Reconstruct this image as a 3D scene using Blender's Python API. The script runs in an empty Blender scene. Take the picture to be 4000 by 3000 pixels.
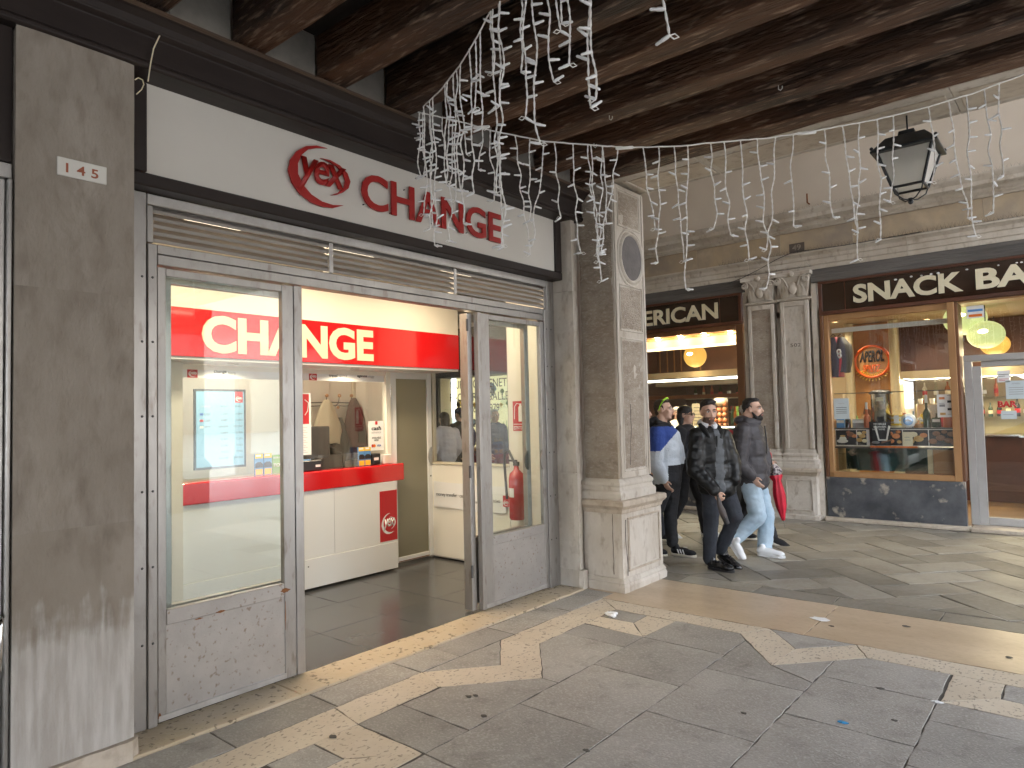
import bpy, bmesh, math, random
import numpy as np
from mathutils import Vector, Matrix, noise as mnoise
random.seed(11)
SC = bpy.context.scene
COL = SC.collection

# ------------------------------------------------------------------ camera
PC = np.array([2000., 1500.]); VPX = np.array([-1190., 1690.]); VPY = np.array([4248., 1562.])
FPX = math.sqrt(-float(np.dot(VPX - PC, VPY - PC)))          # focal length in photo pixels
def _ray(p): return np.array([p[0] - PC[0], -(p[1] - PC[1]), -FPX])
_ax = -_ray(VPX); _ax /= np.linalg.norm(_ax)
_ay = _ray(VPY); _ay /= np.linalg.norm(_ay)
_az = np.cross(_ax, _ay); _az /= np.linalg.norm(_az)
CAMM = np.stack([_ax, _ay, _az])
EYE = np.array([0., 0., 1.62])
def on(p, axis, val):
    """photo pixel -> point on the plane axis = val (the wall, floor or thing it touches)"""
    r = CAMM @ _ray(p); i = 'xyz'.index(axis)
    return EYE + r * ((val - EYE[i]) / r[i])
def onplane(p, a, b):
    """photo pixel -> point on the upright plane through plan points a and b"""
    r = CAMM @ _ray(p); n = np.array([-(b[1] - a[1]), b[0] - a[0], 0.])
    t = np.dot(n, np.array([a[0], a[1], 0]) - EYE) / np.dot(n, r)
    return EYE + r * t
cam_d = bpy.data.cameras.new('camera'); cam = bpy.data.objects.new('camera', cam_d); COL.objects.link(cam)
cam.matrix_world = Matrix(CAMM.tolist()).to_4x4(); cam.location = EYE
cam_d.sensor_width = 36; cam_d.lens = FPX / 4000 * 36; cam_d.clip_start = 0.02; cam_d.clip_end = 2000
SC.camera = cam

# ------------------------------------------------------------------ daylight (overcast)
SUN_EL, SUN_AZ = math.radians(52), math.radians(-105)          # azimuth in plan, from +X
world = bpy.data.worlds.new('World'); SC.world = world; world.use_nodes = True
wn = world.node_tree.nodes; wl = world.node_tree.links; wn.clear()
sky = wn.new('ShaderNodeTexSky'); sky.sky_type = 'NISHITA'; sky.sun_disc = False
sky.sun_elevation = SUN_EL; sky.sun_rotation = math.pi / 2 - SUN_AZ; sky.dust_density = 1.5; sky.air_density = 1.0
hs = wn.new('ShaderNodeHueSaturation'); hs.inputs['Saturation'].default_value = 0.12
bg = wn.new('ShaderNodeBackground'); bg.inputs[1].default_value = 0.15
wo = wn.new('ShaderNodeOutputWorld')
cool = wn.new('ShaderNodeMix'); cool.data_type = 'RGBA'; cool.blend_type = 'MULTIPLY'; cool.inputs[0].default_value = 1; cool.inputs[7].default_value = (.93, .985, 1.07, 1)   # grey cloud
wl.new(sky.outputs[0], hs.inputs['Color']); wl.new(hs.outputs[0], cool.inputs[6]); wl.new(cool.outputs[2], bg.inputs[0]); wl.new(bg.outputs[0], wo.inputs[0])
sd = bpy.data.lights.new('sun', 'SUN'); sd.energy = .5; sd.angle = math.radians(35); sd.color = (.97, .985, 1)
so = bpy.data.objects.new('sun', sd); COL.objects.link(so)
_sv = Vector((math.cos(SUN_EL) * math.cos(SUN_AZ), math.cos(SUN_EL) * math.sin(SUN_AZ), math.sin(SUN_EL)))
so.rotation_euler = _sv.to_track_quat('Z', 'Y').to_euler(); so.location = (8, -14, 14)
SC.view_settings.view_transform = 'Standard'; SC.view_settings.look = 'None'
SC.view_settings.exposure = 4.2
SC.view_settings.gamma = 1
LAMP = .080                                                      # lamps relative to daylight
SC.render.engine = 'CYCLES'
SC.cycles.use_denoising = True
SC.cycles.max_bounces = 8; SC.cycles.diffuse_bounces = 4; SC.cycles.glossy_bounces = 4
SC.cycles.transparent_max_bounces = 12; SC.cycles.transmission_bounces = 4
SC.cycles.caustics_reflective = False; SC.cycles.caustics_refractive = False
SC.cycles.sample_clamp_indirect = 6

# ------------------------------------------------------------------ materials
MAT = {}
def nodes_of(m): return m.node_tree.nodes, m.node_tree.links
def mat(name, col, rough=.6, metal=0, var=None, vscale=3, vdetail=6, var2=None, v2scale=20, v2amt=.5, bump=0, bscale=40,
        stretch=(1, 1, 1), rnd=0, spec=.5, bdist=.01, vlo=.35, vhi=.65, v2lo=.5, v2hi=.75, coat=0, rvar=0, var3=None, v3scale=4, v3amt=.6, v3lo=.55, v3hi=.7):
    """principled material: base colour, patches of var (large noise), flecks of var2 (fine noise), bump, per-object variation"""
    m = bpy.data.materials.new(name); m.use_nodes = True; n, l = nodes_of(m)
    b = n['Principled BSDF']; b.inputs['Roughness'].default_value = rough; b.inputs['Metallic'].default_value = metal
    b.inputs['Specular IOR Level'].default_value = spec
    if coat: b.inputs['Coat Weight'].default_value = coat; b.inputs['Coat Roughness'].default_value = .05
    c4 = lambda c: (c[0], c[1], c[2], 1)
    b.inputs['Base Color'].default_value = c4(col)
    tc = n.new('ShaderNodeTexCoord'); mp = n.new('ShaderNodeMapping'); mp.inputs['Scale'].default_value = stretch
    oi = n.new('ShaderNodeObjectInfo')
    ad = n.new('ShaderNodeVectorMath'); ad.operation = 'MULTIPLY_ADD'; ad.inputs[1].default_value = (1, 1, 1)
    cb = n.new('ShaderNodeCombineXYZ'); ml = n.new('ShaderNodeMath'); ml.operation = 'MULTIPLY'; ml.inputs[1].default_value = 37.0
    l.new(oi.outputs['Random'], ml.inputs[0])
    for k in range(3): l.new(ml.outputs[0], cb.inputs[k])
    l.new(tc.outputs['Object'], ad.inputs[0]); l.new(cb.outputs[0], ad.inputs[2]); l.new(ad.outputs[0], mp.inputs[0])
    out = None
    def ramp(src, lo, hi):
        r = n.new('ShaderNodeMapRange'); r.inputs[1].default_value = lo; r.inputs[2].default_value = hi; l.new(src, r.inputs[0]); return r.outputs[0]
    def mix(a, bb, f):
        x = n.new('ShaderNodeMix'); x.data_type = 'RGBA'
        for s, v in ((6, a), (7, bb)):
            if isinstance(v, tuple): x.inputs[s].default_value = c4(v)
            else: l.new(v, x.inputs[s])
        if isinstance(f, float): x.inputs[0].default_value = f
        else: l.new(f, x.inputs[0])
        return x.outputs[2]
    cur = tuple(col)
    if var is not None:
        t = n.new('ShaderNodeTexNoise'); t.inputs['Scale'].default_value = vscale; t.inputs['Detail'].default_value = vdetail; t.inputs['Roughness'].default_value = .62
        l.new(mp.outputs[0], t.inputs[0]); cur = mix(cur, tuple(var), ramp(t.outputs[0], vlo, vhi)); 
        if rvar:
            rr = n.new('ShaderNodeMapRange'); rr.inputs[1].default_value = .3; rr.inputs[2].default_value = .7
            rr.inputs[3].default_value = rough - rvar; rr.inputs[4].default_value = rough + rvar; l.new(t.outputs[0], rr.inputs[0]); l.new(rr.outputs[0], b.inputs['Roughness'])
    if var2 is not None:
        t2 = n.new('ShaderNodeTexNoise'); t2.inputs['Scale'].default_value = v2scale; t2.inputs['Detail'].default_value = 4
        l.new(mp.outputs[0], t2.inputs[0]); rf = ramp(t2.outputs[0], v2lo, v2hi)
        mm = n.new('ShaderNodeMath'); mm.operation = 'MULTIPLY'; mm.inputs[1].default_value = v2amt; l.new(rf, mm.inputs[0]); cur = mix(cur, tuple(var2), mm.outputs[0])
    if var3 is not None:
        t3 = n.new('ShaderNodeTexNoise'); t3.inputs['Scale'].default_value = v3scale; t3.inputs['Detail'].default_value = 7; t3.inputs['Roughness'].default_value = .7; t3.inputs['Distortion'].default_value = .6
        l.new(mp.outputs[0], t3.inputs[0]); rf = ramp(t3.outputs[0], v3lo, v3hi)
        mm = n.new('ShaderNodeMath'); mm.operation = 'MULTIPLY'; mm.inputs[1].default_value = v3amt; l.new(rf, mm.inputs[0]); cur = mix(cur, tuple(var3), mm.outputs[0])
    if rnd:
        hv = n.new('ShaderNodeHueSaturation'); rr = n.new('ShaderNodeMapRange'); rr.inputs[3].default_value = 1 - rnd; rr.inputs[4].default_value = 1 + rnd
        l.new(oi.outputs['Random'], rr.inputs[0]); l.new(rr.outputs[0], hv.inputs['Value'])
        if isinstance(cur, tuple): hv.inputs['Color'].default_value = c4(cur)
        else: l.new(cur, hv.inputs['Color'])
        cur = hv.outputs[0]
    if not isinstance(cur, tuple): l.new(cur, b.inputs['Base Color'])
    if bump:
        tb = n.new('ShaderNodeTexNoise'); tb.inputs['Scale'].default_value = bscale; tb.inputs['Detail'].default_value = 5; l.new(mp.outputs[0], tb.inputs[0])
        bp = n.new('ShaderNodeBump'); bp.inputs['Strength'].default_value = bump; bp.inputs['Distance'].default_value = bdist
        l.new(tb.outputs[0], bp.inputs['Height']); l.new(bp.outputs[0], b.inputs['Normal'])
    MAT[name] = m; return m
def emat(name, col, strength, rough=.4):
    m = bpy.data.materials.new(name); m.use_nodes = True; n, l = nodes_of(m); b = n['Principled BSDF']
    b.inputs['Base Color'].default_value = (*[min(c, .9) for c in col], 1); b.inputs['Roughness'].default_value = rough
    b.inputs['Emission Color'].default_value = (*col, 1); b.inputs['Emission Strength'].default_value = strength * LAMP
    MAT[name] = m; return m
def glassmat(name, tint=(1, 1, 1), ior=1.5, rough=0.0, boost=1.0, frost=0, frostcol=(.5, .48, .36)):
    """thin pane: clear transmission plus a Fresnel reflection (a pane has two faces, so about twice one surface)"""
    m = bpy.data.materials.new(name); m.use_nodes = True; n, l = nodes_of(m); n.clear()
    o = n.new('ShaderNodeOutputMaterial'); tr = n.new('ShaderNodeBsdfTransparent'); tr.inputs[0].default_value = (*tint, 1)
    gl = n.new('ShaderNodeBsdfGlossy'); gl.inputs['Roughness'].default_value = rough; gl.inputs[0].default_value = (1, 1, 1, 1)
    ge = n.new('ShaderNodeNewGeometry'); dt = n.new('ShaderNodeVectorMath'); dt.operation = 'DOT_PRODUCT'
    l.new(ge.outputs['Normal'], dt.inputs[0]); l.new(ge.outputs['Incoming'], dt.inputs[1])
    def mth(op, a, bb=None):
        q = n.new('ShaderNodeMath'); q.operation = op
        for k, x in enumerate((a, bb)):
            if x is None: continue
            if isinstance(x, (int, float)): q.inputs[k].default_value = x
            else: l.new(x, q.inputs[k])
        return q.outputs[0]
    r0 = ((ior - 1) / (ior + 1)) ** 2                         # Schlick: the same from either side of the pane
    fres = mth('ADD', mth('MULTIPLY', mth('POWER', mth('SUBTRACT', 1.0, mth('ABSOLUTE', dt.outputs['Value'])), 5.0), 1 - r0), r0)
    mu = n.new('ShaderNodeMath'); mu.operation = 'MULTIPLY'; mu.inputs[1].default_value = boost; mu.use_clamp = True
    l.new(fres, mu.inputs[0]); mx = n.new('ShaderNodeMixShader'); base = tr
    if frost:
        tl = n.new('ShaderNodeBsdfTranslucent'); tl.inputs[0].default_value = (*frostcol, 1); df = n.new('ShaderNodeBsdfDiffuse'); df.inputs[0].default_value = (*frostcol, 1)
        m1 = n.new('ShaderNodeMixShader'); m1.inputs[0].default_value = .5; l.new(tl.outputs[0], m1.inputs[1]); l.new(df.outputs[0], m1.inputs[2])
        m2 = n.new('ShaderNodeMixShader'); m2.inputs[0].default_value = frost; l.new(tr.outputs[0], m2.inputs[1]); l.new(m1.outputs[0], m2.inputs[2]); base = m2
    l.new(mu.outputs[0], mx.inputs[0]); l.new(base.outputs[0], mx.inputs[1]); l.new(gl.outputs[0], mx.inputs[2]); l.new(mx.outputs[0], o.inputs[0])
    MAT[name] = m; return m

# ------------------------------------------------------------------ mesh builder
class MB:
    def __init__(s): s.v = []; s.f = []; s.mi = []; s.sm = []
    def add(s, vs, fs, mi=0, smooth=False):
        b = len(s.v); s.v += [tuple(float(c) for c in p) for p in vs]
        for q in fs: s.f.append(tuple(b + i for i in q)); s.mi.append(mi); s.sm.append(smooth)
        return s
    def box(s, x0, x1, y0, y1, z0, z1, mi=0):
        x0, x1 = min(x0, x1), max(x0, x1); y0, y1 = min(y0, y1), max(y0, y1); z0, z1 = min(z0, z1), max(z0, z1)
        v = [(x0, y0, z0), (x1, y0, z0), (x1, y1, z0), (x0, y1, z0), (x0, y0, z1), (x1, y0, z1), (x1, y1, z1), (x0, y1, z1)]
        return s.add(v, [(3, 2, 1, 0), (4, 5, 6, 7), (0, 1, 5, 4), (1, 2, 6, 5), (2, 3, 7, 6), (3, 0, 4, 7)], mi)
    def prism(s, pts, d, mi=0):
        """polygon of 3-D points extruded by the vector d"""
        n = len(pts); P = [Vector(p) for p in pts]; d = Vector(d); nn = Vector((0, 0, 0))
        for i in range(n): nn += P[i].cross(P[(i + 1) % n])
        if nn.dot(d) < 0: P = P[::-1]
        return s.add([*P, *[p + d for p in P]], [tuple(range(n))[::-1], tuple(range(n, 2 * n))] + [(i, (i + 1) % n, n + (i + 1) % n, n + i) for i in range(n)], mi)
    def tube(s, pts, r, n=8, mi=0, cap=True, smooth=True, flat=1.0):
        P = [Vector(p) for p in pts]; R = r if isinstance(r, (list, tuple)) else [r] * len(P); rings = []; up = Vector((0, 0, 1)); last = None
        for i, p in enumerate(P):
            t = (P[min(i + 1, len(P) - 1)] - P[max(i - 1, 0)]).normalized()
            a = (last - t * last.dot(t)) if last is not None else (up.cross(t) if abs(t.z) < .95 else Vector((1, 0, 0)).cross(t))
            if a.length < 1e-6: a = Vector((1, 0, 0))
            a.normalize(); b = t.cross(a); last = a
            rings.append([p + (a * math.cos(2 * math.pi * k / n) + b * math.sin(2 * math.pi * k / n) * flat) * R[i] for k in range(n)])
        v = [q for g in rings for q in g]; f = []
        for i in range(len(P) - 1):
            for k in range(n): f.append((i * n + k, i * n + (k + 1) % n, (i + 1) * n + (k + 1) % n, (i + 1) * n + k))
        s.add(v, f, mi, smooth)
        if cap:
            s.add(rings[0], [tuple(range(n))[::-1]], mi); s.add(rings[-1], [tuple(range(n))], mi)
        return s
    def lathe(s, c, prof, n=20, mi=0, smooth=True, axis='z', sx=1, sy=1):
        c = Vector(c); v = []; f = []
        def pt(r, h, a):
            x, y = r * math.cos(a) * sx, r * math.sin(a) * sy
            return c + (Vector((x, y, h)) if axis == 'z' else Vector((h, x, y)) if axis == 'x' else Vector((y, h, x)))
        for r, h in prof:
            for k in range(n): v.append(pt(r, h, 2 * math.pi * k / n))
        for i in range(len(prof) - 1):
            for k in range(n): f.append((i * n + k, i * n + (k + 1) % n, (i + 1) * n + (k + 1) % n, (i + 1) * n + k))
        s.add(v, f, mi, smooth)
        s.add(v[:n], [tuple(range(n))[::-1]], mi); s.add(v[-n:], [tuple(range(n))], mi)
        return s
    def ball(s, c, r, n=14, m=9, mi=0, sc=(1, 1, 1)):
        c = Vector(c); v = []; f = []
        for i in range(m + 1):
            t = math.pi * i / m
            for k in range(n):
                a = 2 * math.pi * k / n; v.append(c + Vector((math.sin(t) * math.cos(a) * sc[0], math.sin(t) * math.sin(a) * sc[1], math.cos(t) * sc[2])) * r)
        for i in range(m):
            for k in range(n): f.append((i * n + k, (i + 1) * n + k, (i + 1) * n + (k + 1) % n, i * n + (k + 1) % n))
        return s.add(v, f, mi, True)
    def build(s, name, m, parent=None, bevel=0, label=None, seg=1, weld=False):
        me = bpy.data.meshes.new(name); off = Vector(parent['_o']) if parent is not None and '_o' in parent else Vector((0, 0, 0))
        v = np.array(s.v, float).reshape(-1, 3) - np.array(off)
        me.from_pydata(v.tolist(), [], s.f)
        for mm in (m if isinstance(m, (list, tuple)) else [m]): me.materials.append(MAT[mm] if isinstance(mm, str) else mm)
        me.polygons.foreach_set('material_index', s.mi); me.polygons.foreach_set('use_smooth', s.sm); me.update()
        o = bpy.data.objects.new(name, me); COL.objects.link(o)
        if parent is not None:
            o.parent = parent; o['_o'] = parent['_o'] if '_o' in parent else (0., 0., 0.)
        if bevel:
            md = o.modifiers.new('edge', 'BEVEL'); md.width = bevel; md.segments = seg; md.limit_method = 'ANGLE'; md.angle_limit = math.radians(40)
        if label: o['label'] = label
        return o
def box(name, m, parent, x0, x1, y0, y1, z0, z1, bevel=0, label=None): return MB().box(x0, x1, y0, y1, z0, z1).build(name, m, parent, bevel, label)
def thing(name, label, cat, loc=(0, 0, 0), group=None, rz=0):
    o = bpy.data.objects.new(name, None); COL.objects.link(o); o.location = loc; o.rotation_euler[2] = rz; o.empty_display_size = .1
    o['label'] = label; o['category'] = cat; o['_o'] = tuple(float(c) for c in loc) if rz == 0 else (0., 0., 0.)
    if group: o['group'] = group
    return o
def tag(o, label, cat, group=None):
    o['label'] = label; o['category'] = cat
    if group: o['group'] = group
    return o
def struct(o, kind='structure'): o['kind'] = kind; return o
def copy_tree(o, parent=None):
    c = o.copy(); COL.objects.link(c); c.parent = parent
    for ch in o.children: copy_tree(ch, c)
    return c

# orientation frames for print and lettering: (right, up, normal)
FA = (Vector((0, 1, 0)), Vector((0, 0, 1)), Vector((1, 0, 0)))      # change shop front
FB = (Vector((1, 0, 0)), Vector((0, 0, 1)), Vector((0, -1, 0)))     # bar front
def text_mesh(s, bold=0., shear=0., spacing=1.):
    cu = bpy.data.curves.new('t', 'FONT'); cu.body = s; cu.size = 1; cu.offset = bold; cu.shear = shear; cu.space_character = spacing; cu.resolution_u = 4
    cu.fill_mode = 'BOTH'; cu.extrude = 0
    o = bpy.data.objects.new('t', cu); COL.objects.link(o)
    dg = bpy.context.evaluated_depsgraph_get(); me = bpy.data.meshes.new_from_object(o.evaluated_get(dg))
    bm = bmesh.new(); bm.from_mesh(me); bmesh.ops.remove_doubles(bm, verts=bm.verts, dist=1e-4)
    bmesh.ops.dissolve_limit(bm, angle_limit=.01, verts=bm.verts, edges=bm.edges)
    bpy.data.objects.remove(o); bpy.data.curves.remove(cu); bpy.data.meshes.remove(me)
    return bm
def extrude_flat(bm, d):
    if d <= 0: return
    r = bmesh.ops.extrude_face_region(bm, geom=bm.faces[:])
    bmesh.ops.translate(bm, verts=[e for e in r['geom'] if isinstance(e, bmesh.types.BMVert)], vec=(0, 0, d))
    bmesh.ops.recalc_face_normals(bm, faces=bm.faces[:])
def text(name, s, m, parent, org, frame, w=None, h=None, depth=.002, bold=0., shear=0., letters=False, spacing=1., align='l'):
    """lettering with lower-left corner at org; w and h fit its outline; letters=True makes each letter an object"""
    bm = text_mesh(s, bold, shear, spacing)
    if not bm.verts: bm.free(); return []
    xs = [v.co.x for v in bm.verts]; ys = [v.co.y for v in bm.verts]; x0, x1, y0, y1 = min(xs), max(xs), min(ys), max(ys)
    if w is None: w = h * (x1 - x0) / (y1 - y0)
    if h is None: h = w * (y1 - y0) / (x1 - x0)
    for v in bm.verts: v.co.x = (v.co.x - x0) * w / (x1 - x0); v.co.y = (v.co.y - y0) * h / (y1 - y0); v.co.z = 0
    extrude_flat(bm, depth)
    r, u, n = frame; org = Vector(org) - (r * w / 2 if align == 'c' else Vector((0, 0, 0)))
    off = Vector(parent['_o']) if parent is not None and '_o' in parent else Vector((0, 0, 0))
    for v in bm.verts: c = v.co.copy(); v.co = org + r * c.x + u * c.y + n * c.z - off
    me = bpy.data.meshes.new(name); bm.to_mesh(me); bm.free(); outs = []
    if letters:
        nv = len(me.vertices); par = list(range(nv))
        def fd(a):
            while par[a] != a: par[a] = par[par[a]]; a = par[a]
            return a
        for e in me.edges: par[fd(e.vertices[0])] = fd(e.vertices[1])
        grp = {}
        for p in me.polygons: grp.setdefault(fd(p.vertices[0]), []).append(list(p.vertices))
        vs = [v.co.copy() for v in me.vertices]
        for g in grp.values():
            idx = sorted({i for q in g for i in q}); mp_ = {i: k for k, i in enumerate(idx)}
            m2 = bpy.data.meshes.new(name); m2.from_pydata([vs[i] for i in idx], [], [[mp_[i] for i in q] for q in g]); outs.append(m2)
        bpy.data.meshes.remove(me)
    else: outs = [me]
    res = []
    for q in outs:
        q.materials.append(MAT[m]); o = bpy.data.objects.new(name, q); COL.objects.link(o); res.append(o)
        if parent is not None: o.parent = parent; o['_o'] = parent['_o']
    return res
def rect(name, m, parent, org, frame, w, h, d=.002, bevel=0, label=None):
    """thin sheet or board with its lower-left corner at org"""
    r, u, n = frame; o = Vector(org)
    return MB().prism([o, o + r * w, o + r * w + u * h, o + u * h], n * d).build(name, m, parent, bevel, label)
def flat_poly(name, m, parent, pts2, org, frame, d=.002):
    r, u, n = frame; o = Vector(org)
    return MB().prism([o + r * a + u * b for a, b in pts2], n * d).build(name, m, parent)
# ------------------------------------------------------------------ material list
mat('stone_pilaster', (.265, .228, .188), .75, var=(.345, .305, .26), vscale=3.2, var2=(.15, .12, .095), v2scale=9, v2amt=.55, bump=.5, bscale=60, stretch=(1, 1.3, .55), var3=(.18, .15, .118), v3scale=3.5, v3amt=.6)
mat('stone_light', (.62, .575, .51), .7, var=(.48, .425, .355), vscale=2.2, var2=(.32, .26, .20), v2scale=13, v2amt=.6, bump=.6, bscale=35, stretch=(1, 1, .5), v2lo=.55, v2hi=.70, var3=(.30, .24, .18), v3scale=4, v3amt=.5, v3lo=.58, v3hi=.75)
mat('stone_weathered', (.46, .40, .33), .85, var=(.33, .27, .21), vscale=2.6, var2=(.56, .50, .43), v2scale=26, v2amt=.5, bump=1.0, bscale=60, stretch=(1, 1, 1.9), v2lo=.52, v2hi=.68, bdist=.02, var3=(.20, .155, .115), v3scale=6, v3amt=.6)
mat('stone_ivory', (.56, .49, .40), .65, var=(.44, .37, .29), vscale=3, var2=(.26, .20, .15), v2scale=14, v2amt=.55, bump=.4, bscale=40)
mat('stone_frieze', (.50, .40, .27), .5, var=(.34, .29, .24), vscale=1.4, var2=(.60, .50, .36), v2scale=5, v2amt=.5, bump=.1)
mat('stone_groove', (.12, .10, .085), .9)
mat('disc_grey', (.11, .10, .095), .55, var=(.15, .135, .13), vscale=9, bump=.2)
mat('plaster', (.72, .655, .575), .85, var=(.66, .595, .515), vscale=.8, bump=.12, bscale=90)
mat('infill', (.27, .25, .22), .9, var=(.18, .165, .145), vscale=4)
mat('plaster_white', (.60, .575, .52), .85, var=(.5, .47, .42), vscale=2, bump=.1)
mat('fascia', (.018, .012, .0105), .5, var=(.030, .021, .018), vscale=4, stretch=(1, .3, 1), bump=.15, bscale=30, spec=.35)
mat('fascia_edge', (.10, .062, .04), .4, var=(.055, .038, .03), vscale=6, stretch=(1, .25, 1))
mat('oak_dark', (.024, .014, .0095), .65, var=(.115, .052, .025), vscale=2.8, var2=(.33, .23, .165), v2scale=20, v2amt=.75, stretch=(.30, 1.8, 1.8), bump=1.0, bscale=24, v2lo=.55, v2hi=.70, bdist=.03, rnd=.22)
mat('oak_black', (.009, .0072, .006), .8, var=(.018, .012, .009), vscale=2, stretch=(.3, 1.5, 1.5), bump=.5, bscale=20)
mat('panel_white', (.68, .652, .60), .5, var=(.64, .612, .56), vscale=1, bump=.04)
mat('letter_red', (.40, .018, .015), .4, var=(.34, .015, .013), vscale=8)
mat('metal', (.43, .415, .395), .38, .8, var=(.36, .345, .325), vscale=5, stretch=(1, 1, .3), var2=(.18, .14, .11), v2scale=22, v2amt=.5, bump=.05, bscale=160, v2lo=.58, v2hi=.72, rvar=.08, var3=(.26, .24, .22), v3scale=7, v3amt=.5)
mat('metal_panel', (.49, .47, .445), .42, .7, var=(.39, .37, .35), vscale=2.2, var2=(.20, .13, .075), v2scale=34, v2amt=.65, bump=.08, bscale=120, v2lo=.60, v2hi=.71, rvar=.08)
mat('metal_light', (.58, .57, .55), .38, .7, var=(.45, .43, .41), vscale=6, rvar=.08)
mat('metal_dark', (.10, .10, .10), .4, .6)
mat('rust', (.16, .06, .02), .85, var=(.27, .11, .035), vscale=20)
mat('alu_louvre', (.38, .355, .32), .5, .3, var=(.28, .26, .235), vscale=4, stretch=(1, .3, 1))
mat('chrome', (.72, .71, .68), .16, 1)
mat('trachyte', (.37, .352, .326), .75, var=(.285, .268, .242), vscale=1.5, var2=(.50, .478, .445), v2scale=70, v2amt=.5, bump=.6, bscale=90, rnd=.14, bdist=.008, v2lo=.5, v2hi=.66, rvar=.1, var3=(.15, .138, .12), v3scale=6, v3amt=.5)
mat('trachyte_smooth', (.275, .255, .215), .55, var=(.20, .178, .140), vscale=1.3, var2=(.34, .32, .28), v2scale=30, v2amt=.4, bump=.3, bscale=38, rnd=.24, bdist=.006, rvar=.1, var3=(.10, .09, .072), v3scale=5, v3amt=.5)
mat('beige_stone', (.62, .545, .445), .55, var=(.54, .465, .365), vscale=2, var2=(.20, .165, .13), v2scale=55, v2amt=.8, bump=.5, bscale=55, rnd=.06, v2lo=.58, v2hi=.66, bdist=.005, stretch=(1, .6, 1))
mat('beige_polish', (.55, .44, .32), .36, var=(.47, .365, .25), vscale=1.4, var2=(.36, .265, .175), v2scale=22, v2amt=.55, stretch=(1, 2.2, 1), bump=.03, rvar=.06)
mat('threshold', (.50, .40, .26), .5, var=(.54, .455, .34), vscale=2.2, var2=(.13, .095, .06), v2scale=26, v2amt=.85, bump=.5, bscale=36, v2lo=.59, v2hi=.66, bdist=.008)
mat('grout_dark', (.075, .068, .06), .9)
mat('grout_white', (.42, .40, .37), .85)
mat('tile_dark', (.060, .064, .070), .22, var=(.08, .082, .086), vscale=3, rnd=.1, bump=.02)
mat('lam_white', (.80, .81, .80), .35)
mat('lam_cream', (.80, .77, .68), .5)
mat('gloss_red', (.66, .006, .010), .14, coat=.6)
mat('print_red', (.50, .016, .022), .4)
mat('print_dark', (.02, .02, .025), .5)
mat('print_grey', (.28, .28, .29), .5)
mat('print_blue', (.03, .10, .38), .5)
mat('print_sky', (.10, .28, .58), .45)
mat('print_yellow', (.80, .55, .04), .45)
mat('print_orange', (.75, .18, .015), .45)
mat('print_cream', (.78, .70, .50), .5)
mat('print_green', (.20, .42, .10), .5)
mat('paper', (.78, .78, .77), .7)
mat('paper_blue', (.55, .63, .66), .7)
mat('paint_cream', (.66, .60, .47), .5, var=(.58, .52, .40), vscale=2, var2=(.22, .10, .04), v2scale=30, v2amt=.5, v2lo=.66, v2hi=.74)
mat('wall_cream', (.76, .73, .66), .8)
mat('acrylic_white', (.74, .74, .70), .4)
mat('black_plastic', (.018, .018, .02), .38)
mat('dark_grey', (.06, .06, .065), .5)
mat('wood_ball', (.40, .19, .07), .45)
mat('coat_cream', (.58, .53, .40), .9, bump=.3, bscale=30)
mat('coat_maroon', (.055, .012, .014), .7, bump=.3, bscale=30)
mat('coat_black', (.015, .016, .018), .7, bump=.3, bscale=30)
mat('lantern_black', (.013, .014, .016), .4, var=(.035, .04, .045), vscale=10, metal=.2)
mat('cable_white', (.90, .89, .86), .5)
mat('bulb_plastic', (.86, .87, .88), .2)
mat('sign_brown', (.030, .014, .008), .12, coat=.5)
mat('wood_brown', (.19, .085, .035), .42, var=(.12, .05, .022), vscale=4, stretch=(1, 1, .2), bump=.08)
mat('wood_red', (.13, .045, .022), .45, var=(.07, .028, .016), vscale=4, stretch=(.25, 1, 1))
mat('wood_tan', (.42, .235, .10), .45, var=(.33, .17, .07), vscale=3, stretch=(1, 1, .2), bump=.06)
mat('beam_grey', (.075, .070, .066), .75, var=(.15, .14, .13), vscale=3, stretch=(.25, 1, 2.5), bump=.8, bscale=20, bdist=.02)
mat('gold_letter', (.86, .80, .60), .25, .25)
mat('marble_black', (.045, .048, .056), .35, var=(.11, .115, .125), vscale=3, var2=(.42, .37, .30), v2scale=5.5, v2amt=.85, v2lo=.60, v2hi=.68, bump=.25, bscale=12)
mat('door_grey', (.40, .39, .375), .4, var=(.34, .33, .315), vscale=3)
mat('bar_wall', (.42, .20, .06), .6, var=(.36, .16, .045), vscale=8, bump=.3, bscale=60)
mat('bar_wall_dark', (.065, .026, .017), .5, var=(.10, .038, .024), vscale=3)
mat('bar_ceiling', (.46, .36, .22), .7)
mat('bar_floor', (.20, .12, .06), .35, var=(.12, .07, .035), vscale=3)
mat('bar_column', (.46, .38, .24), .3)
mat('steel', (.60, .59, .57), .2, 1)
mat('green_shade', (.42, .48, .22), .35)
mat('bottle_green', (.02, .05, .02), .12)
mat('bottle_dark', (.012, .012, .014), .15)
mat('bottle_amber', (.35, .10, .02), .15)
mat('orange_juice', (.55, .15, .06), .35)
mat('foil_white', (.78, .78, .78), .35)
mat('pastry', (.50, .29, .10), .7, var=(.62, .42, .18), vscale=30, bump=.4, bscale=60)
mat('pastry_dark', (.22, .10, .055), .7, var=(.30, .16, .10), vscale=30, bump=.4, bscale=60)
mat('apricot', (.62, .20, .08), .55, var=(.7, .3, .12), vscale=20)
mat('jersey_red', (.36, .015, .045), .7)
mat('jersey_navy', (.015, .018, .06), .7)
mat('jersey_black', (.012, .012, .014), .7)
mat('glass_case_green', (.03, .06, .055), .1)
mat('aperol_orange', (.85, .13, .008), .4)
mat('sticker', (.78, .79, .79), .3)
mat('gum', (.085, .078, .068), .8)
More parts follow.
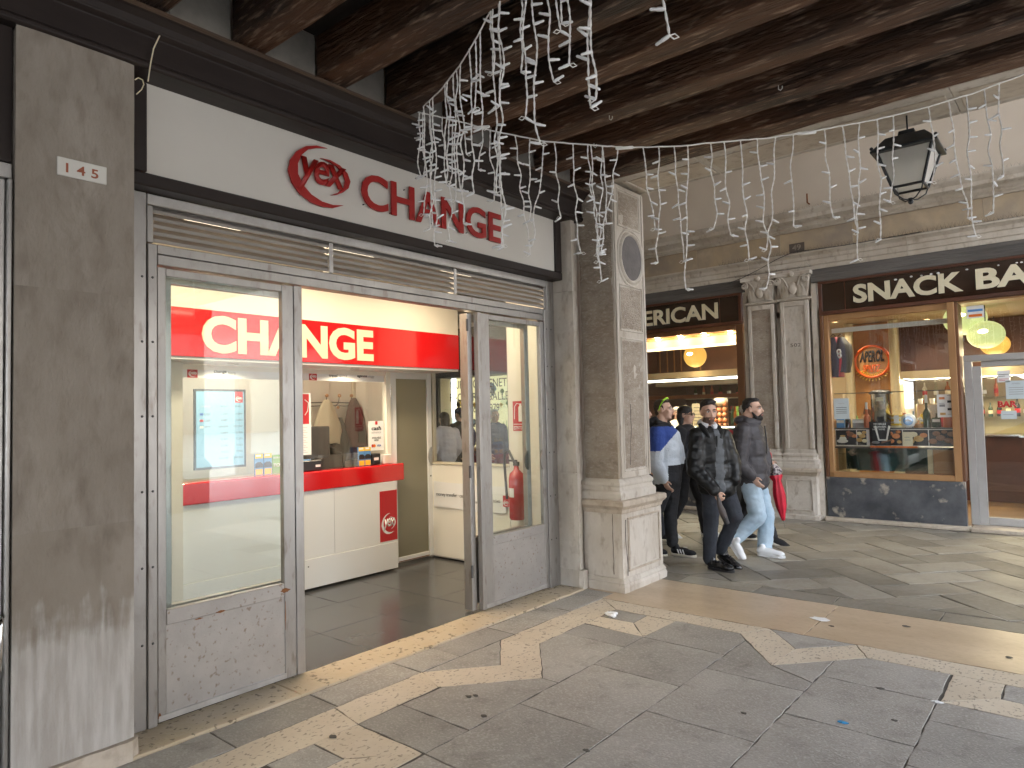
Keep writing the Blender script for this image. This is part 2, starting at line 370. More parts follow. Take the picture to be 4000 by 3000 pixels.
mat('litter_white', (.82, .83, .85), .6, bump=.4, bscale=25)
mat('litter_blue', (.03, .30, .62), .4)
mat('porcelain', (.74, .73, .68), .35, var=(.66, .64, .60), vscale=4)
mat('number_red', (.34, .10, .05), .7)
mat('ext_red', (.45, .012, .012), .25, coat=.4)
# people
mat('skin', (.62, .40, .30), .5, var=(.66, .42, .32), vscale=14, spec=.35)
mat('skin_b', (.48, .28, .20), .5, var=(.53, .31, .22), vscale=14, spec=.35)
mat('lips', (.36, .13, .11), .45)
mat('eye_white', (.7, .68, .66), .25)
mat('eye_dark', (.02, .013, .01), .2)
mat('hair_black', (.010, .008, .007), .5, var=(.022, .016, .013), vscale=60, stretch=(1, 1, 3), bump=.6, bscale=150)
mat('hair_brown', (.035, .022, .015), .5, var=(.06, .04, .028), vscale=60, bump=.6, bscale=150)
mat('stubble', (.16, .10, .075), .7, var=(.09, .055, .04), vscale=40)
mat('leather', (.006, .0065, .007), .36, var=(.010, .0105, .011), vscale=8, bump=.35, bscale=45, spec=.32, bdist=.006)
mat('knit_grey', (.115, .125, .135), .9, bump=.4, bscale=170)
mat('shirt_white', (.66, .67, .70), .7)
mat('denim_dark', (.018, .021, .029), .85, var=(.030, .035, .046), vscale=7, bump=.35, bscale=55)
mat('denim_pale', (.33, .45, .56), .85, var=(.46, .58, .68), vscale=4.5, bump=.3, bscale=40)
mat('windbreaker', (.045, .041, .046), .6, var=(.062, .058, .064), vscale=9, bump=.4, bscale=30)
mat('black_cloth', (.011, .011, .013), .85, var=(.02, .02, .023), vscale=9, bump=.3, bscale=40)
mat('fleece_blue', (.035, .075, .30), .9, bump=.6, bscale=55)
mat('fleece_white', (.62, .67, .72), .9, var=(.55, .6, .66), vscale=6, bump=.6, bscale=55)
mat('shoe_black', (.010, .010, .011), .18, coat=.3)
mat('shoe_white', (.76, .77, .78), .45)
mat('shoe_suede', (.014, .014, .016), .9)
mat('sole_cream', (.66, .62, .52), .6)
mat('umbrella_red', (.62, .012, .04), .5, var=(.5, .008, .03), vscale=10)
mat('umbrella_print', (.55, .50, .50), .6, var=(.03, .02, .03), vscale=26, vlo=.45, vhi=.55)
mat('umbrella_grey', (.075, .062, .060), .6)
mat('lime_plastic', (.38, .75, .03), .3)
mat('grey_cap', (.55, .53, .50), .8)
mat('hair_light', (.62, .60, .55), .8)
mat('pack_red', (.42, .02, .035), .6)
mat('chef_white', (.70, .64, .55), .8)
mat('sweater_pale', (.50, .48, .49), .85)
glassmat('glass_front', (.92, .97, .965), 1.5, boost=1.6)
glassmat('glass_clear', (.97, .98, .97), 1.5, boost=1.6)
glassmat('glass_case', (.90, .96, .94), 1.5, boost=1.5)
glassmat('glass_frost', (.9, .88, .78), 1.45, rough=.25, boost=1.2, frost=.93, frostcol=(.44, .42, .32))
glassmat('lantern_glass', (.95, .95, .93), 1.45, rough=.3, boost=1.1, frost=.5, frostcol=(.9, .89, .85))
glassmat('acrylic', (.96, .97, .98), 1.48, boost=1.6)
emat('lamp_warm', (1, .82, .55), 14)
emat('tube_white', (1, .93, .78), 9)
emat('bulb_hot', (1, .78, .42), 40)
emat('globe_green', (.36, .40, .17), 1.2)
emat('globe_amber', (.45, .25, .05), 1.4)
emat('screen_blue', (.40, .66, .78), .55); nodes_of(MAT['screen_blue'])[0]['Principled BSDF'].inputs['Base Color'].default_value = (.10, .19, .24, 1)
emat('display_glow', (1, .86, .48), .75)
emat('panel_lamp', (1, .85, .62), 5)
# ------------------------------------------------------------------ ground, pavement and slabs
ground = struct(box('ground', 'grout_dark', None, -260, 300, -260, 300, -.30, -.012))
def piazza_mat():
    m = mat('piazza_stone', (.24, .225, .205), .6, var=(.19, .18, .165), vscale=.6, bump=.2); return m
piazza_mat()
piazza = struct(box('piazza_paving', 'piazza_stone', None, 5.9, 120, -90, 60, -.011, -.004))
struct(box('arcade_apron', 'piazza_stone', None, 2.45, 5.9, -60, 5.99, -.011, -.003))
struct(box('passage_apron', 'piazza_stone', None, 2.62, 5.9, 5.992, 10.34, -.011, -.003))
arcade = struct(box('arcade_floor', 'grout_dark', None, -3.58, 2.6, -60, 5.99, -.0115, -.0035))
def clip(poly, n, d):
    """keep the part of a plan polygon where n . p <= d"""
    out = []
    for i in range(len(poly)):
        a, b = poly[i], poly[(i + 1) % len(poly)]; fa = n[0] * a[0] + n[1] * a[1] - d; fb = n[0] * b[0] + n[1] * b[1] - d
        if fa <= 0: out.append(a)
        if fa * fb < 0: t = fa / (fa - fb); out.append((a[0] + (b[0] - a[0]) * t, a[1] + (b[1] - a[1]) * t))
    return out
def shrink(poly, g):
    A = sum(poly[i][0] * poly[(i + 1) % len(poly)][1] - poly[(i + 1) % len(poly)][0] * poly[i][1] for i in range(len(poly)))
    P = poly if A > 0 else poly[::-1]; out = []
    n = len(P)
    for i in range(n):
        p0, p1, p2 = (Vector(P[i - 1]), Vector(P[i]), Vector(P[(i + 1) % n])); e1 = (p1 - p0).normalized(); e2 = (p2 - p1).normalized()
        n1 = Vector((-e1.y, e1.x)); n2 = Vector((-e2.y, e2.x)); den = 1 + n1.dot(n2)
        if den < .2: den = .2
        q = p1 + (n1 + n2) * (g / den); out.append((q.x, q.y))
    return out
def slab(name, m, parent, poly, g=.004, top=0., th=.04, wob=.0015, bevel=.004):
    if len(poly) < 3: return
    # drop slivers
    A = abs(sum(poly[i][0] * poly[(i + 1) % len(poly)][1] - poly[(i + 1) % len(poly)][0] * poly[i][1] for i in range(len(poly)))) / 2
    if A < .006: return
    p = shrink(poly, g); dz = random.uniform(-wob, wob)
    tx, ty = random.uniform(-wob, wob), random.uniform(-wob, wob); cx = sum(q[0] for q in p) / len(p); cy = sum(q[1] for q in p) / len(p)
    # edge points with a little wear, so joints are not ruler-straight
    e = []
    for i in range(len(p)):
        a, b = Vector(p[i]), Vector(p[(i + 1) % len(p)]); k = max(1, int((b - a).length / .07))
        for j in range(k):
            q = a.lerp(b, j / k); w = .005 if j else 0
            e.append((q.x + random.uniform(-w, w), q.y + random.uniform(-w, w)))
    n = len(e); mb = MB(); z = lambda q: top + dz + (q[0] - cx) * tx + (q[1] - cy) * ty
    vin = shrink(e, bevel) if n > 3 else e
    v = [(q[0], q[1], top - th) for q in e] + [(q[0], q[1], z(q) - bevel * .8) for q in e] + [(q[0], q[1], z(q)) for q in vin]
    mb.add(v, [tuple(range(2 * n, 3 * n))] + [(i, (i + 1) % n, n + (i + 1) % n, n + i) for i in range(n)] + [(n + i, n + (i + 1) % n, 2 * n + (i + 1) % n, 2 * n + i) for i in range(n)])
    return mb.build(name, m, parent)
X0, X1, X2, X3, X4, X5 = -3.03, -2.51, -1.905, -1.31, -.70, -.08
R4 = lambda a, b, c, d: [(a, c), (b, c), (b, d), (a, d)]
# stone strip and fret border of pale stone
BE = 'beige_stone'
def bslab(p, **k): slab('stone_strip', BE, arcade, p, g=.0025, bevel=.002, wob=.001, **k)
# border parallel to the shop front: outer -3.30, inner -3.03
bslab([(-3.30, 3.745), (-3.03, 3.85), (-3.03, 4.87), (-3.30, 5.09)])
bslab([(-3.30, 3.745), (-2.98, 3.37), (-2.63, 3.36), (-3.03, 3.85)])
bslab([(-2.98, 3.37), (-3.30, 2.985), (-3.045, 2.88), (-2.63, 3.36)])
bslab([(-3.30, 2.985), (-3.30, 2.325), (-3.03, 2.28), (-3.045, 2.88)])
bslab([(-3.30, 2.325), (-3.30, 1.0), (-3.03, 1.0), (-3.03, 2.28)])
bslab([(-3.03, 2.28), (-3.03, 2.01), (-2.78, 2.01), (-2.52, 2.275)])
bslab([(-2.52, 2.275), (-2.78, 2.01), (-2.78, 1.75), (-2.52, 1.5)])
slab('paving_slab', 'trachyte', arcade, R4(-3.03, -2.78, 1.75, 2.01))
bslab([(-3.30, 1.0), (-3.30, -1.5), (-3.03, -1.5), (-3.03, 1.0)])
slab('paving_slab', 'trachyte', arcade, [(-3.30, 3.745), (-3.30, 2.985), (-2.98, 3.37)])
# border parallel to the passage
bslab([(-3.30, 5.09), (-3.03, 4.87), (-1.99, 4.865), (-1.853, 5.085)])
bslab([(-1.99, 4.865), (-1.853, 5.085), (-1.575, 4.77), (-1.595, 4.378)])
bslab([(-1.575, 4.77), (-1.595, 4.378), (-1.16, 4.86), (-1.273, 5.085)])
bslab([(-1.273, 5.085), (-1.16, 4.86), (.30, 4.86), (.30, 5.09)])
bslab([(.30, 4.86), (.30, 5.09), (2.4, 5.09), (2.4, 4.86)])
slab('paving_slab', 'trachyte', arcade, [(-1.853, 5.085), (-1.575, 4.77), (-1.273, 5.085)])
bslab([(-.69, 4.86), (-.435, 4.86), (-.435, 4.61), (-.69, 4.378)])
bslab([(-.69, 4.378), (-.435, 4.61), (-.17, 4.61), (.08, 4.378)])
bslab([(.08, 4.378), (-.17, 4.61), (-.17, 4.86), (.08, 4.86)])
slab('paving_slab', 'trachyte', arcade, R4(-.435, -.17, 4.61, 4.86))
# corner square
bslab([(-2.74, 4.865), (-2.495, 4.865), (-2.51, 4.39), (-2.735, 4.64)])
bslab([(-3.03, 4.42), (-3.03, 4.63), (-2.735, 4.64), (-2.51, 4.39)])
slab('paving_slab', 'trachyte', arcade, R4(-3.03, -2.735, 4.64, 4.865))
# dark course beside the threshold
yy = [1.0, 1.75, 2.35, 2.98, 3.33, 3.9, 4.62, 5.28]
for a, b in zip(yy, yy[1:]): slab('paving_slab', 'trachyte', arcade, R4(-3.58, -3.30, a, b))
slab('paving_slab', 'trachyte', arcade, R4(-3.58, -3.30, -.2, 1.0)); slab('paving_slab', 'trachyte', arcade, [(-3.30, 5.09), (-3.30, 5.30), (-3.08, 5.30), (-3.08, 5.09)])
# grey slabs of the field, cut back around the border
TR = 'trachyte'
def ts(p): slab('paving_slab', TR, arcade, p, g=.0032, bevel=.0022, wob=.0011)
ts([(X0, 3.85), (X0, 4.13), (X1, 4.13), (X1, 3.36), (-2.63, 3.36)])
ts(R4(X0, X1, 4.13, 4.40))
ts([(-2.63, 3.36), (X1, 3.36), (X1, 2.99), (X1, 2.585), (X0, 2.585), (X0, 2.90)])
ts(R4(X0, X1, 2.28, 2.585))
for a, b in ((2.275, 2.99), (2.99, 3.735), (3.735, 4.385), (1.5, 2.275)): ts(R4(X1, X2, a, b))
ts([(X1, 4.385), (X2, 4.385), (X2, 4.74), (-1.99, 4.865), (-2.495, 4.865)])
for a, b in ((1.9, 2.565), (2.565, 3.33), (3.33, 4.09)): ts(R4(X2, X3, a, b))
ts([(X2, 4.09), (X3, 4.09), (X3, 4.24), (-1.595, 4.378), (X2, 4.74)]); ts([(-1.595, 4.378), (X3, 4.24), (X3, 4.695)])
for a, b in ((1.6, 2.33), (2.33, 3.04), (3.04, 3.74), (3.74, 4.378)): ts(R4(X3, X4, a, b))
ts([(X3, 4.378), (X4, 4.378), (X4, 4.86), (-1.16, 4.86), (X3, 4.695)])
for a, b in ((2.0, 2.8), (2.8, 3.53), (3.53, 4.09)): ts(R4(X4, X5, a, b))
ts([(X4, 4.09), (X5, 4.09), (X5, 4.378), (X4, 4.378)])
for i in range(4):
    x = X5 + i * .61; y = 4.86
    while y > -2:
        h = random.uniform(.62, .78)
        if i == 0 and y > 4.37: y = 4.378
        ts(R4(x + (.16 if (i == 0 and y > 4.3) else 0) * 0, x + .61, y - h, y)); y -= h
for i, (a, b) in enumerate(((X0, X1), (X1, X2), (X2, X3), (X3, X4), (X4, X5))):
    y = (1.5, 1.5, 1.9, 1.6, 2.0)[i]
    while y > -1.2: h = random.uniform(.62, .78); ts(R4(a, b, y - h, y)); y -= h
# polished strip under the stone beam, three long slabs
xs = [-3.70, -1.62, .35, 2.5]
for a, b in zip(xs, xs[1:]): slab('polished_strip', 'beige_polish', arcade, R4(a, b, 5.095, 5.985), g=.0012, bevel=.001, wob=.0004)

# passage: border row, then slabs in a herringbone at 45 degrees, pale mortar in some joints
passage = struct(box('passage_floor', 'grout_dark', None, -22, 2.62, 5.992, 10.34, -.0118, -.0045))
xs = [-5.4, -4.55, -3.75, -3.05, -2.34, -1.68, -.92, -.15, .62, 1.4, 2.2]
TS = 'trachyte_smooth'
for a, b in zip(xs, xs[1:]): slab('paving_slab', TS, passage, R4(a, b, 5.995, 6.265), g=.003, bevel=.003)
W, L = .37, .74
c45 = math.sqrt(.5); U = (c45, c45); V = (-c45, c45)
O = (-2.35, 7.05)
def pl(u, v): return (O[0] + U[0] * u + V[0] * v, O[1] + U[1] * u + V[1] * v)
mort = MB(); ncell = 0
for k in range(-20, 26):
    for q in range(-14, 15):
        # horizontal brick lower-left at (k*W + q*2L/2 ..)
        u0 = k * W + q * 2 * L; v0 = k * W
        for (ua, ub, va, vb) in ((u0, u0 + L, v0, v0 + W), (u0 + L, u0 + L + W, v0 + W - L, v0 + W)):
            poly = [pl(ua, va), pl(ub, va), pl(ub, vb), pl(ua, vb)]
            cx = sum(p[0] for p in poly) / 4; cy = sum(p[1] for p in poly) / 4
            if not (-11.5 < cx < 2.9 and 5.6 < cy < 10.8): continue
            poly = clip(poly, (0, -1), -6.272); poly = clip(poly, (0, 1), 10.32) if poly else poly
            poly = clip(poly, (1, 0), 2.6) if poly else poly
            if len(poly) < 3: continue
            slab('paving_slab', TS, passage, poly, g=random.choice((.003, .004, .004, .009)), bevel=.005, wob=.003); ncell += 1
            if random.random() < .22:
                a, b = Vector(poly[0]), Vector(poly[1]); t = random.uniform(.2, .7); b = a.lerp(b, t + .3)
                dvec = (b - a).normalized(); nn = Vector((-dvec.y, dvec.x)) * random.uniform(.004, .008)
                mort.add([(*(a - nn), .0016), (*(b - nn * .4), .0016), (*(b + nn * .4), .0016), (*(a + nn), .0016)], [(0, 1, 2, 3)])
mo = mort.build('mortar_line', 'grout_white', passage); struct(mo, 'stuff')
# threshold of the change shop, inner tiles
thr = struct(box('threshold', 'grout_dark', None, -3.90, -3.582, 1.30, 5.235, -.0119, -.008))
for a, b in ((1.36, 2.30), (2.30, 4.10), (4.10, 5.235)): slab('threshold_stone', 'threshold', thr, R4(-3.88, -3.583, a, b), g=.0015, top=.012, bevel=.006, wob=.001)
shop_floor = struct(box('shop_floor', 'grout_dark', None, -8.2, -3.885, -1.2, 5.44, -.0117, -.004))
for i in range(7):
    for j in range(9):
        x, y = -3.888 - i * .6, 5.44 - j * .6 - .25
        slab('floor_tile', 'tile_dark', shop_floor, [(x - .6, y - .35), (x, y - .35), (x, min(y + .25, 5.44)), (x - .6, min(y + .25, 5.44))], g=.0015, top=.004, bevel=.001, wob=.0003)
# litter and stains on the ground
def blob(c, r, n=11, irr=.35, el=1.):
    return [(c[0] + math.cos(2 * math.pi * k / n) * r * (1 + random.uniform(-irr, irr)), c[1] + math.sin(2 * math.pi * k / n) * r * el * (1 + random.uniform(-irr, irr))) for k in range(n)]
def litter(name, m, px, r, label, cat, el=1., h=.004, group=None):
    p = on(px, 'z', .004); pts = blob((p[0], p[1]), r, el=el); n = len(pts)
    mb = MB(); c = (p[0], p[1], .004 + h)
    mb.add([(a, b, .0045 + random.uniform(0, h)) for a, b in pts] + [c] + [(a, b, .003) for a, b in pts], [(i, (i + 1) % n, n) for i in range(n)] + [(i, n + 1 + i, n + 1 + (i + 1) % n, (i + 1) % n) for i in range(n)])
    return tag(mb.build(name, m, None), label, cat, group)
t_ = on((2375, 2405), 'z', .004); mb = MB()
for k in range(3): mb.ball((t_[0] + random.uniform(-.05, .05), t_[1] + random.uniform(-.05, .05), .014), .03, 8, 5, sc=(1.3, .9, .55))
for i, q in enumerate(mb.v): mb.v[i] = (q[0] + random.uniform(-.008, .008), q[1] + random.uniform(-.008, .008), max(.004, q[2] + random.uniform(-.006, .006)))
tag(mb.build('crumpled_tissue', 'litter_white', None), 'crumpled white paper tissue on the fretted stone border near the pillar', 'tissue')
litter('floor_sticker', 'litter_white', (3201, 2417), .062, 'torn white sticker trodden flat on the polished beige strip', 'sticker', el=.8, h=.001)
litter('litter_scrap', 'litter_blue', (3292, 2821), .022, 'small bright blue scrap on a grey paving slab', 'litter', el=.6)
litter('litter_scrap', 'litter_white', (3662, 2742), .026, 'small white scrap in the joint beside the pale fret border', 'litter', el=.6)
GUM = [((1300, 2876), .022, 'on the pale fret square nearest the threshold'), ((1890, 2796), .02, 'on a grey slab below the pale zigzag'), ((1832, 2720), .02, 'beside a smaller one under the pale zigzag point'), ((1858, 2716), .016, 'smaller of two under the pale zigzag point'), ((3250, 2445), .02, 'on the polished strip near the torn sticker'), ((3540, 2446), .024, 'midway along the polished beige strip'), ((3940, 2567), .022, 'on the polished strip at the picture edge'), ((3438, 2688), .02, 'at a slab joint below the second pale zigzag'), ((2905, 2785), .017, 'on a grey slab in the middle of the floor'), ((3495, 2813), .017, 'right of the blue scrap on a grey slab'), ((2290, 2930), .02, 'on a grey slab at the very bottom of the picture')]
for px, r, where in GUM: litter('gum_stain', 'gum', px, r, 'flat dark gum stain ' + where, 'gum stain', el=.7, h=.0008, group='gum stains on the paving')
# ------------------------------------------------------------------ timber ceiling of the arcade
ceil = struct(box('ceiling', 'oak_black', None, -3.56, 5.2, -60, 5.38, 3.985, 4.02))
struct(box('upper_wall', 'plaster', None, -9.0, 5.3, -60, 5.40, 4.03, 9.0))
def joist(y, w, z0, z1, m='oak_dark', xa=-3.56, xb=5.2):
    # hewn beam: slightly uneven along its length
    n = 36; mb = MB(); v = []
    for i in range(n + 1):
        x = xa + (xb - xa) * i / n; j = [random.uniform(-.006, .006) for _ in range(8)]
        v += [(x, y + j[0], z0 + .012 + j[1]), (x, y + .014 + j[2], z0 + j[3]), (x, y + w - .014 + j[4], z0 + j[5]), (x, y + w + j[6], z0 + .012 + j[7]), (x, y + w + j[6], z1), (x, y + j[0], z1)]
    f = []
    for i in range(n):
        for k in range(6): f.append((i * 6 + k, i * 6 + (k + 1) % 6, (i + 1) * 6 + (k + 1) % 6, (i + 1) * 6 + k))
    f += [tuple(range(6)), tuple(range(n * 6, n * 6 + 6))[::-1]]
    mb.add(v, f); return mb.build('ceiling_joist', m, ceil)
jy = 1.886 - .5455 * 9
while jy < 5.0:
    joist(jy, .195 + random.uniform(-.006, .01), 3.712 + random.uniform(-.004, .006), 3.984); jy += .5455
joist(5.155, .215, 3.735, 3.984)
# plaster between the joist ends
jy = 1.886 - .5455 * 4
while jy < 5.1: box('infill_plaster', 'infill', ceil, -3.64, -3.562, jy + .21, jy + .5455 - .008, 3.70, 3.984); jy += .5455
# small hooks left in the timber
for px in ((2386, 450), (3048, 332), (2325, 560)):
    p = on(px, 'z', 3.71); mb = MB(); mb.tube([(p[0] - .012, p[1], 3.712), (p[0] - .012, p[1], 3.685), (p[0], p[1], 3.675), (p[0] + .012, p[1], 3.685), (p[0] + .012, p[1], 3.70)], .003, 6); mb.build('hook', 'porcelain', ceil)

# ------------------------------------------------------------------ shop front of the change office
A = thing('change_shop_front', 'metal framed glazed shop front of the change office with louvre strip', 'shop front', (-3.85, 3.3, 0))
# masonry behind and above
box('wall', 'plaster_white', A, -4.10, -3.90, 1.39, 5.45, 3.35, 4.02)
box('jamb_wall', 'plaster_white', A, -4.05, -3.92, .85, 1.50, 0, 3.36)
# door posts: two profiles each side
def post(y0, y1, x0, x1, z0, z1, nm='post', m='metal'): return box(nm, m, A, x0, x1, y0, y1, z0, z1, .004)
post(1.40, 1.547, -3.93, -3.845, .012, 2.86); post(1.550, 1.600, -3.93, -3.838, .012, 2.585)
post(5.066, 5.120, -3.93, -3.838, .012, 2.585); post(5.123, 5.228, -3.93, -3.845, .012, 2.86)
post(1.603, 5.063, -3.93, -3.842, 2.475, 2.532, 'transom'); post(1.603, 5.063, -3.93, -3.848, 2.535, 2.588, 'transom')
post(1.550, 5.120, -3.93, -3.846, 2.800, 2.858, 'top_rail', 'metal_light')
for y in (2.733, 3.915): post(y - .016, y + .016, -3.93, -3.850, 2.591, 2.797, 'louvre_post', 'metal_light')
post(1.550, 1.585, -3.93, -3.850, 2.591, 2.797, 'louvre_post'); post(5.085, 5.120, -3.93, -3.850, 2.591, 2.797, 'louvre_post')
for (ya, yb) in ((1.588, 2.714), (2.752, 3.896), (3.934, 5.082)):
    for k in range(5):
        z = 2.600 + k * .040; mb = MB(); mb.prism([(-3.860, ya, z), (-3.862, ya, z - .001), (-3.900, ya, z + .046), (-3.902, ya, z + .050), (-3.866, ya, z + .022), (-3.860, ya, z + .018)], (0, yb - ya, 0)); mb.build('louvre_slat', 'alu_louvre', A)
# bolts on the posts
for y in (1.524, 1.575, 5.093, 5.175):
    for z in (.45, .85, 1.25, 1.65, 2.05, 2.4): MB().lathe((-3.838 if y in (1.575, 5.093) else -3.845, y, z), [(.007, 0), (.006, .003), (0.001, .004)], 8, axis='x').build('screw', 'metal_dark', A)
def leaf(y0, y1, x, name, inner=False, flip=False):
    """framed leaf: metal kick panel below, glass above"""
    th = .045; m = 'metal'
    L = box(name, 'metal_panel', A, x - th + .01, x - .006, y0 + .03, y1 - .03, .055, .522)
    s0, s1 = (.045, .14) if not flip else (.10, .05)
    a, b = y0 + s0, y1 - s1
    def pc(nm, *q, mm=m): return box(nm, mm, L, *q, .003)
    pc('stile', x - th, x, y0, a, .022, 2.465); pc('stile', x - th, x, b, y1 - .062 if not flip else y1, .022, 2.465)
    if not flip: pc('stile', x - th, x + .004, y1 - .058, y1, .022, 2.470)
    else: pc('stile', x - th, x + .005, y0 - .045, y0 - .003, .022, 2.470)
    pc('rail', x - th, x - .002, a + .001, b - .001, 2.42, 2.463); pc('rail', x - th, x - .001, a + .001, b - .001, .523, .603, mm='metal_panel'); pc('rail', x - th, x + .003, y0 + .002, b + .01, .024, .058, mm='metal_light')
    box('pane', 'glass_front', L, x - .026, x - .020, a - .004, b + .004, .600, 2.424)
    return L
leafL = leaf(1.605, 2.500, -3.850, 'fixed_leaf'); leafR = leaf(4.205, 5.062, -3.850, 'fixed_leaf', flip=True)
# rust along the kick panels
for (y0, y1, z0, z1) in ((2.33, 2.40, .545, .575), (1.92, 1.98, .520, .535), (1.80, 1.85, .512, .522), (1.605, 1.622, .03, .075), (2.36, 2.366, .30, .50)):
    mb = MB(); pts = [(y0 + (y1 - y0) * (k / 9), (z0 + z1) / 2 + math.sin(math.pi * k / 9) * (z1 - z0) / 2 * random.uniform(.6, 1.2)) for k in range(10)] + [(y1 - (y1 - y0) * (k / 9), (z0 + z1) / 2 - math.sin(math.pi * k / 9) * (z1 - z0) / 2 * random.uniform(.5, 1.1)) for k in range(1, 9)]
    mb.prism([(-3.8502, a, b) for a, b in pts], (.0022, 0, 0)); mb.build('rust_stain', 'rust', leafL)
# folding leaves standing behind the fixed ones
def folded(ya, yb, edge, warm=False):
    F = box('folding_leaf', 'metal_panel', A, -3.985, -3.965, ya + .03, yb - .03, .05, .52)
    box('stile', 'metal', F, -3.995, -3.905, edge[0], edge[1], .02, 2.462, .003); box('stile', 'metal', F, -3.995, -3.945, yb - .06 if edge[0] < (ya + yb) / 2 else ya, yb if edge[0] < (ya + yb) / 2 else ya + .06, .02, 2.462, .003)
    box('rail', 'metal', F, -3.993, -3.947, ya + .04, yb - .04, .525, .600); box('rail', 'metal', F, -3.993, -3.947, ya + .04, yb - .04, 2.40, 2.46)
    return F
fR = folded(4.095, 4.95, (4.095, 4.150)); fL = folded(1.66, 2.50, (2.44, 2.49))
for z in (.34, 1.15, 2.36): MB().tube([(-3.90, 4.090, z - .05), (-3.90, 4.090, z + .05)], .011, 8).build('hinge', 'metal_dark', fR)
# half-moon push plates
def halfmoon(name, m, par, c, r, side, frame=FA, d=.012):
    pts = [(side * r * .55 * math.cos(t), r * math.sin(t)) for t in [(-math.pi / 2 + math.pi * k / 14) for k in range(15)]]
    return flat_poly(name, m, par, pts, c, frame, d)
p = on((2101, 1806), 'x', -3.85); halfmoon('push_plate', 'metal', leafR, (-3.843, 5.0, 1.19), .088, -1)
halfmoon('push_plate', 'metal_dark', fR, (-3.944, 4.90, 1.19), .088, -1)
# stone jamb beside the pillar
J = thing('stone_jamb', 'narrow weathered stone jamb between metal shop frame and carved pillar', 'jamb', (-3.7, 5.28, 0))
def rough_block(x0, x1, y0, y1, z0, z1, cell=.05, amp=.004, seed=0):
    """box with a fine uneven skin on its sides"""
    mb = MB(); nz = max(2, int((z1 - z0) / cell)); ring = []
    def side(a, b, k): return [(a[0] + (b[0] - a[0]) * i / k, a[1] + (b[1] - a[1]) * i / k) for i in range(k)]
    nx = max(1, int((x1 - x0) / cell)); ny = max(1, int((y1 - y0) / cell))
    P = side((x0, y0), (x1, y0), nx) + side((x1, y0), (x1, y1), ny) + side((x1, y1), (x0, y1), nx) + side((x0, y1), (x0, y0), ny)
    cx, cy = (x0 + x1) / 2, (y0 + y1) / 2; n = len(P); v = []; f = []
    for j in range(nz + 1):
        z = z0 + (z1 - z0) * j / nz
        for (x, y) in P:
            e = amp * (mnoise.noise(Vector((x * 9 + seed, y * 9, z * 4))) + .6 * mnoise.noise(Vector((x * 31 + seed, y * 31, z * 11))))
            dx = (1 if x >= x1 - 1e-6 else -1 if x <= x0 + 1e-6 else 0); dy = (1 if y >= y1 - 1e-6 else -1 if y <= y0 + 1e-6 else 0)
            if dx and dy: e -= amp * 1.2
            v.append((x + dx * e, y + dy * e, z))
    for j in range(nz):
        for i in range(n): f.append((j * n + i, j * n + (i + 1) % n, (j + 1) * n + (i + 1) % n, (j + 1) * n + i))
    f += [tuple(range(n))[::-1], tuple(range(nz * n, nz * n + n))]
    return mb.add(v, f)
rough_block(-3.95, -3.625, 5.232, 5.300, .17, 1.05, amp=.006).build('jamb_stone', 'stone_light', J); rough_block(-3.95, -3.63, 5.232, 5.300, 1.053, 1.55, amp=.006, seed=3).build('jamb_stone', 'stone_light', J)
rough_block(-3.95, -3.622, 5.232, 5.300, 1.553, 2.75, amp=.007, seed=5).build('jamb_stone', 'stone_light', J); rough_block(-3.95, -3.625, 5.232, 5.300, 2.753, 3.42, amp=.007, seed=9).build('jamb_stone', 'stone_light', J)
rough_block(-3.95, -3.585, 5.232, 5.318, 0.0, .168, amp=.006).build('jamb_foot', 'stone_light', J)
rough_block(-3.95, -3.672, 5.302, 5.40, 0, 3.42, amp=.006, seed=7).build('jamb_stone', 'stone_light', J)

# ------------------------------------------------------------------ fascia and sign
S = thing('shop_sign', 'long white shop sign in dark wooden frame reading yex CHANGE', 'sign', (-3.76, 3.3, 2.85))
box('sign_panel', 'panel_white', S, -3.82, -3.76, 1.505, 5.142, 2.925, 3.43)
box('sign_frame', 'fascia', S, -3.90, -3.735, 1.40, 5.235, 2.862, 2.932, .008); box('sign_frame', 'fascia', S, -3.90, -3.735, 1.40, 1.507, 2.934, 3.415, .006); box('sign_frame', 'fascia', S, -3.90, -3.735, 5.140, 5.226, 2.934, 3.415, .006)
text('letter', 'CHANGE', 'letter_red', S, (-3.742, 2.90, 3.053), FA, 1.457, .250, .012, bold=.018, letters=True)
for y, z in ((2.93, 3.08), (3.165, 3.07), (3.30, 3.27), (3.56, 3.07), (3.74, 3.25), (3.95, 3.075), (4.20, 3.27), (4.20, 3.07)): MB().tube([(-3.762, y, z), (-3.744, y, z)], .004, 6).build('letter_pin', 'metal_dark', S)
def logo(parent, m, org, frame, w, h, depth, tmat=None):
    """crescents around the letters y e x; unit box 1 x 1"""
    big = [(.62, 1.0), (.44, .985), (.27, .915), (.13, .79), (.03, .62), (0, .44), (.05, .27), (.17, .12), (.34, .025), (.52, 0), (.70, .025), (.88, .115), (.70, .075), (.52, .085), (.35, .155), (.22, .275), (.145, .43), (.145, .60), (.20, .75), (.31, .88), (.45, .95)]
    sm = [(.50, .80), (.66, .815), (.82, .775), (.95, .68), (1.0, .55), (.965, .43), (.87, .33), (.76, .26), (.66, .225), (.80, .315), (.885, .42), (.915, .54), (.87, .66), (.77, .745), (.64, .785)]
    r, u, n = frame
    sc = lambda P: [(a * w, b * h) for a, b in P]
    o = Vector(org)
    L = flat_poly('logo_crescent', m, parent, sc(big), o, frame, depth); flat_poly('logo_crescent', m, parent, sc(sm), o + n * .0006, frame, depth)
    text('logo_letters', 'yex', m, parent, o + r * (.13 * w) + u * (.19 * h) + n * .0012, frame, w * .80, h * .56, depth, bold=.016, shear=.22, spacing=.88)
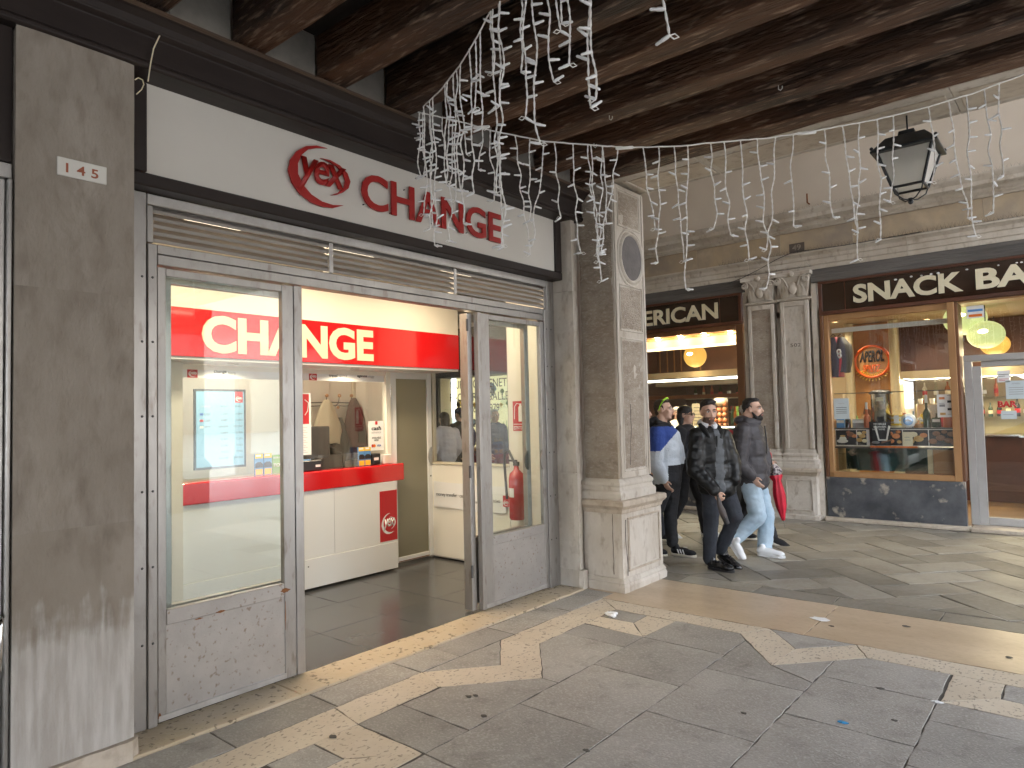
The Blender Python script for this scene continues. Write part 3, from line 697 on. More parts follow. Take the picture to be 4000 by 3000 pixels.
logo(S, 'letter_red', (-3.744, 2.34, 2.985), FA, .468, .398, .012)
FS = thing('cornice', 'dark brown moulded timber cornice above the shop sign', 'cornice', (-3.7, 3.3, 3.42))
mb = MB(); prof = [(-3.90, 3.422), (-3.60, 3.422), (-3.585, 3.432), (-3.585, 3.452), (-3.598, 3.462), (-3.598, 3.592), (-3.580, 3.602), (-3.565, 3.612), (-3.565, 3.622), (-3.548, 3.645), (-3.520, 3.668), (-3.505, 3.675), (-3.505, 3.698), (-3.90, 3.698)]
mb.prism([(x, -6, z) for x, z in prof], (0, 5.385 + 6, 0)); mb.build('cornice_board', 'fascia', FS, .003)
mb = MB(); mb.prism([(-3.503, -6, 3.674), (-3.492, -6, 3.680), (-3.492, -6, 3.694), (-3.503, -6, 3.699), (-3.504, -6, 3.699)], (0, 5.38 + 6, 0)); mb.build('cornice_bead', 'fascia_edge', FS)
# loose old cable hanging over the cornice
def cable(pts_px, x, r=.0035):
    return [tuple(on(q, 'x', x)) for q in pts_px]
mb = MB(); mb.tube(cable([(650, 40), (640, 70), (628, 130), (600, 190), (588, 250), (578, 318)], -3.575), .0035, 6)
mb.tube(cable([(527, 312), (540, 304), (557, 312), (562, 330), (553, 350), (533, 368)], -3.59), .003, 6)
tag(mb.build('loose_cable', 'print_cream', None), 'thin loose cable hanging over dark cornice above the stone pilaster', 'cable')

# ------------------------------------------------------------------ stone pilaster with house number
PI = thing('stone_pilaster', 'flat grey brown stone pilaster left of the change shop', 'pilaster', (-3.62, 1.15, 0))
def worn(y0, y1, z0, z1, x, m, seed):
    mb = MB(); ny, nz = 12, max(4, int((z1 - z0) / .04)); v = []; f = []
    for j in range(nz + 1):
        for i in range(ny + 1):
            y = y0 + (y1 - y0) * i / ny; z = z0 + (z1 - z0) * j / nz
            e = .0035 * mnoise.noise(Vector((y * 7, z * 5, seed))) + .0018 * mnoise.noise(Vector((y * 30, z * 18, seed)))
            if i in (0, ny): e -= .006
            v.append((x + e, y, z))
    for j in range(nz):
        for i in range(ny): a = j * (ny + 1) + i; f.append((a, a + 1, a + ny + 2, a + ny + 1))
    mb.add(v, f, 0, True); mb.box(x - .35, x - .008, y0 + .004, y1 - .004, z0, z1); return mb.build('pilaster_stone', m, PI)
def stain_mat():
    """pale lower part where the stone has been washed and worn, with an uneven edge"""
    m = mat('stone_washed', (.245, .208, .168), .78, var=(.32, .28, .235), vscale=2.2, var2=(.15, .12, .09), v2scale=9, v2amt=.6, bump=.4, bscale=60, stretch=(1, 1, .55)); n, l = nodes_of(m); b = n['Principled BSDF']
    src = b.inputs['Base Color'].links[0].from_socket
    tc = n.new('ShaderNodeTexCoord'); sp = n.new('ShaderNodeSeparateXYZ'); l.new(tc.outputs['Object'], sp.inputs[0])
    nz = n.new('ShaderNodeTexNoise'); nz.inputs['Scale'].default_value = 5; nz.inputs['Detail'].default_value = 7; l.new(tc.outputs['Object'], nz.inputs[0])
    mp = n.new('ShaderNodeMapping'); mp.inputs['Scale'].default_value = (8, 14, 1.6); l.new(tc.outputs['Object'], mp.inputs[0])
    n2 = n.new('ShaderNodeTexNoise'); n2.inputs['Scale'].default_value = 2; n2.inputs['Detail'].default_value = 5; l.new(mp.outputs[0], n2.inputs[0])
    def M(op, a, c):
        q = n.new('ShaderNodeMath'); q.operation = op
        for k, x in enumerate((a, c)):
            if isinstance(x, (int, float)): q.inputs[k].default_value = x
            else: l.new(x, q.inputs[k])
        return q.outputs[0]
    e = M('ADD', M('MULTIPLY', nz.outputs[0], .5), M('MULTIPLY', n2.outputs[0], .35))
    h = M('ADD', sp.outputs[2], e)                       # edge near 0.75 m
    r1 = n.new('ShaderNodeMapRange'); r1.inputs[1].default_value = 1.20; r1.inputs[2].default_value = 1.06; l.new(h, r1.inputs[0])
    r2 = n.new('ShaderNodeMapRange'); r2.inputs[1].default_value = .35; r2.inputs[2].default_value = .62; r2.inputs[3].default_value = 1; r2.inputs[4].default_value = .5; l.new(n2.outputs[0], r2.inputs[0])
    fac = M('MULTIPLY', r1.outputs[0], r2.outputs[0])
    x = n.new('ShaderNodeMix'); x.data_type = 'RGBA'; l.new(fac, x.inputs[0]); l.new(src, x.inputs[6]); x.inputs[7].default_value = (.50, .475, .44, 1)
    l.new(x.outputs[2], b.inputs['Base Color'])
stain_mat()
worn(.895, 1.392, .10, 1.140, -3.600, 'stone_washed', 1); worn(.895, 1.392, 1.1405, 2.24, -3.6005, 'stone_pilaster', 2); worn(.895, 1.392, 2.2405, 3.42, -3.600, 'stone_pilaster', 3)
rough_block(-3.95, -3.575, .88, 1.405, 0, .098, amp=.012, cell=.03).build('pilaster_foot', 'stone_ivory', PI)
N = thing('house_number', 'white house number plate reading 145 on stone pilaster', 'number plate', (-3.6, 1.14, 2.84))
a = on((222, 600), 'x', -3.597); b = on((415, 718), 'x', -3.597)
y0, y1, z0, z1 = a[1], b[1], 2.772, 2.858
rect('plate', 'porcelain', N, (-3.598, y0, z0), FA, y1 - y0, z1 - z0, .008, .002)
text('numeral', '145', 'number_red', N, (-3.590, y0 + .035, z0 + .018), FA, y1 - y0 - .072, .045, .0008, bold=.018, letters=True, spacing=1.6)

# neighbouring front at the picture edge
NB = thing('neighbour_shop_front', 'steel door frame and dark panel of next shop beside stone pilaster', 'shop front', (-3.7, .2, 0))
box('post', 'metal_light', NB, -3.74, -3.66, .835, .872, 0, 2.72, .004); box('post', 'metal', NB, -3.72, -3.63, .874, .893, 0, 2.72, .004)
box('header', 'metal_light', NB, -3.74, -3.64, -1.2, .893, 2.722, 2.79, .004); box('sign_panel', 'fascia', NB, -3.76, -3.655, -1.2, .893, 2.80, 3.42)
box('wall', 'plaster_white', NB, -3.98, -3.80, -60, .85, 0, 3.42); box('pane', 'glass_front', NB, -3.70, -3.694, -1.1, .834, .25, 2.72); box('kick_panel', 'metal_panel', NB, -3.71, -3.68, -1.1, .834, .02, .248); box('post', 'metal', NB, -3.74, -3.66, -1.2, -1.1, 0, 2.72, .004)
mb = MB(); hp = on((15, 2520), 'x', -3.60); mb.tube([(-3.655, .855, hp[2] + .115), (-3.60, .855, hp[2] + .115), (-3.585, .850, hp[2] + .09), (-3.585, .845, hp[2] - .10), (-3.60, .84, hp[2] - .12), (-3.655, .84, hp[2] - .12)], .011, 10); mb.build('handle', 'chrome', NB)
# ------------------------------------------------------------------ carved pillar at the corner
PL = thing('carved_pillar', 'tall weathered stone pillar with dark oval disc and panelled plinth', 'pillar', (-3.43, 5.7, 0))
def ringprof(x0, x1, y0, y1, prof, amp=.003, seed=0, cell=.045):
    """moulding carried round a rectangle: prof = (outset, z)"""
    mb = MB(); v = []; f = []; n = None
    for j, (o, z) in enumerate(prof):
        a, b, c, d = x0 - o, x1 + o, y0 - o, y1 + o; nx = max(2, int((x1 - x0) / cell)); ny = max(2, int((y1 - y0) / cell))
        P = [(a + (b - a) * i / nx, c) for i in range(nx)] + [(b, c + (d - c) * i / ny) for i in range(ny)] + [(b - (b - a) * i / nx, d) for i in range(nx)] + [(a, d - (d - c) * i / ny) for i in range(ny)]
        n = len(P)
        for i, (x, y) in enumerate(P):
            e = amp * (mnoise.noise(Vector((x * 12, y * 12, z * 10 + seed))) + .7 * mnoise.noise(Vector((x * 40, y * 40, z * 20 + seed))))
            dx = 1 if x > b - 1e-6 else -1 if x < a + 1e-6 else 0; dy = 1 if y > d - 1e-6 else -1 if y < c + 1e-6 else 0
            if dx and dy: e -= amp * 2
            v.append((x + dx * e, y + dy * e, z))
    for j in range(len(prof) - 1):
        for i in range(n): f.append((j * n + i, j * n + (i + 1) % n, (j + 1) * n + (i + 1) % n, (j + 1) * n + i))
    f += [tuple(range(n))[::-1], tuple(range((len(prof) - 1) * n, len(prof) * n))]
    return mb.add(v, f)
px0, px1, py0, py1 = -3.66, -3.235, 5.345, 6.10
ringprof(px0, px1, py0, py1, [(.028, 0), (.030, .05), (.020, .07), (.024, .085), (.012, .10), (.006, .115), (0, .118)], .004).build('plinth_foot', 'stone_light', PL)
ringprof(px0, px1, py0, py1, [(0, .119)] + [(0, .119 + .57 * k / 14) for k in range(1, 14)] + [(0, .69)], .004, 3).build('plinth', 'stone_light', PL)
ringprof(px0, px1, py0, py1, [(0, .691), (.006, .70), (.012, .73), (.030, .75), (.040, .765), (.040, .80), (.030, .812), (.004, .815)], .004, 5).build('plinth_cap', 'stone_ivory', PL)
sx0, sx1, sy0, sy1 = -3.66, -3.285, 5.39, 5.965
ringprof(sx0, sx1, sy0, sy1, [(.048, .816), (.05, .87), (.046, .885), (.028, .90), (.024, .93), (.034, .945), (.034, .965), (.018, .985), (.006, .995), (0, 1.0)], .004, 7).build('base_moulding', 'stone_light', PL)
ringprof(sx0, sx1, sy0, sy1, [(0, 1.001 + (3.738 - 1.001) * k / 70) for k in range(71)], .0045, 11).build('shaft', ['stone_weathered'], PL)
# corner strips and carved frames on the arcade face (x = sx1) and plinth
fx = sx1 - .002
def fillet(nm, y0, y1, z0, z1, x, d=.014, m='stone_light'): return box(nm, m, PL, x, x + d, y0, y1, z0, z1, .004)
# facing slab of the arcade side: lighter stone, with panels let in
mb = MB()
def panel_frame(y0, y1, z0, z1, x, w=.018, d=.012):
    m = MB(); 
    for q in ((y0, y1, z0, z0 + w), (y0, y1, z1 - w, z1), (y0, y0 + w, z0 + w, z1 - w), (y1 - w, y1, z0 + w, z1 - w)):
        m.prism([(x, q[0], q[2]), (x, q[1], q[2]), (x, q[1], q[3]), (x, q[0], q[3])], (d, 0, 0))
    return m
rough_block(fx - .02, fx + .016, sy0 + .006, sy1 - .002, 1.004, 3.732, amp=.003, cell=.05, seed=21).build('facing', 'stone_light', PL)
x_ = fx + .015
for (z0, z1) in ((1.06, 2.30), (2.36, 2.80), (3.34, 3.70)):
    o = panel_frame(sy0 + .085, sy1 - .075, z0, z1, x_, .014, .010).build('panel_moulding', 'stone_light', PL, .004)
    box('panel_groove', 'stone_weathered', PL, x_ - .002, x_ + .0025, sy0 + .112, sy1 - .102, z0 + .028, z1 - .028)
for y in (sy0 + .02, sy1 - .045): fillet('corner_strip', y, y + .028, 1.01, 3.72, x_, .012)
# oval moulding and disc
oc = (x_, (sy0 + sy1) / 2 + .015, 3.065); ry, rz = .185, .205
def oval_ring(r0, r1, d0, d1, m, nm):
    mb = MB(); n = 48; v = []; f = []
    for (k, dd) in ((r0, d0), ((r0 * 2 + r1) / 3, d1), ((r0 + 2 * r1) / 3, d1), (r1, d0)):
        for i in range(n): t = 2 * math.pi * i / n; v.append((oc[0] + dd, oc[1] + math.cos(t) * ry * k, oc[2] + math.sin(t) * rz * k))
    for j in range(3):
        for i in range(n): f.append((j * n + i, (j + 1) * n + i, (j + 1) * n + (i + 1) % n, j * n + (i + 1) % n))
    mb.add(v, f, 0, True); return mb.build(nm, m, PL)
oval_ring(1.02, 1.20, .001, .030, 'stone_light', 'oval_moulding'); oval_ring(1.24, 1.36, .001, .018, 'stone_light', 'oval_moulding')
mb = MB(); n = 40; v = [(oc[0] + .014, oc[1] + math.cos(2 * math.pi * i / n) * ry * 1.03, oc[2] + math.sin(2 * math.pi * i / n) * rz * 1.03) for i in range(n)] + [(oc[0] + .022, oc[1], oc[2])]
mb.add(v, [(i, (i + 1) % n, n) for i in range(n)], 0, True); mb.build('oval_disc', 'disc_grey', PL, label='dark grey oval stone disc')
# plinth panel
xp = px1 + .0035
panel_frame(py0 + .085, py1 - .075, .17, .655, xp - .004, .020, .014).build('panel_moulding', 'stone_ivory', PL, .005)
box('panel_groove', 'stone_light', PL, xp - .006, xp + .0015, py0 + .12, py1 - .11, .205, .62)
# cracks in plinth and shaft
def crack(pts, w=.0035, m='stone_groove'):
    mb = MB(); mb.tube(pts, [w * random.uniform(.5, 1.1) for _ in pts], 5); return mb.build('crack', m, PL)
crack([(xp + .003, py0 + .055 + .012 * math.sin(z * 9) + random.uniform(-.004, .004), z) for z in [.14 + .05 * k for k in range(11)]])
crack([(-3.335 + random.uniform(-.003, .003), py0 - .002, z) for z in [.15 + .06 * k for k in range(10)]])
crack([(x_ + .004, sy0 + .20 + .02 * math.sin(z * 5) + random.uniform(-.006, .006), z) for z in [1.12 + .07 * k for k in range(9)]], .003)
# ------------------------------------------------------------------ stone beam over the passage mouth
BM = thing('stone_beam', 'pale stone beam with moulded soffit spanning from the carved pillar', 'beam', (-1, 5.7, 3.74))
mb = MB(); prof = [(5.385, 3.742), (5.47, 3.742), (5.475, 3.752), (5.93, 3.752), (5.935, 3.744), (5.955, 3.744), (5.955, 3.765), (5.985, 3.775), (6.0, 3.80), (6.02, 3.83), (6.02, 4.02), (5.385, 4.02)]
L_ = 6.2; segs = [-3.70, -2.45, -.62, 1.1, 3.1, 5.3]
for a, b in zip(segs, segs[1:]):
    MB().prism([(a + .002, y, z) for y, z in prof], (b - a - .004, 0, 0)).build('beam_block', 'stone_light', BM, .004)
box('soffit_panel', 'stone_ivory', BM, -3.20, -2.47, 5.53, 5.88, 3.744, 3.755, .004); box('soffit_panel', 'stone_ivory', BM, -2.40, -.66, 5.53, 5.88, 3.744, 3.755, .004); box('soffit_panel', 'stone_ivory', BM, -.58, 1.06, 5.53, 5.88, 3.744, 3.755, .004)
box('soffit_rim', 'stone_light', BM, -3.20, -3.165, 5.48, 5.93, 3.728, 3.7435, .005)
box('upper_wall', 'plaster', BM, -3.70, 5.3, 5.42, 6.0, 4.03, 9.0)
# side wall of the change building along the passage
SWL = thing('passage_side_wall', 'plain plastered side wall of change shop along the passage', 'wall', (-6, 5.7, 0))
box('wall', 'plaster', SWL, -4.63, -3.67, 5.47, 5.95, 0, 3.7); box('wall', 'plaster', SWL, -20, -5.83, 5.47, 5.535, 0, 3.7); box('wall', 'plaster', SWL, -20, -3.705, 5.47, 5.95, 3.71, 9.0)
box('parapet', 'plaster', SWL, -5.828, -4.632, 5.50, 5.56, 0, 1.06); box('head', 'plaster', SWL, -5.828, -4.632, 5.50, 5.56, 3.001, 3.70)
# arcade piers on the open side (they show in the panes)
PO_ = ['first', 'second', 'third', 'fourth', 'fifth', 'sixth', 'seventh', 'eighth', 'ninth', 'tenth', 'eleventh']
def pier(y, g, i):
    P = thing('arcade_pier', f'stone arcade pier on the piazza side, {PO_[i]} from the passage', 'pier', (5.0, y, 0), g)
    ringprof(4.65, 5.3, y - .3, y + .3, [(.06, 0), (.06, .70), (.09, .74), (.09, .80), (0, .95), (0, 3.35), (.05, 3.40), (.10, 3.55), (.10, 3.70)], .003, y).build('shaft', 'stone_light', P)
for i, y in enumerate((5.7, 1.7, -2.0, -5.8, -9.4, -13, -16.6, -20.2, -23.8, -27.4, -31)): pier(y, 'piers of the open arcade side', i)
box('lintel', 'stone_light', ceil, 4.65, 5.3, -60, 5.38, 3.701, 3.71)
# far side of the piazza, seen only as a reflection
FP = thing('far_palace', 'long pale arcaded palace across the piazza', 'building', (95, -20, 0))
box('wall', 'stone_pilaster', FP, 70, 80, -90, 90, 0, 24)
# ------------------------------------------------------------------ inside the change office
FZ = .03
for o in list(shop_floor.children): o.location.z = 0
SH = struct(box('shop_wall', 'wall_cream', None, -8.3, -8.2, 1.3, 5.46, 0, 3.1))
struct(box('shop_side_wall', 'wall_cream', None, -8.2, -3.99, 1.30, 1.42, 0, 3.1)); struct(box('shop_ceiling', 'wall_cream', None, -8.3, -3.90, 1.30, 5.46, 3.02, 3.12))
SWR = struct(box('shop_end_wall', 'wall_cream', None, -4.63, -3.93, 5.452, 5.468, 0, 3.02))
box('wall_pier', 'wall_cream', SWR, -8.2, -5.83, 5.452, 5.468, 0, 3.02)
LW = thing('low_panel', 'scuffed white low panel under the side window of change shop', 'panel', (-5.2, 5.45, 0))
box('board', 'lam_cream', LW, -5.828, -4.632, 5.445, 5.468, .03, 1.06); box('sill', 'paint_cream', LW, -5.828, -4.632, 5.43, 5.56, 1.062, 1.085, .003)
SWN = thing('side_window', 'tall clear side window of change shop looking onto passage', 'window', (-5.2, 5.5, 1.09))
box('pane', 'glass_clear', SWN, -5.80, -4.66, 5.50, 5.506, 1.09, 3.0); box('window_post', 'paint_cream', SWN, -5.828, -5.80, 5.48, 5.53, 1.087, 3.0); box('window_post', 'metal', SWN, -4.66, -4.632, 5.48, 5.53, 1.087, 3.0)
# sagging banner along the low panel
BN = thing('banner', 'creased white banner reading money transfer cash advance change', 'banner', (-5.2, 5.44, .7))
mb = MB(); n = 40; v = []; f = []
for i in range(n + 1):
    t = i / n; x = -5.76 + 1.09 * t; y = 5.432 - .012 * math.sin(t * 9) - (.03 if .42 < t < .58 else 0) * math.sin((t - .42) / .16 * math.pi)
    top = .872 - .012 * math.sin(t * 3.1) - (.010 if t > .5 else 0); bot = .585 - .03 * math.exp(-((t - .5) / .12) ** 2)
    v += [(x, y, bot), (x, y, top)]
for i in range(n): f.append((2 * i, 2 * i + 2, 2 * i + 3, 2 * i + 1))
mb.add(v, f, 0, True); mb.build('sheet', 'paper', BN)
text('lettering', 'money transfer · cash', 'print_dark', BN, (-5.70, 5.415, .700), FB, .46, .05, .0008, spacing=.9)
text('lettering', 'advance · change · ve', 'print_dark', BN, (-5.22, 5.395, .655), FB, .26, .04, .0008); text('lettering', 'tour tickets', 'print_dark', BN, (-4.915, 5.41, .69), FB, .18, .036, .0008)
rect('logo_patch', 'print_red', BN, (-4.70, 5.414, .655), FB, .085, .115, .001); logo(BN, 'paper', (-4.694, 5.4125, .665), FB, .07, .06, .0005)
# extinguisher sign and extinguisher
ES = thing('extinguisher_sign', 'red fire extinguisher sign reading ESTINTO on cream wall', 'sign', (-4.49, 5.45, 1.44))
rect('plate', 'print_red', ES, (-4.565, 5.450, 1.440), FB, .155, .305, .004)
text('lettering', 'ESTINTORE', 'paper', ES, (-4.556, 5.4455, 1.452), FB, .138, .036, .0006, bold=.02); rect('rule', 'paper', ES, (-4.56, 5.4455, 1.505), FB, .145, .006, .0005)
flat_poly('symbol', 'paper', ES, [(0, 0), (.055, 0), (.055, .145), (.04, .165), (.04, .185), (.015, .185), (.015, .165), (0, .145)], (-4.49, 5.4455, 1.535), FB, .0006)
mb = MB(); mb.tube([(-4.478, 5.445, 1.715), (-4.51, 5.445, 1.722), (-4.538, 5.445, 1.69), (-4.545, 5.445, 1.56)], .004, 6); mb.build('symbol_hose', 'paper', ES)
EX = thing('fire_extinguisher', 'red fire extinguisher on the cream wall behind glass', 'extinguisher', (-4.46, 5.36, .55))
MB().lathe((-4.46, 5.355, .55), [(.07, 0), (.082, .02), (.082, .40), (.07, .46), (.03, .50), (.022, .54)], 20).build('cylinder', 'ext_red', EX)
MB().box(-4.49, -4.43, 5.34, 5.37, 1.09, 1.13).box(-4.56, -4.45, 5.348, 5.362, 1.13, 1.15).build('valve', 'black_plastic', EX)
mb = MB(); mb.tube([(-4.48, 5.35, 1.12), (-4.54, 5.34, 1.24), (-4.59, 5.335, 1.22), (-4.60, 5.335, 1.10), (-4.575, 5.335, .75)], .014, 8); mb.build('hose', 'black_plastic', EX); rect('label_strip', 'paper', EX, (-4.49, 5.272, .78), FB, .06, .09, .002)
# fascia box with CHANGE
CF = thing('change_fascia', 'glossy red band reading CHANGE below a cream bulkhead', 'fascia', (-5.4, 3.6, 2.12))
box('bulkhead', 'lam_cream', CF, -5.80, -5.338, 1.43, 5.449, 2.503, 3.018); box('red_band', 'gloss_red', CF, -5.80, -5.330, 1.43, 5.449, 2.122, 2.5015, .002)
box('soffit', 'lam_white', CF, -5.798, -5.345, 1.43, 5.449, 2.100, 2.1215)
a = on((787, 1229), 'x', -5.33); b = on((1457, 1410), 'x', -5.33)
text('letter', 'CHANGE', 'print_cream', CF, (-5.329, 2.556, 2.158), FA, 4.255 - 2.556, .305, .004, bold=.042, letters=True)
def downlight(x, y, z, nm, label, power=22, grp=None, par_col='lam_white', spot=1.9):
    T = thing(nm, label, 'downlight', (x, y, z), grp)
    MB().lathe((x, y, z - .004), [(.048, 0), (.048, .004), (.036, .0045), (.036, .002)], 20).build('trim_ring', 'chrome', T)
    MB().lathe((x, y, z - .002), [(.033, 0), (.033, .001)], 16).build('lens', 'lamp_warm', T)
    ld = bpy.data.lights.new('downlight_beam', 'SPOT'); ld.energy = power * LAMP; ld.color = (1, .84, .60); ld.spot_size = spot; ld.spot_blend = .7; ld.shadow_soft_size = .04
    lo = bpy.data.objects.new('downlight_beam', ld); COL.objects.link(lo); lo.parent = T; lo.location = (0, 0, -.012)
    return T
downlight(-5.58, 2.95, 2.10, 'downlight', 'round lit downlight under red fascia above exchange rate screen', 40, spot=2.9); downlight(-5.58, 4.22, 2.10, 'downlight', 'round lit downlight under red fascia above travel agency header', 40, spot=2.9)
# ceiling lamps over the customer area (they light the bulkhead)
for i, y in enumerate((2.3, 3.5, 4.7)):
    T = thing('ceiling_lamp', ('lit flush ceiling lamp of change shop near the rate screen', 'lit flush ceiling lamp of change shop above the doorway', 'lit flush ceiling lamp of change shop near the side window')[i], 'ceiling lamp', (-4.55, y, 3.02))
    box('housing', 'lam_white', T, -4.75, -4.35, y - .2, y + .2, 2.985, 3.018, .003); box('diffuser', 'panel_lamp', T, -4.74, -4.36, y - .19, y + .19, 2.975, 2.984)
    ld = bpy.data.lights.new('lamp_light', 'AREA'); ld.energy = 14 * LAMP; ld.size = .38; ld.color = (1, .80, .54)
    lo = bpy.data.objects.new('lamp_light', ld); COL.objects.link(lo); lo.parent = T; lo.location = (0, 0, -.05)
T = thing('tube_lamp', 'lit fluorescent tube glimpsed behind the louvre strip', 'tube lamp', (-4.02, 2.4, 2.70)); MB().tube([(-4.02, 1.9, 2.665), (-4.02, 3.1, 2.665)], .016, 8).build('tube', 'panel_lamp', T); box('fixture', 'lam_white', T, -4.06, -3.98, 1.85, 3.15, 2.69, 2.74)
# partition with counter window
PT = thing('counter_partition', 'cream framed glazed partition behind the red counter', 'partition', (-5.8, 3.6, 0))
box('header_rail', 'lam_cream', PT, -5.84, -5.79, 2.42, 4.845, 2.055, 2.098); box('post', 'lam_cream', PT, -5.84, -5.775, 4.775, 4.838, .03, 2.10, .003); box('post', 'wall_cream', PT, -5.86, -5.60, 2.40, 2.53, .03, 2.098); box('back_panel', 'lam_white', PT, -5.84, -5.80, 2.54, 4.774, .03, .93)
box('pane', 'glass_clear', PT, -5.815, -5.809, 2.535, 4.774, 1.13, 2.054); box('wall', 'wall_cream', PT, -5.84, -5.80, 1.43, 2.398, .03, 2.098)
def header(y0, y1, z0, z1, words, label, lx):
    H = thing('header_sign', label, 'sign', (-5.79, (y0 + y1) / 2, z0))
    rect('board', 'paper', H, (-5.800, y0, z0), FA, y1 - y0, z1 - z0, .006)
    rect('logo_patch', 'print_red', H, (-5.7935, lx, z0 + .001), FA, .088, z1 - z0 - .002, .001); logo(H, 'paper', (-5.792, lx + .010, z0 + .008), FA, .07, .055, .0006)
    for s, y, w, bold, m in words: text('lettering', s, m, H, (-5.7935, y, z0 + .038), FA, w, None, .0008, bold=bold)
header(2.56, 3.70, 1.985, 2.085, [('change', 2.885, .115, .02, 'print_dark'), ('here', 3.015, .07, 0, 'print_grey')], 'white header strip reading change here above the rate screen', 2.655)
header(3.705, 4.765, 1.988, 2.095, [('travel', 4.065, .10, .02, 'print_dark'), ('agency', 4.175, .11, 0, 'print_grey'), ('agenzia', 4.41, .13, .02, 'print_dark'), ('viaggi', 4.55, .08, 0, 'print_grey')], 'white header strip reading travel agency agenzia viaggi', 3.835)
# exchange rate screen
RS = thing('rate_screen', 'pale blue exchange rate screen hanging behind counter glass', 'screen', (-5.9, 3.0, 1.2))
rect('casing', 'black_plastic', RS, (-5.90, 2.755, 1.195), FA, .47, .70, .02); rect('display', 'screen_blue', RS, (-5.879, 2.770, 1.215), FA, .435, .66, .002)
rect('logo_patch', 'print_red', RS, (-5.8765, 3.12, 1.775), FA, .075, .10, .001); logo(RS, 'paper', (-5.875, 3.127, 1.785), FA, .06, .05, .0006)
text('lettering', 'CURRENCY', 'print_grey', RS, (-5.8765, 2.80, 1.735), FA, .095, .016, .0005); text('lettering', 'WE BUY', 'print_dark', RS, (-5.8765, 2.985, 1.735), FA, .065, .015, .0005); text('lettering', 'WE SELL', 'print_dark', RS, (-5.8765, 3.115, 1.735), FA, .07, .015, .0005)
rows = [('USD', '1,103', '1,004'), ('GBP', '0,887', '0,803'), ('JPY', '169,939', '153,907'), ('', '1,001', '0,906'), ('', '8,901', '7,355'), ('', '0,000', '7,163'), ('', '9,321', '7,902'), ('', '462,048', '390,960')]
for k, (c, b_, s_) in enumerate(rows):
    z = 1.665 - k * .056
    if c: text('lettering', c, 'print_dark', RS, (-5.8765, 2.84, z), FA, .055, .020, .0005); rect('flag', ('print_blue', 'print_red', 'paper')[k], RS, (-5.8765, 2.80, z), FA, .032, .02, .0005)
    text('lettering', b_, 'print_dark', RS, (-5.8765, 3.045 - .011 * len(b_), z), FA, .012 * len(b_), .019, .0005); text('lettering', s_, 'print_dark', RS, (-5.8765, 3.185 - .011 * len(s_), z), FA, .012 * len(s_), .019, .0005)
# counter
CT = thing('counter', 'white counter with thick glossy red top and logo panel', 'counter', (-5.65, 3.6, .03))
box('front_panel', 'lam_white', CT, -5.80, -5.640, 2.535, 4.785, .305, .934, .002); box('kick_panel', 'lam_white', CT, -5.80, -5.632, 2.535, 4.785, .03, .302, .002)
mb = MB(); pts = [(-5.796, 2.49), (-5.615, 2.49), (-5.612, 3.3), (-5.62, 3.95), (-5.635, 4.5), (-5.655, 4.90), (-5.675, 4.925), (-5.70, 4.93), (-5.796, 4.93)]
mb.prism([(a, b, .936) for a, b in pts], (0, 0, .179)); mb.build('counter_top', 'gloss_red', CT, .012, seg=3)
rect('logo_panel', 'print_red', CT, (-5.6395, 4.555, .325), FA, .228, .52, .003); logo(CT, 'paper', (-5.636, 4.572, .395), FA, .19, .215, .001)
MB().lathe((-5.632, 3.70, .235), [(.007, 0), (.007, .001)], 8, axis='x').build('screw_cover', 'black_plastic', CT)
MB().tube([(-5.6395, 4.0, .31), (-5.6395, 4.0, .93)], .0012, 4).build('seam', 'print_grey', CT)
# things on the counter
def brochure(y, x, label, k):
    T = thing('leaflet', label, 'leaflet', (x, y, 1.117)); rect('page', 'print_sky', T, (x, y, 1.118), FA, .075, .19, .02)
    rect('title_band', 'print_yellow', T, (x + .0205, y, 1.268), FA, .075, .040, .001); rect('foot_band', 'print_yellow', T, (x + .0205, y + .004, 1.122), FA, .066, .05, .001); rect('title_strip', 'paper', T, (x + .0215, y + .006, 1.285), FA, .05, .016, .0006)
    flat_poly('bridge_picture', 'print_dark', T, [(0, 0), (.075, 0), (.075, .03), (.055, .05), (.02, .05), (0, .035)], (x + .0205, y, 1.185), FA, .0008)
brochure(4.375, -5.76, 'yellow and blue leaflet in the counter rack, beside its twin', 0); brochure(4.458, -5.765, 'yellow and blue leaflet in the counter rack next to black card holder', 1)
brochure(3.235, -5.76, 'yellow and blue leaflet standing before the rate screen, first of two', 0); brochure(3.325, -5.765, 'yellow and blue leaflet standing before the rate screen, second of two', 1)
T = thing('sales_leaflet', 'pale green ticket leaflet on counter behind the door post', 'leaflet', (-5.77, 3.42, 1.117)); rect('page', 'print_green', T, (-5.775, 3.42, 1.117), FA, .17, .17, .01); text('lettering', 'BOOK here your', 'paper', T, (-5.7645, 3.43, 1.25), FA, .13, .022, .0006); text('lettering', 'TICKETS', 'paper', T, (-5.7645, 3.43, 1.18), FA, .13, .03, .0006, bold=.02)
T = thing('card_holder', 'small black card holder with white label on red counter', 'card holder', (-5.76, 4.59, 1.117)); box('body', 'black_plastic', T, -5.795, -5.72, 4.545, 4.645, 1.117, 1.235, .008); rect('label_strip', 'paper', T, (-5.7195, 4.555, 1.165), FA, .06, .028, .001)
T = thing('intercom', 'square cream intercom speaker on end of red counter', 'intercom', (-5.76, 4.74, 1.117)); box('body', 'acrylic_white', T, -5.79, -5.72, 4.685, 4.79, 1.117, 1.215, .006)
for k in range(7): rect('slot', 'print_cream', T, (-5.7195, 4.705 + .004 * abs(3 - k), 1.135 + k * .010), FA, .065 - .008 * abs(3 - k), .004, .0008)
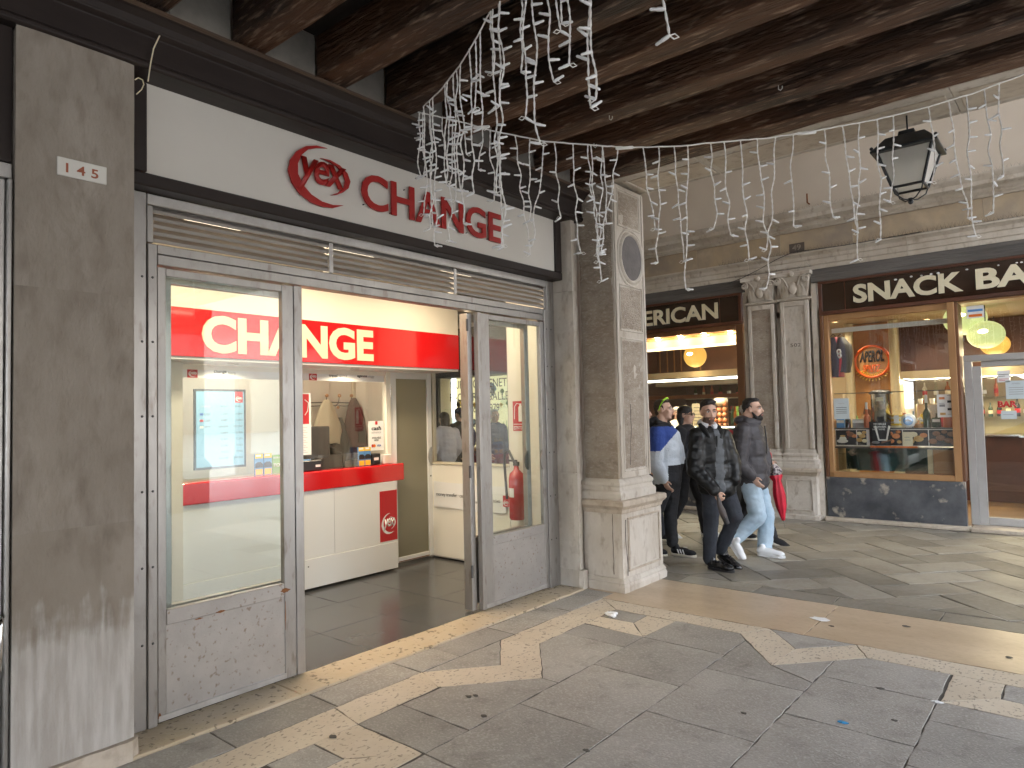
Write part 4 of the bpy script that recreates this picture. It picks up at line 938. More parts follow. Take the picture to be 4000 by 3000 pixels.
T = thing('till_box', 'low black till box behind counter screen', 'till', (-5.9, 3.85, 1.117)); box('body', 'black_plastic', T, -5.79, -5.70, 3.68, 3.905, 1.117, 1.215, .006); rect('label_strip', 'paper', T, (-5.6995, 3.835, 1.15), FA, .055, .022, .001); box('tray', 'print_sky', T, -5.78, -5.73, 3.72, 3.80, 1.216, 1.226)
T = thing('acrylic_screen', 'low clear acrylic pay screen on the red counter', 'screen', (-5.72, 4.1, 1.117)); box('pane', 'acrylic', T, -5.70, -5.695, 3.92, 4.35, 1.117, 1.26); box('pane', 'acrylic', T, -5.79, -5.702, 3.92, 3.925, 1.117, 1.26); box('pane', 'acrylic', T, -5.79, -5.702, 4.345, 4.35, 1.117, 1.26)
PO = thing('poster', 'white and red notice taped to counter glass by door post', 'poster', (-5.8, 3.8, 1.27)); rect('sheet', 'paper', PO, (-5.808, 3.62, 1.265), FA, .24, .60, .002); rect('red_field', 'print_red', PO, (-5.8055, 3.64, 1.565), FA, .198, .29, .001)
mb = MB(); mb.tube([(-5.803, 3.79, 1.80), (-5.803, 3.83, 1.77), (-5.803, 3.82, 1.69), (-5.803, 3.79, 1.65)], .004, 6); mb.build('drawn_curve', 'paper', PO)
for k in range(16): rect('print_line', 'print_grey', PO, (-5.8055, 3.66, 1.29 + k * .016), FA, .16 - .02 * (k % 3), .003, .0005)
CA = thing('cash_notice', 'white notice reading cash advance available here on counter glass', 'notice', (-5.8, 4.65, 1.26)); rect('sheet', 'paper', CA, (-5.808, 4.555, 1.262), FA, .203, .312, .002)
rect('logo_patch', 'print_red', CA, (-5.8055, 4.645, 1.535), FA, .030, .036, .0006); text('lettering', 'cash', 'print_dark', CA, (-5.8055, 4.595, 1.475), FA, .128, .044, .0006, bold=.03); text('lettering', 'advance', 'print_grey', CA, (-5.8055, 4.595, 1.442), FA, .128, .026, .0006)
text('lettering', 'AVAILABLE', 'print_dark', CA, (-5.8055, 4.598, 1.385), FA, .122, .021, .0006, bold=.015); text('lettering', 'HERE', 'print_dark', CA, (-5.8055, 4.63, 1.360), FA, .058, .020, .0006, bold=.015)
MB().lathe((-5.8055, 4.608, 1.312), [(.017, 0), (.017, .0008)], 14, axis='x').build('card_mark', 'print_red', CA); MB().lathe((-5.8048, 4.630, 1.312), [(.017, 0), (.017, .0008)], 14, axis='x').build('card_mark', 'print_orange', CA); text('lettering', 'VISA', 'print_blue', CA, (-5.8055, 4.665, 1.301), FA, .055, .022, .0006, bold=.03, shear=.2)
# frosted door
DR = thing('frosted_door', 'cream framed door with frosted glass beside the counter', 'door', (-5.8, 5.14, .03))
for q in ((4.842, 4.925, .03, 2.098), (5.385, 5.449, .03, 2.098)): box('stile', 'lam_white', DR, -5.835, -5.788, q[0], q[1], q[2], q[3], .003)
box('rail', 'lam_white', DR, -5.835, -5.79, 4.926, 5.384, 2.03, 2.098, .003); box('rail', 'lam_white', DR, -5.835, -5.79, 4.926, 5.384, .03, .085, .003); box('pane', 'glass_frost', DR, -5.816, -5.808, 4.922, 5.388, .083, 2.032)
for z in (1.84, 1.90): MB().tube([(-5.78, 4.838, z), (-5.78, 4.838, z + .055)], .011, 8).build('hinge', 'metal_light', DR)
rect('rust_stain', 'rust', DR, (-5.7895, 4.93, .034), FA, .45, .010, .001)
halfmoon('push_plate', 'metal_light', DR, (-5.783, 5.435, 1.16), .10, -1); halfmoon('push_plate', 'metal_dark', DR, (-5.835, 5.375, 1.16), .10, -1); MB().lathe((-5.787, 5.418, .93), [(.010, 0), (.010, .001)], 8, axis='x').build('keyhole', 'black_plastic', DR)
# back office: wall, coat rack and coats
struct(box('office_wall', 'wall_cream', None, -7.30, -7.22, 1.43, 5.449, .03, 3.0)); OD = thing('office_door', 'cream office door with brass lock plate behind coat rack', 'door', (-7.2, 5.3, .03)); box('leaf', 'paint_cream', OD, -7.218, -7.19, 5.40, 5.447, .03, 2.1)
CR = thing('coat_rack', 'wire coat rack with round wooden knobs on office wall', 'coat rack', (-7.2, 5.0, 1.75))
MB().tube([(-7.19, 4.6, 1.80), (-7.17, 5.0, 1.812), (-7.19, 5.42, 1.80)], .007, 6).tube([(-7.19, 4.6, 1.76), (-7.17, 5.0, 1.77), (-7.19, 5.42, 1.76)], .006, 6).build('rail', 'metal_dark', CR)
for y in (4.66, 4.947, 5.13, 5.313):
    MB().tube([(-7.18, y, 1.765), (-7.12, y, 1.80), (-7.10, y, 1.885)], .006, 6).build('hook', 'metal_dark', CR); MB().ball((-7.10, y, 1.89), .022).build('knob', 'wood_ball', CR); MB().ball((-7.13, y, 1.745), .018).build('knob', 'wood_ball', CR)
def hung_coat(name, label, y, top, bot, w, m, m2=None, x=-7.08, seed=0, lean=0):
    mb = MB(); nz, n = 14, 18; v = []; f = []
    for j in range(nz + 1):
        t = j / nz; z = top - (top - bot) * t; wy = w * (.16 + .84 * min(1, t * 1.9) ** .7) * .5; wx = .03 + .09 * min(1, t * 1.6)
        for i in range(n):
            a = 2 * math.pi * i / n; e = 1 + .10 * math.sin(a * 5 + seed + t * 2) + .08 * mnoise.noise(Vector((math.cos(a) * 2, math.sin(a) * 2, z * 6 + seed)))
            v.append((x + math.cos(a) * wx * e, y + lean * t + math.sin(a) * wy * e, z + .02 * math.sin(a * 3 + seed) * t))
    for j in range(nz):
        for i in range(n): f.append((j * n + i, (j + 1) * n + i, (j + 1) * n + (i + 1) % n, j * n + (i + 1) % n))
    f += [tuple(range(n)), tuple(range(nz * n, nz * n + n))[::-1]]
    mb.add(v, f, 0, True); T = thing(name, label, 'coat', (x, y, bot)); mb.build('cloth', m, T); 
    if m2: MB().box(x + .11, x + .125, y + lean * .5 - .05, y + lean * .5 + .05, bot + .2, bot + .36).build('bag_front', m2, T)
    return T
hung_coat('hung_coat', 'cream coat hanging from rack behind counter glass', 4.93, 1.84, 1.30, .34, 'coat_cream', seed=1); hung_coat('hung_coat', 'dark maroon padded coat hanging from rack near door', 5.33, 1.86, 1.10, .34, 'coat_maroon', 'coat_black', seed=4, lean=.06)
hung_coat('hung_coat', 'black coat hanging between cream and maroon coats', 5.12, 1.62, 1.10, .22, 'coat_black', seed=6)
MN = thing('computer_monitor', 'dark computer monitor standing behind the counter glass', 'monitor', (-6.35, 4.3, 1.0)); box('casing', 'dark_grey', MN, -6.42, -6.32, 4.13, 4.44, 1.19, 1.53, .012); box('stand', 'black_plastic', MN, -6.40, -6.34, 4.25, 4.32, .80, 1.19); box('desk', 'lam_white', MN, -6.75, -5.86, 2.6, 5.0, .76, .80)
OC = thing('office_chair', 'black office chair back behind the counter', 'chair', (-6.6, 4.62, .5)); mb = MB(); mb.tube([(-6.62, 4.50, .95), (-6.62, 4.52, 1.22), (-6.62, 4.66, 1.30), (-6.62, 4.82, 1.22), (-6.62, 4.84, .95)], .016, 8); mb.build('back_frame', 'black_plastic', OC); box('backrest', 'dark_grey', OC, -6.64, -6.60, 4.53, 4.81, .85, 1.20, .02); box('seat', 'dark_grey', OC, -6.62, -6.2, 4.45, 4.9, .50, .56, .02); MB().tube([(-6.4, 4.67, .03), (-6.4, 4.67, .50)], .03, 8).build('stem', 'black_plastic', OC)
CB = thing('grey_cabinet', 'tall grey cabinet with black knobs just inside left pane', 'cabinet', (-5.0, 2.0, .03)); box('body', 'metal', CB, -5.45, -5.05, 1.85, 2.135, .03, .86, .004); box('top', 'print_red', CB, -5.45, -5.05, 2.02, 2.12, .862, .90, .004)
for z in (.28, .70): MB().tube([(-5.15, 2.137, z), (-5.15, 2.18, z)], .018, 8).build('knob', 'black_plastic', CB)
T = thing('office_lamp', 'lit ceiling lamp of back office', 'ceiling lamp', (-6.5, 3.7, 3.0)); box('diffuser', 'panel_lamp', T, -6.7, -6.3, 3.3, 4.1, 2.97, 2.99)
ld = bpy.data.lights.new('lamp_light', 'AREA'); ld.energy = 14 * LAMP; ld.size = .5; ld.color = (1, .88, .68); lo = bpy.data.objects.new('lamp_light', ld); COL.objects.link(lo); lo.parent = T; lo.location = (0, 0, -.05)
# ------------------------------------------------------------------ bar building across the passage
YB = 10.43
z7 = lambda x, y: (3100 + x * .7235, 1000 + y * .7235)
z8 = lambda x, y: (2500 + x * .4221, 1100 + y * .4221)
def B7(x, y, yp=YB): return on(z7(x, y), 'y', yp)
def B8(x, y, yp=YB): return on(z8(x, y), 'y', yp)
WB = thing('bar_building', 'plastered building with stone entablature above the snack bar', 'building', (-3, YB, 0))
box('upper_wall', 'plaster', WB, -20, 5.3, YB, YB + .5, 4.50, 9.2); box('lintel_wall', 'plaster', WB, -20, 5.3, YB + .05, YB + .45, 3.45, 4.499)
box('wall', 'plaster', WB, -4.02, -2.90, YB + .06, YB + .45, 0, 3.449); box('wall', 'plaster', WB, -8.1, -6.9, YB + .02, YB + .45, 0, 3.449); box('wall', 'plaster', WB, -20, -10.9, YB + .02, YB + .45, 0, 3.449); box('wall', 'plaster', WB, .9, 5.3, YB + .02, YB + .45, 0, 3.449)
box('recess_wall', 'oak_black', WB, -8.1, -6.9, YB + .46, YB + .5, 0, 3.449)
def run(name, prof, m, x0=-20, x1=5.3, cuts=(), bev=.003):
    xs = [x0, *cuts, x1]
    for a, b in zip(xs, xs[1:]): MB().prism([(a + .0015, y, z) for y, z in prof], (b - a - .003, 0, 0)).build(name, m, WB, bev)
cu = (-12, -8.4, -5.9, -3.9, -1.75, .4)
run('architrave', [(YB + .05, 3.605), (YB - .03, 3.605), (YB - .03, 3.665), (YB - .045, 3.672), (YB - .045, 3.745), (YB - .06, 3.752), (YB - .06, 3.80), (YB - .085, 3.83), (YB - .11, 3.842), (YB - .11, 3.868), (YB + .05, 3.880)], 'stone_light', cuts=cu)
run('frieze', [(YB + .05, 3.882), (YB - .02, 3.882), (YB - .02, 4.20), (YB + .05, 4.20)], 'stone_frieze', cuts=(-11, -7.2, -4.75, -3.42, -2.42, -.9, .9), bev=.002)
run('cornice', [(YB + .05, 4.202), (YB - .04, 4.202), (YB - .05, 4.225), (YB - .075, 4.245), (YB - .075, 4.27), (YB - .10, 4.30), (YB - .18, 4.325), (YB - .19, 4.33), (YB - .19, 4.385), (YB - .20, 4.392), (YB - .23, 4.43), (YB - .24, 4.45), (YB - .24, 4.468), (YB + .05, 4.50)], 'stone_light', cuts=cu)
# rows of bird spikes on the ledges
def spikes(x0, x1, y, z, step, label, h=.085):
    mb = MB(); x = x0
    while x < x1:
        for k in (-1, 1, 0):
            e = .0016; q = (x + random.uniform(-.01, .01), y, z); t = (q[0] + k * .035 + random.uniform(-.02, .02), y + random.uniform(-.035, .02), z + h * random.uniform(.75, 1.1))
            mb.add([(q[0] - e, y, z), (q[0] + e, y, z), t], [(0, 1, 2)]); mb.add([(q[0], y - e, z), (q[0], y + e, z), t], [(0, 1, 2)])
        x += step
    T = thing('bird_spikes', label, 'bird spikes', ((x0 + x1) / 2, y, z)); o = struct(mb.build('spike_wires', 'metal_dark', T), 'stuff'); box('strip', 'metal_dark', T, x0, x1, y - .004, y + .004, z - .003, z + .002); return T
spikes(-4.35, 1.0, YB - .085, 3.874, .05, 'row of thin wire bird spikes along the ledge under the frieze'); spikes(-4.0, 1.2, YB - .16, 4.472, .07, 'row of thin wire bird spikes on top of the cornice', .06)
spikes(-4.1, -2.95, YB - .10, 3.645, .16, 'short broken bird spikes above the two carved capitals', .07)
T = thing('lintel_number', 'small dark plaque reading 49 set in the yellowish frieze', 'plaque', (-3.19, YB - .02, 3.9)); a = B7(0, 0)
p = on((3083, 950), 'y', YB - .02); q = on((3143, 975), 'y', YB - .02)
rect('plate', 'stone_groove', T, (p[0], YB - .0205, 3.905), FB, q[0] - p[0], .125, .010); text('numeral', '49', 'stone_pilaster', T, (p[0] + .045, YB - .031, 3.925), FB, .12, .085, .001, bold=.02, letters=True)
mb = MB(); cp = [on(q, 'y', YB - .13) for q in ((2840, 1110), (2900, 1085), (2960, 1055), (3030, 1015), (3090, 988), (3150, 978), (3300, 958), (3600, 905))]
mb.tube([tuple(c) for c in cp], .005, 5); tag(mb.build('wall_cable', 'black_plastic', None), 'thin black cable draped below the frieze over the capitals', 'cable')
p = on((3153, 783), 'y', YB - .1); tag(MB().tube([(p[0], YB + .01, p[2] - .03), (p[0], YB - .1, p[2] - .03), (p[0], YB - .1, p[2] + .10)], .012, 6).build('wall_bracket', 'rust', None), 'short rusty iron bracket standing on the cornice', 'bracket')
# dark timber lintels above the signs
for a, b in ((-8.1, -4.0), (-3.0, .9)): run('timber_lintel', [(YB + .05, 3.412), (YB - .055, 3.412), (YB - .06, 3.50), (YB - .035, 3.505), (YB - .035, 3.603), (YB + .05, 3.603)], 'beam_grey', a, b, bev=.004)

# paired pilasters
def pilaster(x0, x1, label, num=None):
    T = thing('pilaster', label, 'pilaster', ((x0 + x1) / 2, YB, 0), 'paired carved pilasters between the bar windows'); w = x1 - x0; c = (x0 + x1) / 2
    f = YB + .06; y = YB - .06
    rough_block(x0 - .03, x1 + .03, YB - .16, f, .07, .62, amp=.004, seed=x0).build('pedestal', 'stone_light', T); ringprof(x0 - .03, x1 + .03, YB - .16, f, [(.025, 0), (.025, .055), (.01, .068)], .004).build('pedestal_foot', 'stone_light', T)
    panel = MB()
    for q in ((x0 + .02, x1 - .02, .12, .14), (x0 + .02, x1 - .02, .55, .57), (x0 + .02, x0 + .04, .14, .55), (x1 - .04, x1 - .02, .14, .55)): panel.box(q[0], q[1], YB - .175, YB - .158, q[2], q[3])
    panel.build('panel_moulding', 'stone_light', T, .003)
    ringprof(x0 - .03, x1 + .03, YB - .16, f, [(0, .622), (.012, .64), (.02, .66), (.035, .68), (.035, .715), (.01, .73)], .003).build('pedestal_cap', 'stone_ivory', T)
    ringprof(x0, x1, y, f, [(.07, .732), (.07, .80), (.06, .815), (.062, .85), (.04, .865), (.03, .89), (.04, .91), (.035, .93), (.015, .945), (.012, .985), (0, 1.0)], .004, x0).build('base_moulding', 'stone_light', T)
    rough_block(x0 + .01, x1 - .01, y, f, 1.002, 3.18, amp=.004, seed=x0 * 3).build('shaft', 'stone_weathered' if num is None else 'stone_light', T)
    fr = MB()
    for q in ((x0 + .01, x0 + .065, 1.01, 3.17), (x1 - .065, x1 - .01, 1.01, 3.17)): fr.box(q[0], q[1], y - .018, y + .002, q[2], q[3])
    fr.box(x0 + .066, x1 - .066, y - .018, y + .002, 3.10, 3.17); fr.build('shaft_border', 'stone_light', T, .005)
    if num: text('numeral', num, 'stone_groove', T, (c - .075, y - .0055, 2.50), FB, .15, .05, .001, bold=.0)
    # capital
    ringprof(x0, x1, y, f, [(.012, 3.18), (.03, 3.19), (.03, 3.21), (.012, 3.225)], .003).build('neck_ring', 'stone_light', T)
    K = MB(); K.add([(x0 + .03, y, 3.226), (x1 - .03, y, 3.226), (x1 - .03, f, 3.226), (x0 + .03, f, 3.226), (x0 - .03, y - .07, 3.535), (x1 + .03, y - .07, 3.535), (x1 + .03, f, 3.535), (x0 - .03, f, 3.535)], [(3, 2, 1, 0), (4, 5, 6, 7), (0, 1, 5, 4), (1, 2, 6, 5), (2, 3, 7, 6), (3, 0, 4, 7)]); K = K.build('capital', 'stone_light', T, .006)
    ab = MB(); n = 12; v = [(x0 - .055 + (w + .11) * i / n, y - .10 + .045 * math.sin(math.pi * i / n), 3.538) for i in range(n + 1)] + [(x1 + .055, f, 3.538), (x0 - .055, f, 3.538)]; ab.prism(v, (0, 0, .058)); ab.build('abacus', 'stone_light', K, .005)
    for s in (-1, 1):
        ex = x0 + .005 if s < 0 else x1 - .005; sp = []
        for k in range(26):
            t = k / 25; a_ = math.pi * .5 + t * math.pi * 3.4; r = .052 * (1 - t * .82); sp.append((ex - s * math.cos(a_) * r * -1, y - .088 - .01 * t, 3.475 + math.sin(a_) * r))
        stem = [(c + s * .05, y - .045, 3.33), (c + s * .09, y - .065, 3.45), (c + s * .13, y - .08, 3.515)]
        MB().tube(stem + sp, [.012] * 3 + [.017 * (1 - .5 * k / 25) for k in range(26)], 7).build('volute', 'stone_light', K)
        for k, (dx, zz) in enumerate(((.135, 3.24), (.095, 3.235))):
            lf = MB(); bx = c + s * dx; v = []
            for i in range(7):
                t = i / 6; wd = .042 * math.sin(math.pi * (.25 + .7 * t)); v += [(bx - wd, y - .02 - .05 * t * t, zz + .16 * t), (bx, y - .034 - .055 * t * t, zz + .165 * t), (bx + wd, y - .02 - .05 * t * t, zz + .16 * t)]
            lf.add(v, [q for i in range(6) for q in ((3 * i, 3 * i + 1, 3 * i + 4, 3 * i + 3), (3 * i + 1, 3 * i + 2, 3 * i + 5, 3 * i + 4))], 0, True); lf.build('leaf', 'stone_light', K)
    MB().ball((c, y - .045, 3.36), .075, 12, 8, sc=(.85, .4, 1.25)).build('shield', 'stone_light', K); MB().ball((c, y - .10, 3.56), .045, 10, 7, sc=(1, .6, .9)).build('rosette', 'stone_light', K)
pilaster(-3.945, -3.525, 'carved stone pilaster nearer the American sign, half hidden by men'); pilaster(-3.455, -3.03, 'carved stone pilaster nearer the snack bar window, number 502 cut in', '502')
R_ = thing('stone_reveal', 'pale stone strip between carved pilaster and snack bar window', 'jamb', (-2.96, YB, 0)); rough_block(-3.01, -2.925, YB - .05, YB + .06, 0, 3.40, amp=.005).build('stone', 'stone_light', R_)
R_ = thing('stone_reveal', 'pale stone strip between American window and carved pilaster', 'jamb', (-4.0, YB, 0)); rough_block(-4.03, -3.965, YB - .01, YB + .06, 0, 3.40, amp=.004).build('stone', 'stone_light', R_)
K_ = struct(box('kerb', 'stone_ivory', None, -2.92, -1.20, YB - .12, YB + .05, 0, .055, .008)); box('kerb_stone', 'stone_ivory', K_, -1.195, 1.2, YB - .14, YB + .4, 0, .05, .008); box('kerb_stone', 'stone_ivory', K_, -6.9, -4.0, YB - .10, YB + .05, 0, .055, .008)

# ------------------------------------------------------------------ signs
def signbox(T, x0, x1, z0=2.925, z1=3.408):
    box('sign_panel', 'sign_brown', T, x0 + .05, x1 - .05, YB - .03, YB + .02, z0 + .045, z1 - .03)
    for q in ((x0, x1, z0, z0 + .05), (x0, x1, z1 - .035, z1)): box('sign_frame', 'wood_red', T, q[0], q[1], YB - .055, YB + .03, q[2], q[3], .004)
    for q in ((x0, x0 + .05), (x1 - .05, x1)): box('sign_frame', 'wood_red', T, q[0], q[1], YB - .055, YB + .03, z0 + .051, z1 - .036, .004)
SS = thing('snack_bar_sign', 'brown sign with gold letters reading SNACK BAR', 'sign', (-1.4, YB, 2.93)); signbox(SS, -2.905, .9)
s0 = B7(325, 210)[0]; s1 = B7(918, 150)[0]; b0 = B7(985, 130)[0]
text('letter', 'SNACK', 'gold_letter', SS, (s0, YB - .034, 3.045), FB, s1 - s0, .262, .012, bold=.036, letters=True); text('letter', 'BAR', 'gold_letter', SS, (b0, YB - .034, 3.045), FB, .86, .262, .012, bold=.036, letters=True)
MB().box(B7(279, 200)[0] - .004, B7(279, 200)[0] + .004, YB - .034, YB - .0305, 2.975, 3.37).build('panel_joint', 'wood_red', SS)
for x, y in ((550, 120), (635, 103), (690, 98), (742, 90), (780, 85), (935, 65), (1105, 43), (1205, 28), (1230, 26)):
    p = B7(x, y + 8, YB - .03); MB().ball((p[0], YB - .033, min(3.36, p[2])), .018 * random.uniform(.6, 1.1), 8, 5, sc=(1, .3, .7)).build('bird_dropping', 'litter_white', SS)
AS = thing('american_sign', 'brown sign with pale gold letters reading AMERICAN', 'sign', (-5.3, YB, 2.93)); signbox(AS, -6.9, -4.035)
nR = B8(732, 300)[0]; rL = B8(143, 380)[0]
text('letter', 'AMERICAN', 'gold_letter', AS, (nR - 1.93, YB - .034, 3.045), FB, 1.93, .262, .012, bold=.026, letters=True)
MB().box(B8(745, 260)[0] - .004, B8(745, 260)[0] + .004, YB - .034, YB - .0305, 2.975, 3.37).build('panel_joint', 'wood_red', AS)

# ------------------------------------------------------------------ snack bar window
W2 = thing('snack_bar_window', 'tan wooden framed shop window of the snack bar', 'window', (-2.1, YB, .6))
x0, x1, zs, zt = -2.90, -1.262, .615, 2.922
for q in ((x0, x0 + .045, zs, zt, 'wood_brown', .06), (x0 + .047, x0 + .105, zs, zt, 'wood_tan', .035), (x1 - .08, x1, zs, zt, 'wood_tan', .06)): box('frame_post', q[4], W2, q[0], q[1], YB - q[5], YB + .06, q[2], q[3], .004)
box('frame_post', 'wood_brown', W2, x1 + .002, x1 + .035, YB - .03, YB + .35, zs, 2.92, .004)
box('sill', 'wood_tan', W2, x0 + .106, x1 - .081, YB - .055, YB + .06, zs, zs + .075, .004); box('head_rail', 'wood_tan', W2, x0 + .106, x1 - .081, YB - .03, YB + .06, 2.835, zt, .004)
box('pane', 'glass_clear', W2, x0 + .10, x1 - .078, YB + .012, YB + .018, zs + .07, 2.84); box('valance', 'acrylic_white', W2, x0 + .11, x1 - .085, YB + .12, YB + .14, 2.67, 2.735)
ML = thing('marble_apron', 'black marble apron with pale veins under snack bar window', 'stone panel', (-2.05, YB, .06)); rough_block(-2.90, -1.235, YB - .05, YB + .06, .057, .612, amp=.002).build('slab', 'marble_black', ML)
# paper and stickers on the pane
def notice(nm, label, cat, q0, q1, yp, m='paper', lines=(), frm=FB):
    a = B7(*q0, yp); b = B7(*q1, yp); T = thing(nm, label, cat, (a[0], yp, b[2])); rect('sheet', m, T, (a[0], yp, b[2]), frm, b[0] - a[0], a[2] - b[2], .0015)
    w, h = b[0] - a[0], a[2] - b[2]
    for (u, v, uw, mm, s) in lines:
        if s: text('lettering', s, mm, T, (a[0] + u * w, yp - .0018, b[2] + v * h), frm, uw * w, None, .0005)
        else: rect('print_line', mm, T, (a[0] + u * w, yp - .0018, b[2] + v * h), frm, uw * w, .006, .0005)
    return T, a, b
G = YB + .009
notice('notice', 'pale paper notice headed TAKE AWAY low on the pane by jerseys', 'notice', (215, 770), (302, 880), G, 'paper_blue', [(.28, .74, .45, 'print_grey', 'TAKE AWAY')] + [(.15, .28 + .09 * k, .7, 'print_dark', None) for k in range(4)])
T, a, b = notice('menu_card', 'white menu card with food pictures on the pane near the door', 'menu', (772, 748), (880, 870), G, 'paper', [(.55, .93, .4, 'print_grey', None)] + [(.1, .6, .3, 'print_grey', None), (.6, .33, .3, 'print_grey', None), (.55, .12, .3, 'print_grey', None)])
for (u, v, m) in ((.12, .78, 'apricot'), (.55, .63, 'print_dark'), (.12, .46, 'print_grey'), (.55, .30, 'print_dark'), (.14, .10, 'pastry')): rect('picture', m, T, (a[0] + u * (b[0] - a[0]), G - .0018, b[2] + v * (a[2] - b[2])), FB, .30 * (b[0] - a[0]), .10 * (a[2] - b[2]), .0006)
notice('card', 'small cream card leaning on the row of food photographs', 'card', (587, 950), (645, 1025), YB + .05, 'print_cream', [(.2, .4, .6, 'print_grey', None), (.2, .6, .5, 'print_grey', None)])
# row of food photographs along the shelf edge
PS = thing('food_photo_strip', 'row of food photographs with coffee cup along window shelf', 'photo strip', (-2.1, YB + .07, 1.2))
ya = YB + .075; a = B7(225, 935, ya); b = B7(890, 1028, ya); wS = b[0] - a[0]; zS, hS = b[2] - .005, a[2] - b[2]
rect('backing', 'paper', PS, (a[0], ya + .004, zS), FB, wS, hS, .003)
cells = [(0, .185, 'print_dark'), (.188, .272, 'pastry'), (.45, .57, 'apricot'), (.573, .775, 'print_cream'), (.778, .997, 'pastry_dark')]
for (u, v, m) in cells: rect('photograph', 'print_dark', PS, (a[0] + (u + .004) * wS, ya + .0006, zS + .008), FB, (v - u - .004) * wS, hS - .016, .001)
def disc(nm, m, par, u, v, r, el=1., lift=.0008, bul=.004): 
    c = (a[0] + u * wS, ya - lift, zS + v * hS); return MB().ball(c, r, 14, 8, sc=(1, bul / r, el)).build(nm, m, par)
disc('picture_saucer', 'porcelain', PS, .06, .28, .075, .38); disc('picture_cup', 'porcelain', PS, .065, .42, .048, .75, .003); disc('picture_coffee', 'pastry', PS, .065, .60, .038, .35, .006)
for k, (u, v, r, m) in enumerate(((.135, .70, .05, 'pastry_dark'), (.165, .60, .035, 'apricot'), (.115, .82, .03, 'pastry_dark'), (.21, .35, .04, 'pastry'), (.235, .6, .045, 'pastry'), (.255, .3, .035, 'print_cream'), (.21, .75, .035, 'print_cream'), (.255, .82, .03, 'pastry'), (.475, .3, .045, 'apricot'), (.52, .6, .05, 'apricot'), (.47, .75, .04, 'apricot'), (.545, .25, .03, 'pastry'), (.54, .85, .03, 'apricot'), (.63, .3, .055, 'pastry'), (.70, .45, .06, 'pastry'), (.66, .7, .05, 'print_cream'), (.74, .65, .045, 'apricot'), (.81, .3, .05, 'pastry_dark'), (.87, .5, .055, 'pastry_dark'), (.93, .35, .05, 'pastry_dark'), (.84, .75, .045, 'pastry_dark'), (.95, .72, .045, 'pastry_dark'), (.90, .85, .035, 'pastry_dark'), (.965, .2, .03, 'pastry_dark'))): disc('picture_food', m, PS, u, v, r, .7, .001 + .0004 * k)
GP = thing('mulled_wine_poster', 'black poster with a glass of mulled wine and cinnamon', 'poster', (-2.3, YB + .05, 1.2)); g0 = B7(407, 895, YB + .05); g1 = B7(527, 1024, YB + .05); w, h = g1[0] - g0[0], g0[2] - g1[2]
rect('sheet', 'print_dark', GP, (g0[0], YB + .05, g1[2]), FB, w, h, .002); text('lettering', 'VIN BRULE', 'paper', GP, (g0[0] + .2 * w, YB + .0475, g1[2] + .86 * h), FB, .6 * w, .028, .0006, bold=.02); text('lettering', 'GLUHWEIN', 'paper', GP, (g0[0] + .2 * w, YB + .0475, g1[2] + .74 * h), FB, .6 * w, .028, .0006, bold=.02); text('lettering', 'HOT WINE', 'paper', GP, (g0[0] + .15 * w, YB + .0475, g1[2] + .64 * h), FB, .6 * w, .024, .0006, bold=.02)
flat_poly('picture_glass', 'paper', GP, [(.06, 0), (.17, 0), (.215, .20), (.19, .21), (.155, .02), (.075, .02), (.04, .21), (.015, .20)], (g0[0] + .18 * w, YB + .0475, g1[2] + .2 * h), FB, .001); flat_poly('picture_spice', 'pastry_dark', GP, [(0, 0), (.13, .04), (.13, .06), (0, .025)], (g0[0] + .55 * w, YB + .0475, g1[2] + .09 * h), FB, .001); MB().ball((g0[0] + .28 * w, YB + .046, g1[2] + .13 * h), .05, 10, 6, sc=(1, .05, .4)).build('picture_spice', 'print_grey', GP)
rect('foot_band', 'print_orange', GP, (g0[0], YB + .051, g1[2] - .028), FB, w * 2.2, .022, .001)
SHF = thing('window_shelf', 'shelf with dark edge in the snack bar window', 'shelf', (-2.1, YB + .2, 1.45)); zs_ = B7(560, 928, YB + .1)[2]
box('board', 'dark_grey', SHF, -2.80, -1.345, YB + .085, YB + .42, zs_ - .018, zs_, .002); box('board', 'dark_grey', SHF, -2.80, -1.345, YB + .085, YB + .42, zS - .04, zS - .015)
zg = B7(560, 732, YB + .16)[2]; T = thing('glass_shelf', 'thin glass shelf across the snack bar window', 'shelf', (-2.1, YB + .2, zg)); box('board', 'glass_case', T, -2.80, -1.345, YB + .15, YB + .30, zg - .006, zg); box('edge_strip', 'metal_dark', T, -2.80, -1.345, YB + .145, YB + .149, zg - .008, zg + .004)
# display case below: greenish glass, tan cabinet
DC = thing('window_display_case', 'dark greenish glass display case low in the snack bar window', 'display case', (-2.2, YB + .3, .7)); zb, ztp = .69, zS - .045
box('pane', 'glass_case', DC, -2.765, -1.66, YB + .10, YB + .106, zb, ztp); box('back', 'glass_case_green', DC, -2.765, -1.66, YB + .50, YB + .52, zb, ztp); box('post', 'wood_tan', DC, -2.798, -2.767, YB + .09, YB + .5, zb, ztp); box('post', 'bar_column', DC, -1.658, -1.60, YB + .09, YB + .5, zb, ztp); box('door', 'wood_tan', DC, -1.598, -1.345, YB + .10, YB + .5, zb, ztp, .004); box('shelf', 'glass_case', DC, -2.76, -1.665, YB + .11, YB + .49, .93, .936); box('tray', 'glass_case_green', DC, -2.56, -1.95, YB + .2, YB + .45, .70, .90)
